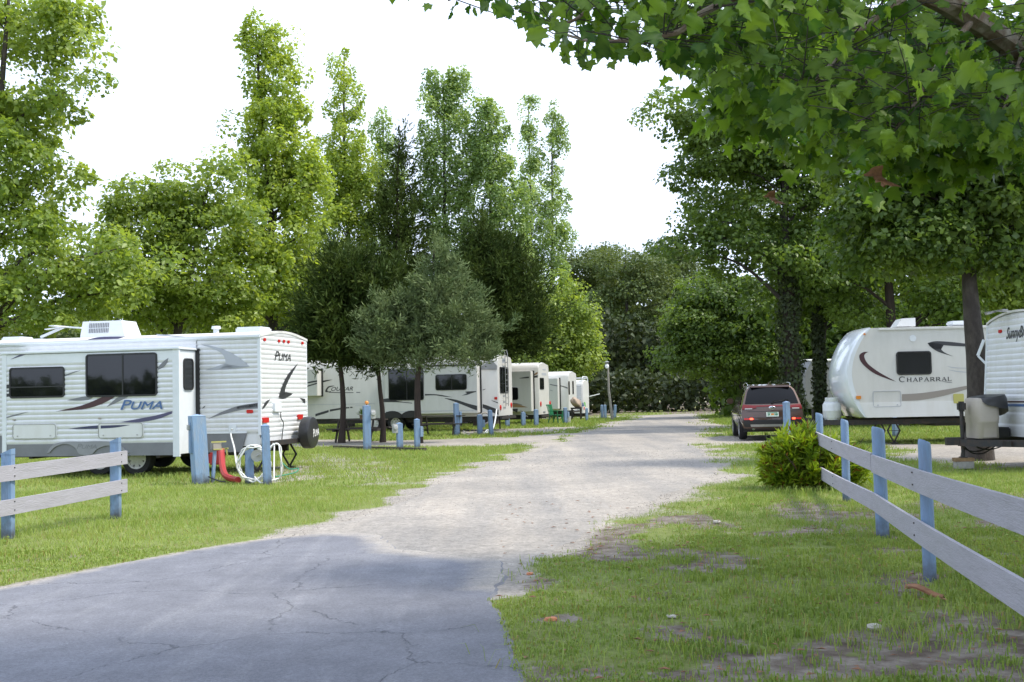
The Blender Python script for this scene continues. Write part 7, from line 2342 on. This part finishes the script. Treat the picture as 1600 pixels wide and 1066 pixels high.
# vine-clad dead-dark trunk by the grey trailer
def vine_trunk(px, Y, wpx, hpx0, label, seed):
    b = at_y(px, 600, Y)
    k = FPX / Y
    H = at_y(px, hpx0, Y).z
    root = empty('vine_trunk', (b.x, Y, 0), 0, label, 'tree trunk', 'vine-covered trunks behind the parked car')
    r = np.random.default_rng(seed)
    MB().tube([(0, 0, -.1), (.05, 0, H * .5), (0, 0, H)], [wpx / k * .32, wpx / k * .26, wpx / k * .2], 10).build('trunk', M['bark_brown'], root, True)
    n = 2600
    z = r.uniform(.1, H, n)
    a = r.uniform(0, 6.283, n)
    rad = wpx / k * (.36 + .16 * r.uniform(0, 1, n)) * (1 - .25 * z / H + .12 * np.sin(z * 3 + a))
    e = np.stack([np.cos(a), np.sin(a), np.zeros(n)], 1)
    P = e * rad[:, None] + np.stack([0 * z, 0 * z, z], 1)
    Nn = norm(e + .5 * r.normal(0, 1, (n, 3)))
    D = norm(np.cross(Nn, r.normal(0, 1, (n, 3))) + np.array([0, 0, -.6]))
    link('vines', leaf_mesh('vines', P, Nn, D, .16 * r.uniform(.6, 1.2, n), r.uniform(0, 1, n), DIA), M['leaf_vine'], root)
vine_trunk(1236, 42.6, 44, 430, 'thick vine-covered trunk directly behind the parked car', 1)
vine_trunk(1281, 45, 22, 470, 'thinner vine-covered trunk right behind the single propane bottle', 2)

# ---- undergrowth that closes the view below the crowns
def thicket(name, segs, n, leaf, mat, seed, kind_label=None):
    r = np.random.default_rng(seed)
    Ps = []
    w_ = np.array([abs(s[1] - s[0]) * s[4] for s in segs])
    for s, k in zip(segs, (n * w_ / w_.sum()).astype(int)):
        x0, x1, y0, y1, h = s
        f = r.uniform(0, 1, k)
        x = x0 + (x1 - x0) * f
        y = y0 + (y1 - y0) * f + r.uniform(0, 3.5, k)
        hh = h * (.55 + .75 * fbm(x, y, 3.0, seed))
        z = hh * r.uniform(0, 1, k) ** .8
        Ps.append(np.stack([x, y, z], 1))
    P = np.concatenate(Ps)
    m_ = len(P)
    Nn = norm(r.normal(0, 1, (m_, 3)) + np.array([0, -.3, .4]))
    D = norm(np.cross(Nn, r.normal(0, 1, (m_, 3))))
    t_ = np.clip(.5 * fbm(P[:, 0], P[:, 2] + P[:, 1], 2.0, seed) + .5 * r.uniform(0, 1, m_), 0, .96)
    return tag(link(name, leaf_mesh(name, P, Nn, D, leaf * r.uniform(.6, 1.3, m_), t_, DIA), M[mat]), kind='stuff')
thicket('undergrowth', [(-70, 30, 92, 90, 7.5), (20, 60, 88, 70, 7.0)], 42000, .55, 'leaf_vine', 71)
thicket('undergrowth', [(-34, 34, 82, 83, 3.2)], 15000, .42, 'leaf_vine', 76)
thicket('undergrowth', [(-40, -2, 60, 66, 6.5)], 22000, .42, 'leaf_oak', 72)
thicket('undergrowth', [(11, 45, 62, 56, 6.0)], 22000, .40, 'leaf_shade', 73)
thicket('undergrowth', [(-140, 160, 130, 130, 15)], 22000, 1.3, 'leaf_vine', 74)

thicket('undergrowth', [(-150, 60, -44, -44, 3.4)], 14000, 1.0, 'leaf_oak', 75)  # unseen growth behind the camera, added to darken the reflections in the windows

# ---- the bright shrub at the end of the right-hand fence
g = ground(1275, 762)
sb = empty('shrub', (g.x, g.y, 0), 0, 'feathery bright green shrub with reddish tips at the far end of the right-hand fence', 'shrub')
ms = px_masses([(1240, 708, 32, 24), (1268, 703, 34, 22), (1312, 722, 28, 22), (1224, 728, 26, 24), (1272, 735, 52, 24), (1328, 738, 24, 18), (1240, 745, 36, 16)], g.y, .95)
crown('foliage', ms, (g.x, g.y, 0), 340, 66, .14, .12, 'leaf_bush', 81, 'spray', NEEDLE, .05, sb, .55)
st = MB()
r = random.Random(4)
for i in range(40):
    a = r.uniform(0, 6.28)
    q = Vector((r.uniform(-.5, .5), r.uniform(-.35, .35), 0))
    e = Vector((q.x * 1.5 + .15 * math.cos(a), q.y * 1.5 + .15 * math.sin(a), r.uniform(.35, .75)))
    st.tube([q * .5, q * .8 + Vector((0, 0, .2)), e], [.012, .009, .004], 5)
st.build('stems', M['bark_brown'], sb)

# ================================================================== THE NEAR SYCAMORE OVERHEAD
def near_tree():
    loc = (6.4, 6.6, 0)
    root = empty('sycamore_tree', loc, 0, 'near sycamore with large lobed leaves hanging across the top right of the view', 'tree')
    Lc = Vector(loc)
    tk = MB()
    tk.tube([(0, 0, -.2), (.02, .03, 1.2), (-.05, 0, 2.6), (-.1, -.05, 4.0), (0, 0, 6.5), (.1, .1, 9)], [.34, .27, .24, .21, .15, .04], 12)
    tk.build('trunk', M['bark_syc'], root, True)
    def A(px, py, Y): return at_y(px, py, Y) - Lc
    br = []      # branches that carry the leaves
    def limb(pts, r0, r1, leafy=True):
        q = catmull(pts, 6)
        MB().tube(q, [r0 + (r1 - r0) * i / (len(q) - 1) for i in range(len(q))], 7).build('limb', M['bark_limb'], root, True)
        if leafy: br.append(q)
    limb([(-.08, -.05, 3.4), A(1700, 105, 6.3), A(1600, 80, 6.0), A(1520, 30, 5.7), A(1430, -15, 5.5), A(1250, -60, 5.4), A(1050, -70, 5.5), A(880, -40, 5.7), A(760, -25, 5.8), A(700, 0, 5.9)], .085, .008)
    limb([(0, 0, 2.9), A(1680, 150, 6.2), A(1600, 128, 6.0), A(1500, 140, 5.9), A(1400, 120, 6.0), A(1290, 130, 6.2), A(1200, 110, 6.3), A(1130, 60, 6.3)], .05, .006)
    limb([A(1565, 60, 5.95), A(1600, 90, 6.2), A(1618, 150, 6.3), A(1625, 200, 6.4)], .022, .008)
    limb([A(1250, -60, 5.4), A(1180, -20, 5.2), A(1090, 25, 5.1), A(1060, 50, 5.1), A(1000, 60, 5.2), A(930, 65, 5.3), A(870, 50, 5.4)], .022, .005)
    limb([A(1430, -15, 5.5), A(1340, 50, 5.3), A(1290, 110, 5.2), A(1230, 160, 5.3)], .02, .004)
    limb([A(1520, 30, 5.7), A(1460, 110, 5.2), A(1430, 160, 5.1), A(1390, 215, 5.1)], .018, .004)
    limb([A(1600, 80, 6.0), A(1580, 140, 5.3), A(1560, 190, 5.2)], .018, .004)
    limb([A(1050, -70, 5.5), A(960, -20, 5.6), A(900, 30, 5.7), A(850, 45, 5.8)], .018, .004)
    limb([A(1050, -70, 5.5), A(1060, 10, 5.6), A(1050, 85, 5.8)], .014, .004)
    # overhead limbs out of view, which shade the near ground
    for (x, y, z) in ((-1.5, 1.5, 7.5), (-3.5, .8, 6.4), (-3.0, -2.0, 6.6), (-.5, -3.2, 7.0), (2.0, 2.0, 7.5), (-4.6, -.4, 5.6), (1.5, -2.5, 7.0), (-2.4, 2.6, 5.8)):
        limb([(0, 0, 4.2), Vector((x * .5, y * .5, 4.2 + (z - 4.2) * .7)), (x, y, z)], .07, .02, False)
    # a lobed leaf: outline around a midrib, folded a little, with a stalk
    def leaf_me(name, bend, fold):
        out = [(0, 0), (.12, -.06), (.30, -.06), (.40, -.01), (.47, .12), (.62, .20), (.60, .30), (.53, .36), (.60, .48), (.66, .62), (.52, .60), (.38, .58), (.30, .66), (.25, .78), (.12, .88), (0, 1.04)]
        L_ = out + [(-x, y) for x, y in out[-2:0:-1]]
        ribs = [(0, y) for y in (.12, .35, .6, .85)]
        pts = L_ + ribs
        V = [(x, y, fold * abs(x) - bend * (y - .1) ** 2 + .05 * math.sin(x * 9 + y * 5) - .35 * bend * x * x * (1 if y > .3 else -1)) for x, y in pts]
        n = len(L_)
        tri = []
        def rib(y): return n + min(range(4), key=lambda i: abs(ribs[i][1] - y))
        for i in range(n):
            j = (i + 1) % n
            ri, rj = rib(L_[i][1]), rib(L_[j][1])
            tri.append((i, j, ri))
            if ri != rj: tri.append((j, rj, ri))
        V += [(-.012, 0, 0), (.012, 0, 0), (.008, -.32, .06), (-.008, -.32, .06)]
        k = len(pts)
        tri += [(k, k + 1, k + 2), (k, k + 2, k + 3)]
        return np.array(V), np.array(tri)
    shapes = [leaf_me('leaf', b_, f_) for b_, f_ in ((.25, .12), (.05, .28), (.45, .05), (.15, -.10), (.35, .35))]
    meshes = []
    for (V, F) in shapes:
        for tv in (.15, .4, .6, .85):
            me = npmesh('leaf', V, F, np.clip(np.where((np.arange(len(V)) >= len(V) - 8) | (V[:, 1] < -.02), tv + .16, tv - .05 + .10 * np.sin(V[:, 0] * 11)), 0, .96))
            me.materials.append(M['leaf_near'])
            me.polygons.foreach_set('use_smooth', [True] * len(me.polygons))
            meshes.append(me)
    rr = np.random.default_rng(21)
    cand = []
    # how low the curtain of leaves hangs, in pixels of the view, used to choose twigs that stay above it
    lowx = [640, 690, 760, 830, 880, 940, 1000, 1045, 1100, 1150, 1200, 1260, 1330, 1400, 1460, 1520, 1600, 1760]
    lowy = [0, 38, 25, 70, 105, 118, 100, 112, 140, 165, 195, 240, 275, 250, 235, 240, 245, 250]
    R3 = CAM_ROT.transposed()
    def proj(p):
        v = R3 @ (Vector(p) - Vector((0, 0, CAM_H)))
        return 800 + FPX * v.x / -v.z, 533 - FPX * v.y / -v.z
    tw = MB()
    tries = 0
    while len(cand) < 2600 and tries < 24000:
        tries += 1
        q = br[rr.integers(len(br))] if rr.uniform() < .75 else br[rr.integers(2)]
        f = rr.uniform(.12, 1.0) * (len(q) - 1)
        j = min(int(f), len(q) - 2)
        a = q[j].lerp(q[j + 1], f - j)
        d = Vector((rr.normal(0, .33), rr.normal(0, .42), -abs(rr.normal(.14, .20)) + .10))
        p = a + d
        wp = p + Lc
        px, py = proj(wp)
        lim = float(np.interp(px, lowx, lowy))
        s = .042 + .050 * rr.uniform() ** 1.4 + (.04 if rr.uniform() < .07 else 0)
        drop = FPX * s * .75 / wp.y
        if py + drop > lim: continue
        if px < 1010 and rr.uniform() < .35: continue
        if 1425 < px < 1600 and abs(py - np.interp(px, [1425, 1520, 1600], [-12, 30, 82])) < 26 and wp.y < 6.1 and rr.uniform() < .8: continue
        hang = Vector((rr.normal(0, .55), rr.normal(0, .55), -.75)).normalized()
        nrm = Vector((rr.normal(0, .6), rr.normal(-.35, .6), rr.normal(.55, .4))).normalized()
        cand.append((wp.y + .4 * rr.uniform(), p, hang, nrm, s, 0 <= px <= 1600 and py > -30))
        if rr.uniform() < .22:
            tw.tube([a, a.lerp(p, .6) + Vector((0, 0, .03)), p - hang * (s * .3)], [.0035, .0025, .0015], 4, cap=False)
    tw.build('twigs', M['bark_grey'], root)
    cand.sort(key=lambda c: (not c[5], c[0] / c[4]))
    rest = []
    for i, (dist, p, hang, nrm, s, vis) in enumerate(cand):
        X = hang.cross(nrm).normalized()
        Z = X.cross(hang)
        Mx = Matrix(((X.x, hang.x, Z.x), (X.y, hang.y, Z.y), (X.z, hang.z, Z.z)))
        if i < 296:
            o = bpy.data.objects.new('leaf', meshes[int(rr.integers(len(meshes)))])
            COL.objects.link(o)
            o.parent = root
            o.matrix_local = Matrix.Translation(p) @ Mx.to_4x4() @ Matrix.Scale(s, 4)
        else: rest.append((p, Mx, s))
    Vs, Fs, Ts, of = [], [], [], 0
    for (p, Mx, s) in rest:
        V, F = shapes[int(rr.integers(len(shapes)))]
        W_ = (np.array(Mx) @ (V * s).T).T + np.array(p)
        Vs.append(W_); Fs.append(F + of); Ts.append(np.clip(rr.uniform(0, .95) + np.where(np.arange(len(V)) >= len(V) - 8, .14, -.04), 0, .96))
        of += len(V)
    o = link('foliage', npmesh('foliage', np.concatenate(Vs), np.concatenate(Fs), np.concatenate(Ts)), M['leaf_near'], root)
    o.data.polygons.foreach_set('use_smooth', [True] * len(o.data.polygons))
    o['kind'] = 'stuff'
    # two dead leaves caught in the twigs
    for (px, py, Y, s) in ((1380, 262, 5.4, .13), (1212, 300, 6.6, .10)):
        V, F = shapes[4]
        me = npmesh('dead_leaf', V * np.array([.55, 1, 2.0]), F, np.full(len(V), .5))
        o = link('dead_leaf', me, M['dead_leaf'], root)
        o['label'] = 'curled red-brown dead leaf'
        o.location = A(px, py, Y)
        o.rotation_euler = (R(-100), R(15), R(40))
        o.scale = (s, s, s)
    # unseen rest of its crown overhead, massed to shade the near leaves and lawn
    ms = [(7.6, 4.5, 8.6, 2.0, 2.4, 1.2), (9.2, 6.4, 9.2, 2.4, 2.8, 1.4), (8.6, 9.0, 8.6, 2.2, 2.2, 1.2), (10.4, 11.5, 8.6, 2.2, 2.4, 1.4), (9.6, 3.0, 8.6, 2.6, 2.6, 1.3), (11.4, 7.5, 8.0, 2.2, 2.8, 1.5), (2.2, 5.6, 6.1, 2.2, 1.5, .7), (4.6, 6.0, 6.2, 2.0, 1.8, .8), (.2, 5.4, 6.0, 1.4, 1.3, .6)]
    o, _ = crown('crown', ms, loc, 620, 46, .26, .55, 'leaf_near', 91, 'broad', DIA, 3.0, root, .2)
    # middle-distance sprays of the same tree, hanging behind the big leaves
    ms = []
    for (px, py, rx, ry, Y) in ((1120, 60, 70, 50, 9.5), (1220, 110, 90, 60, 9.0), (1330, 150, 100, 70, 9.2), (1440, 160, 90, 70, 9.6), (1550, 150, 90, 80, 9.0), (1180, 180, 60, 30, 9.8), (1300, 215, 70, 30, 10.0), (1640, 140, 80, 90, 9.5), (1480, 230, 80, 26, 10.2), (1400, 250, 60, 30, 10.5), (1560, 240, 70, 40, 10), (1260, 50, 80, 50, 9.5), (1400, 70, 90, 60, 9.5), (1530, 60, 80, 60, 9.5)):
        p = at_y(px, py, Y)
        k = FPX / Y
        ms.append((p.x, Y, p.z, rx / k, .55, ry / k))
    o, _ = crown('crown', ms, loc, 460, 12, .13, .27, 'leaf_near', 92, 'broad', LOBED, 2.0, root, .3, .2)
near_tree()
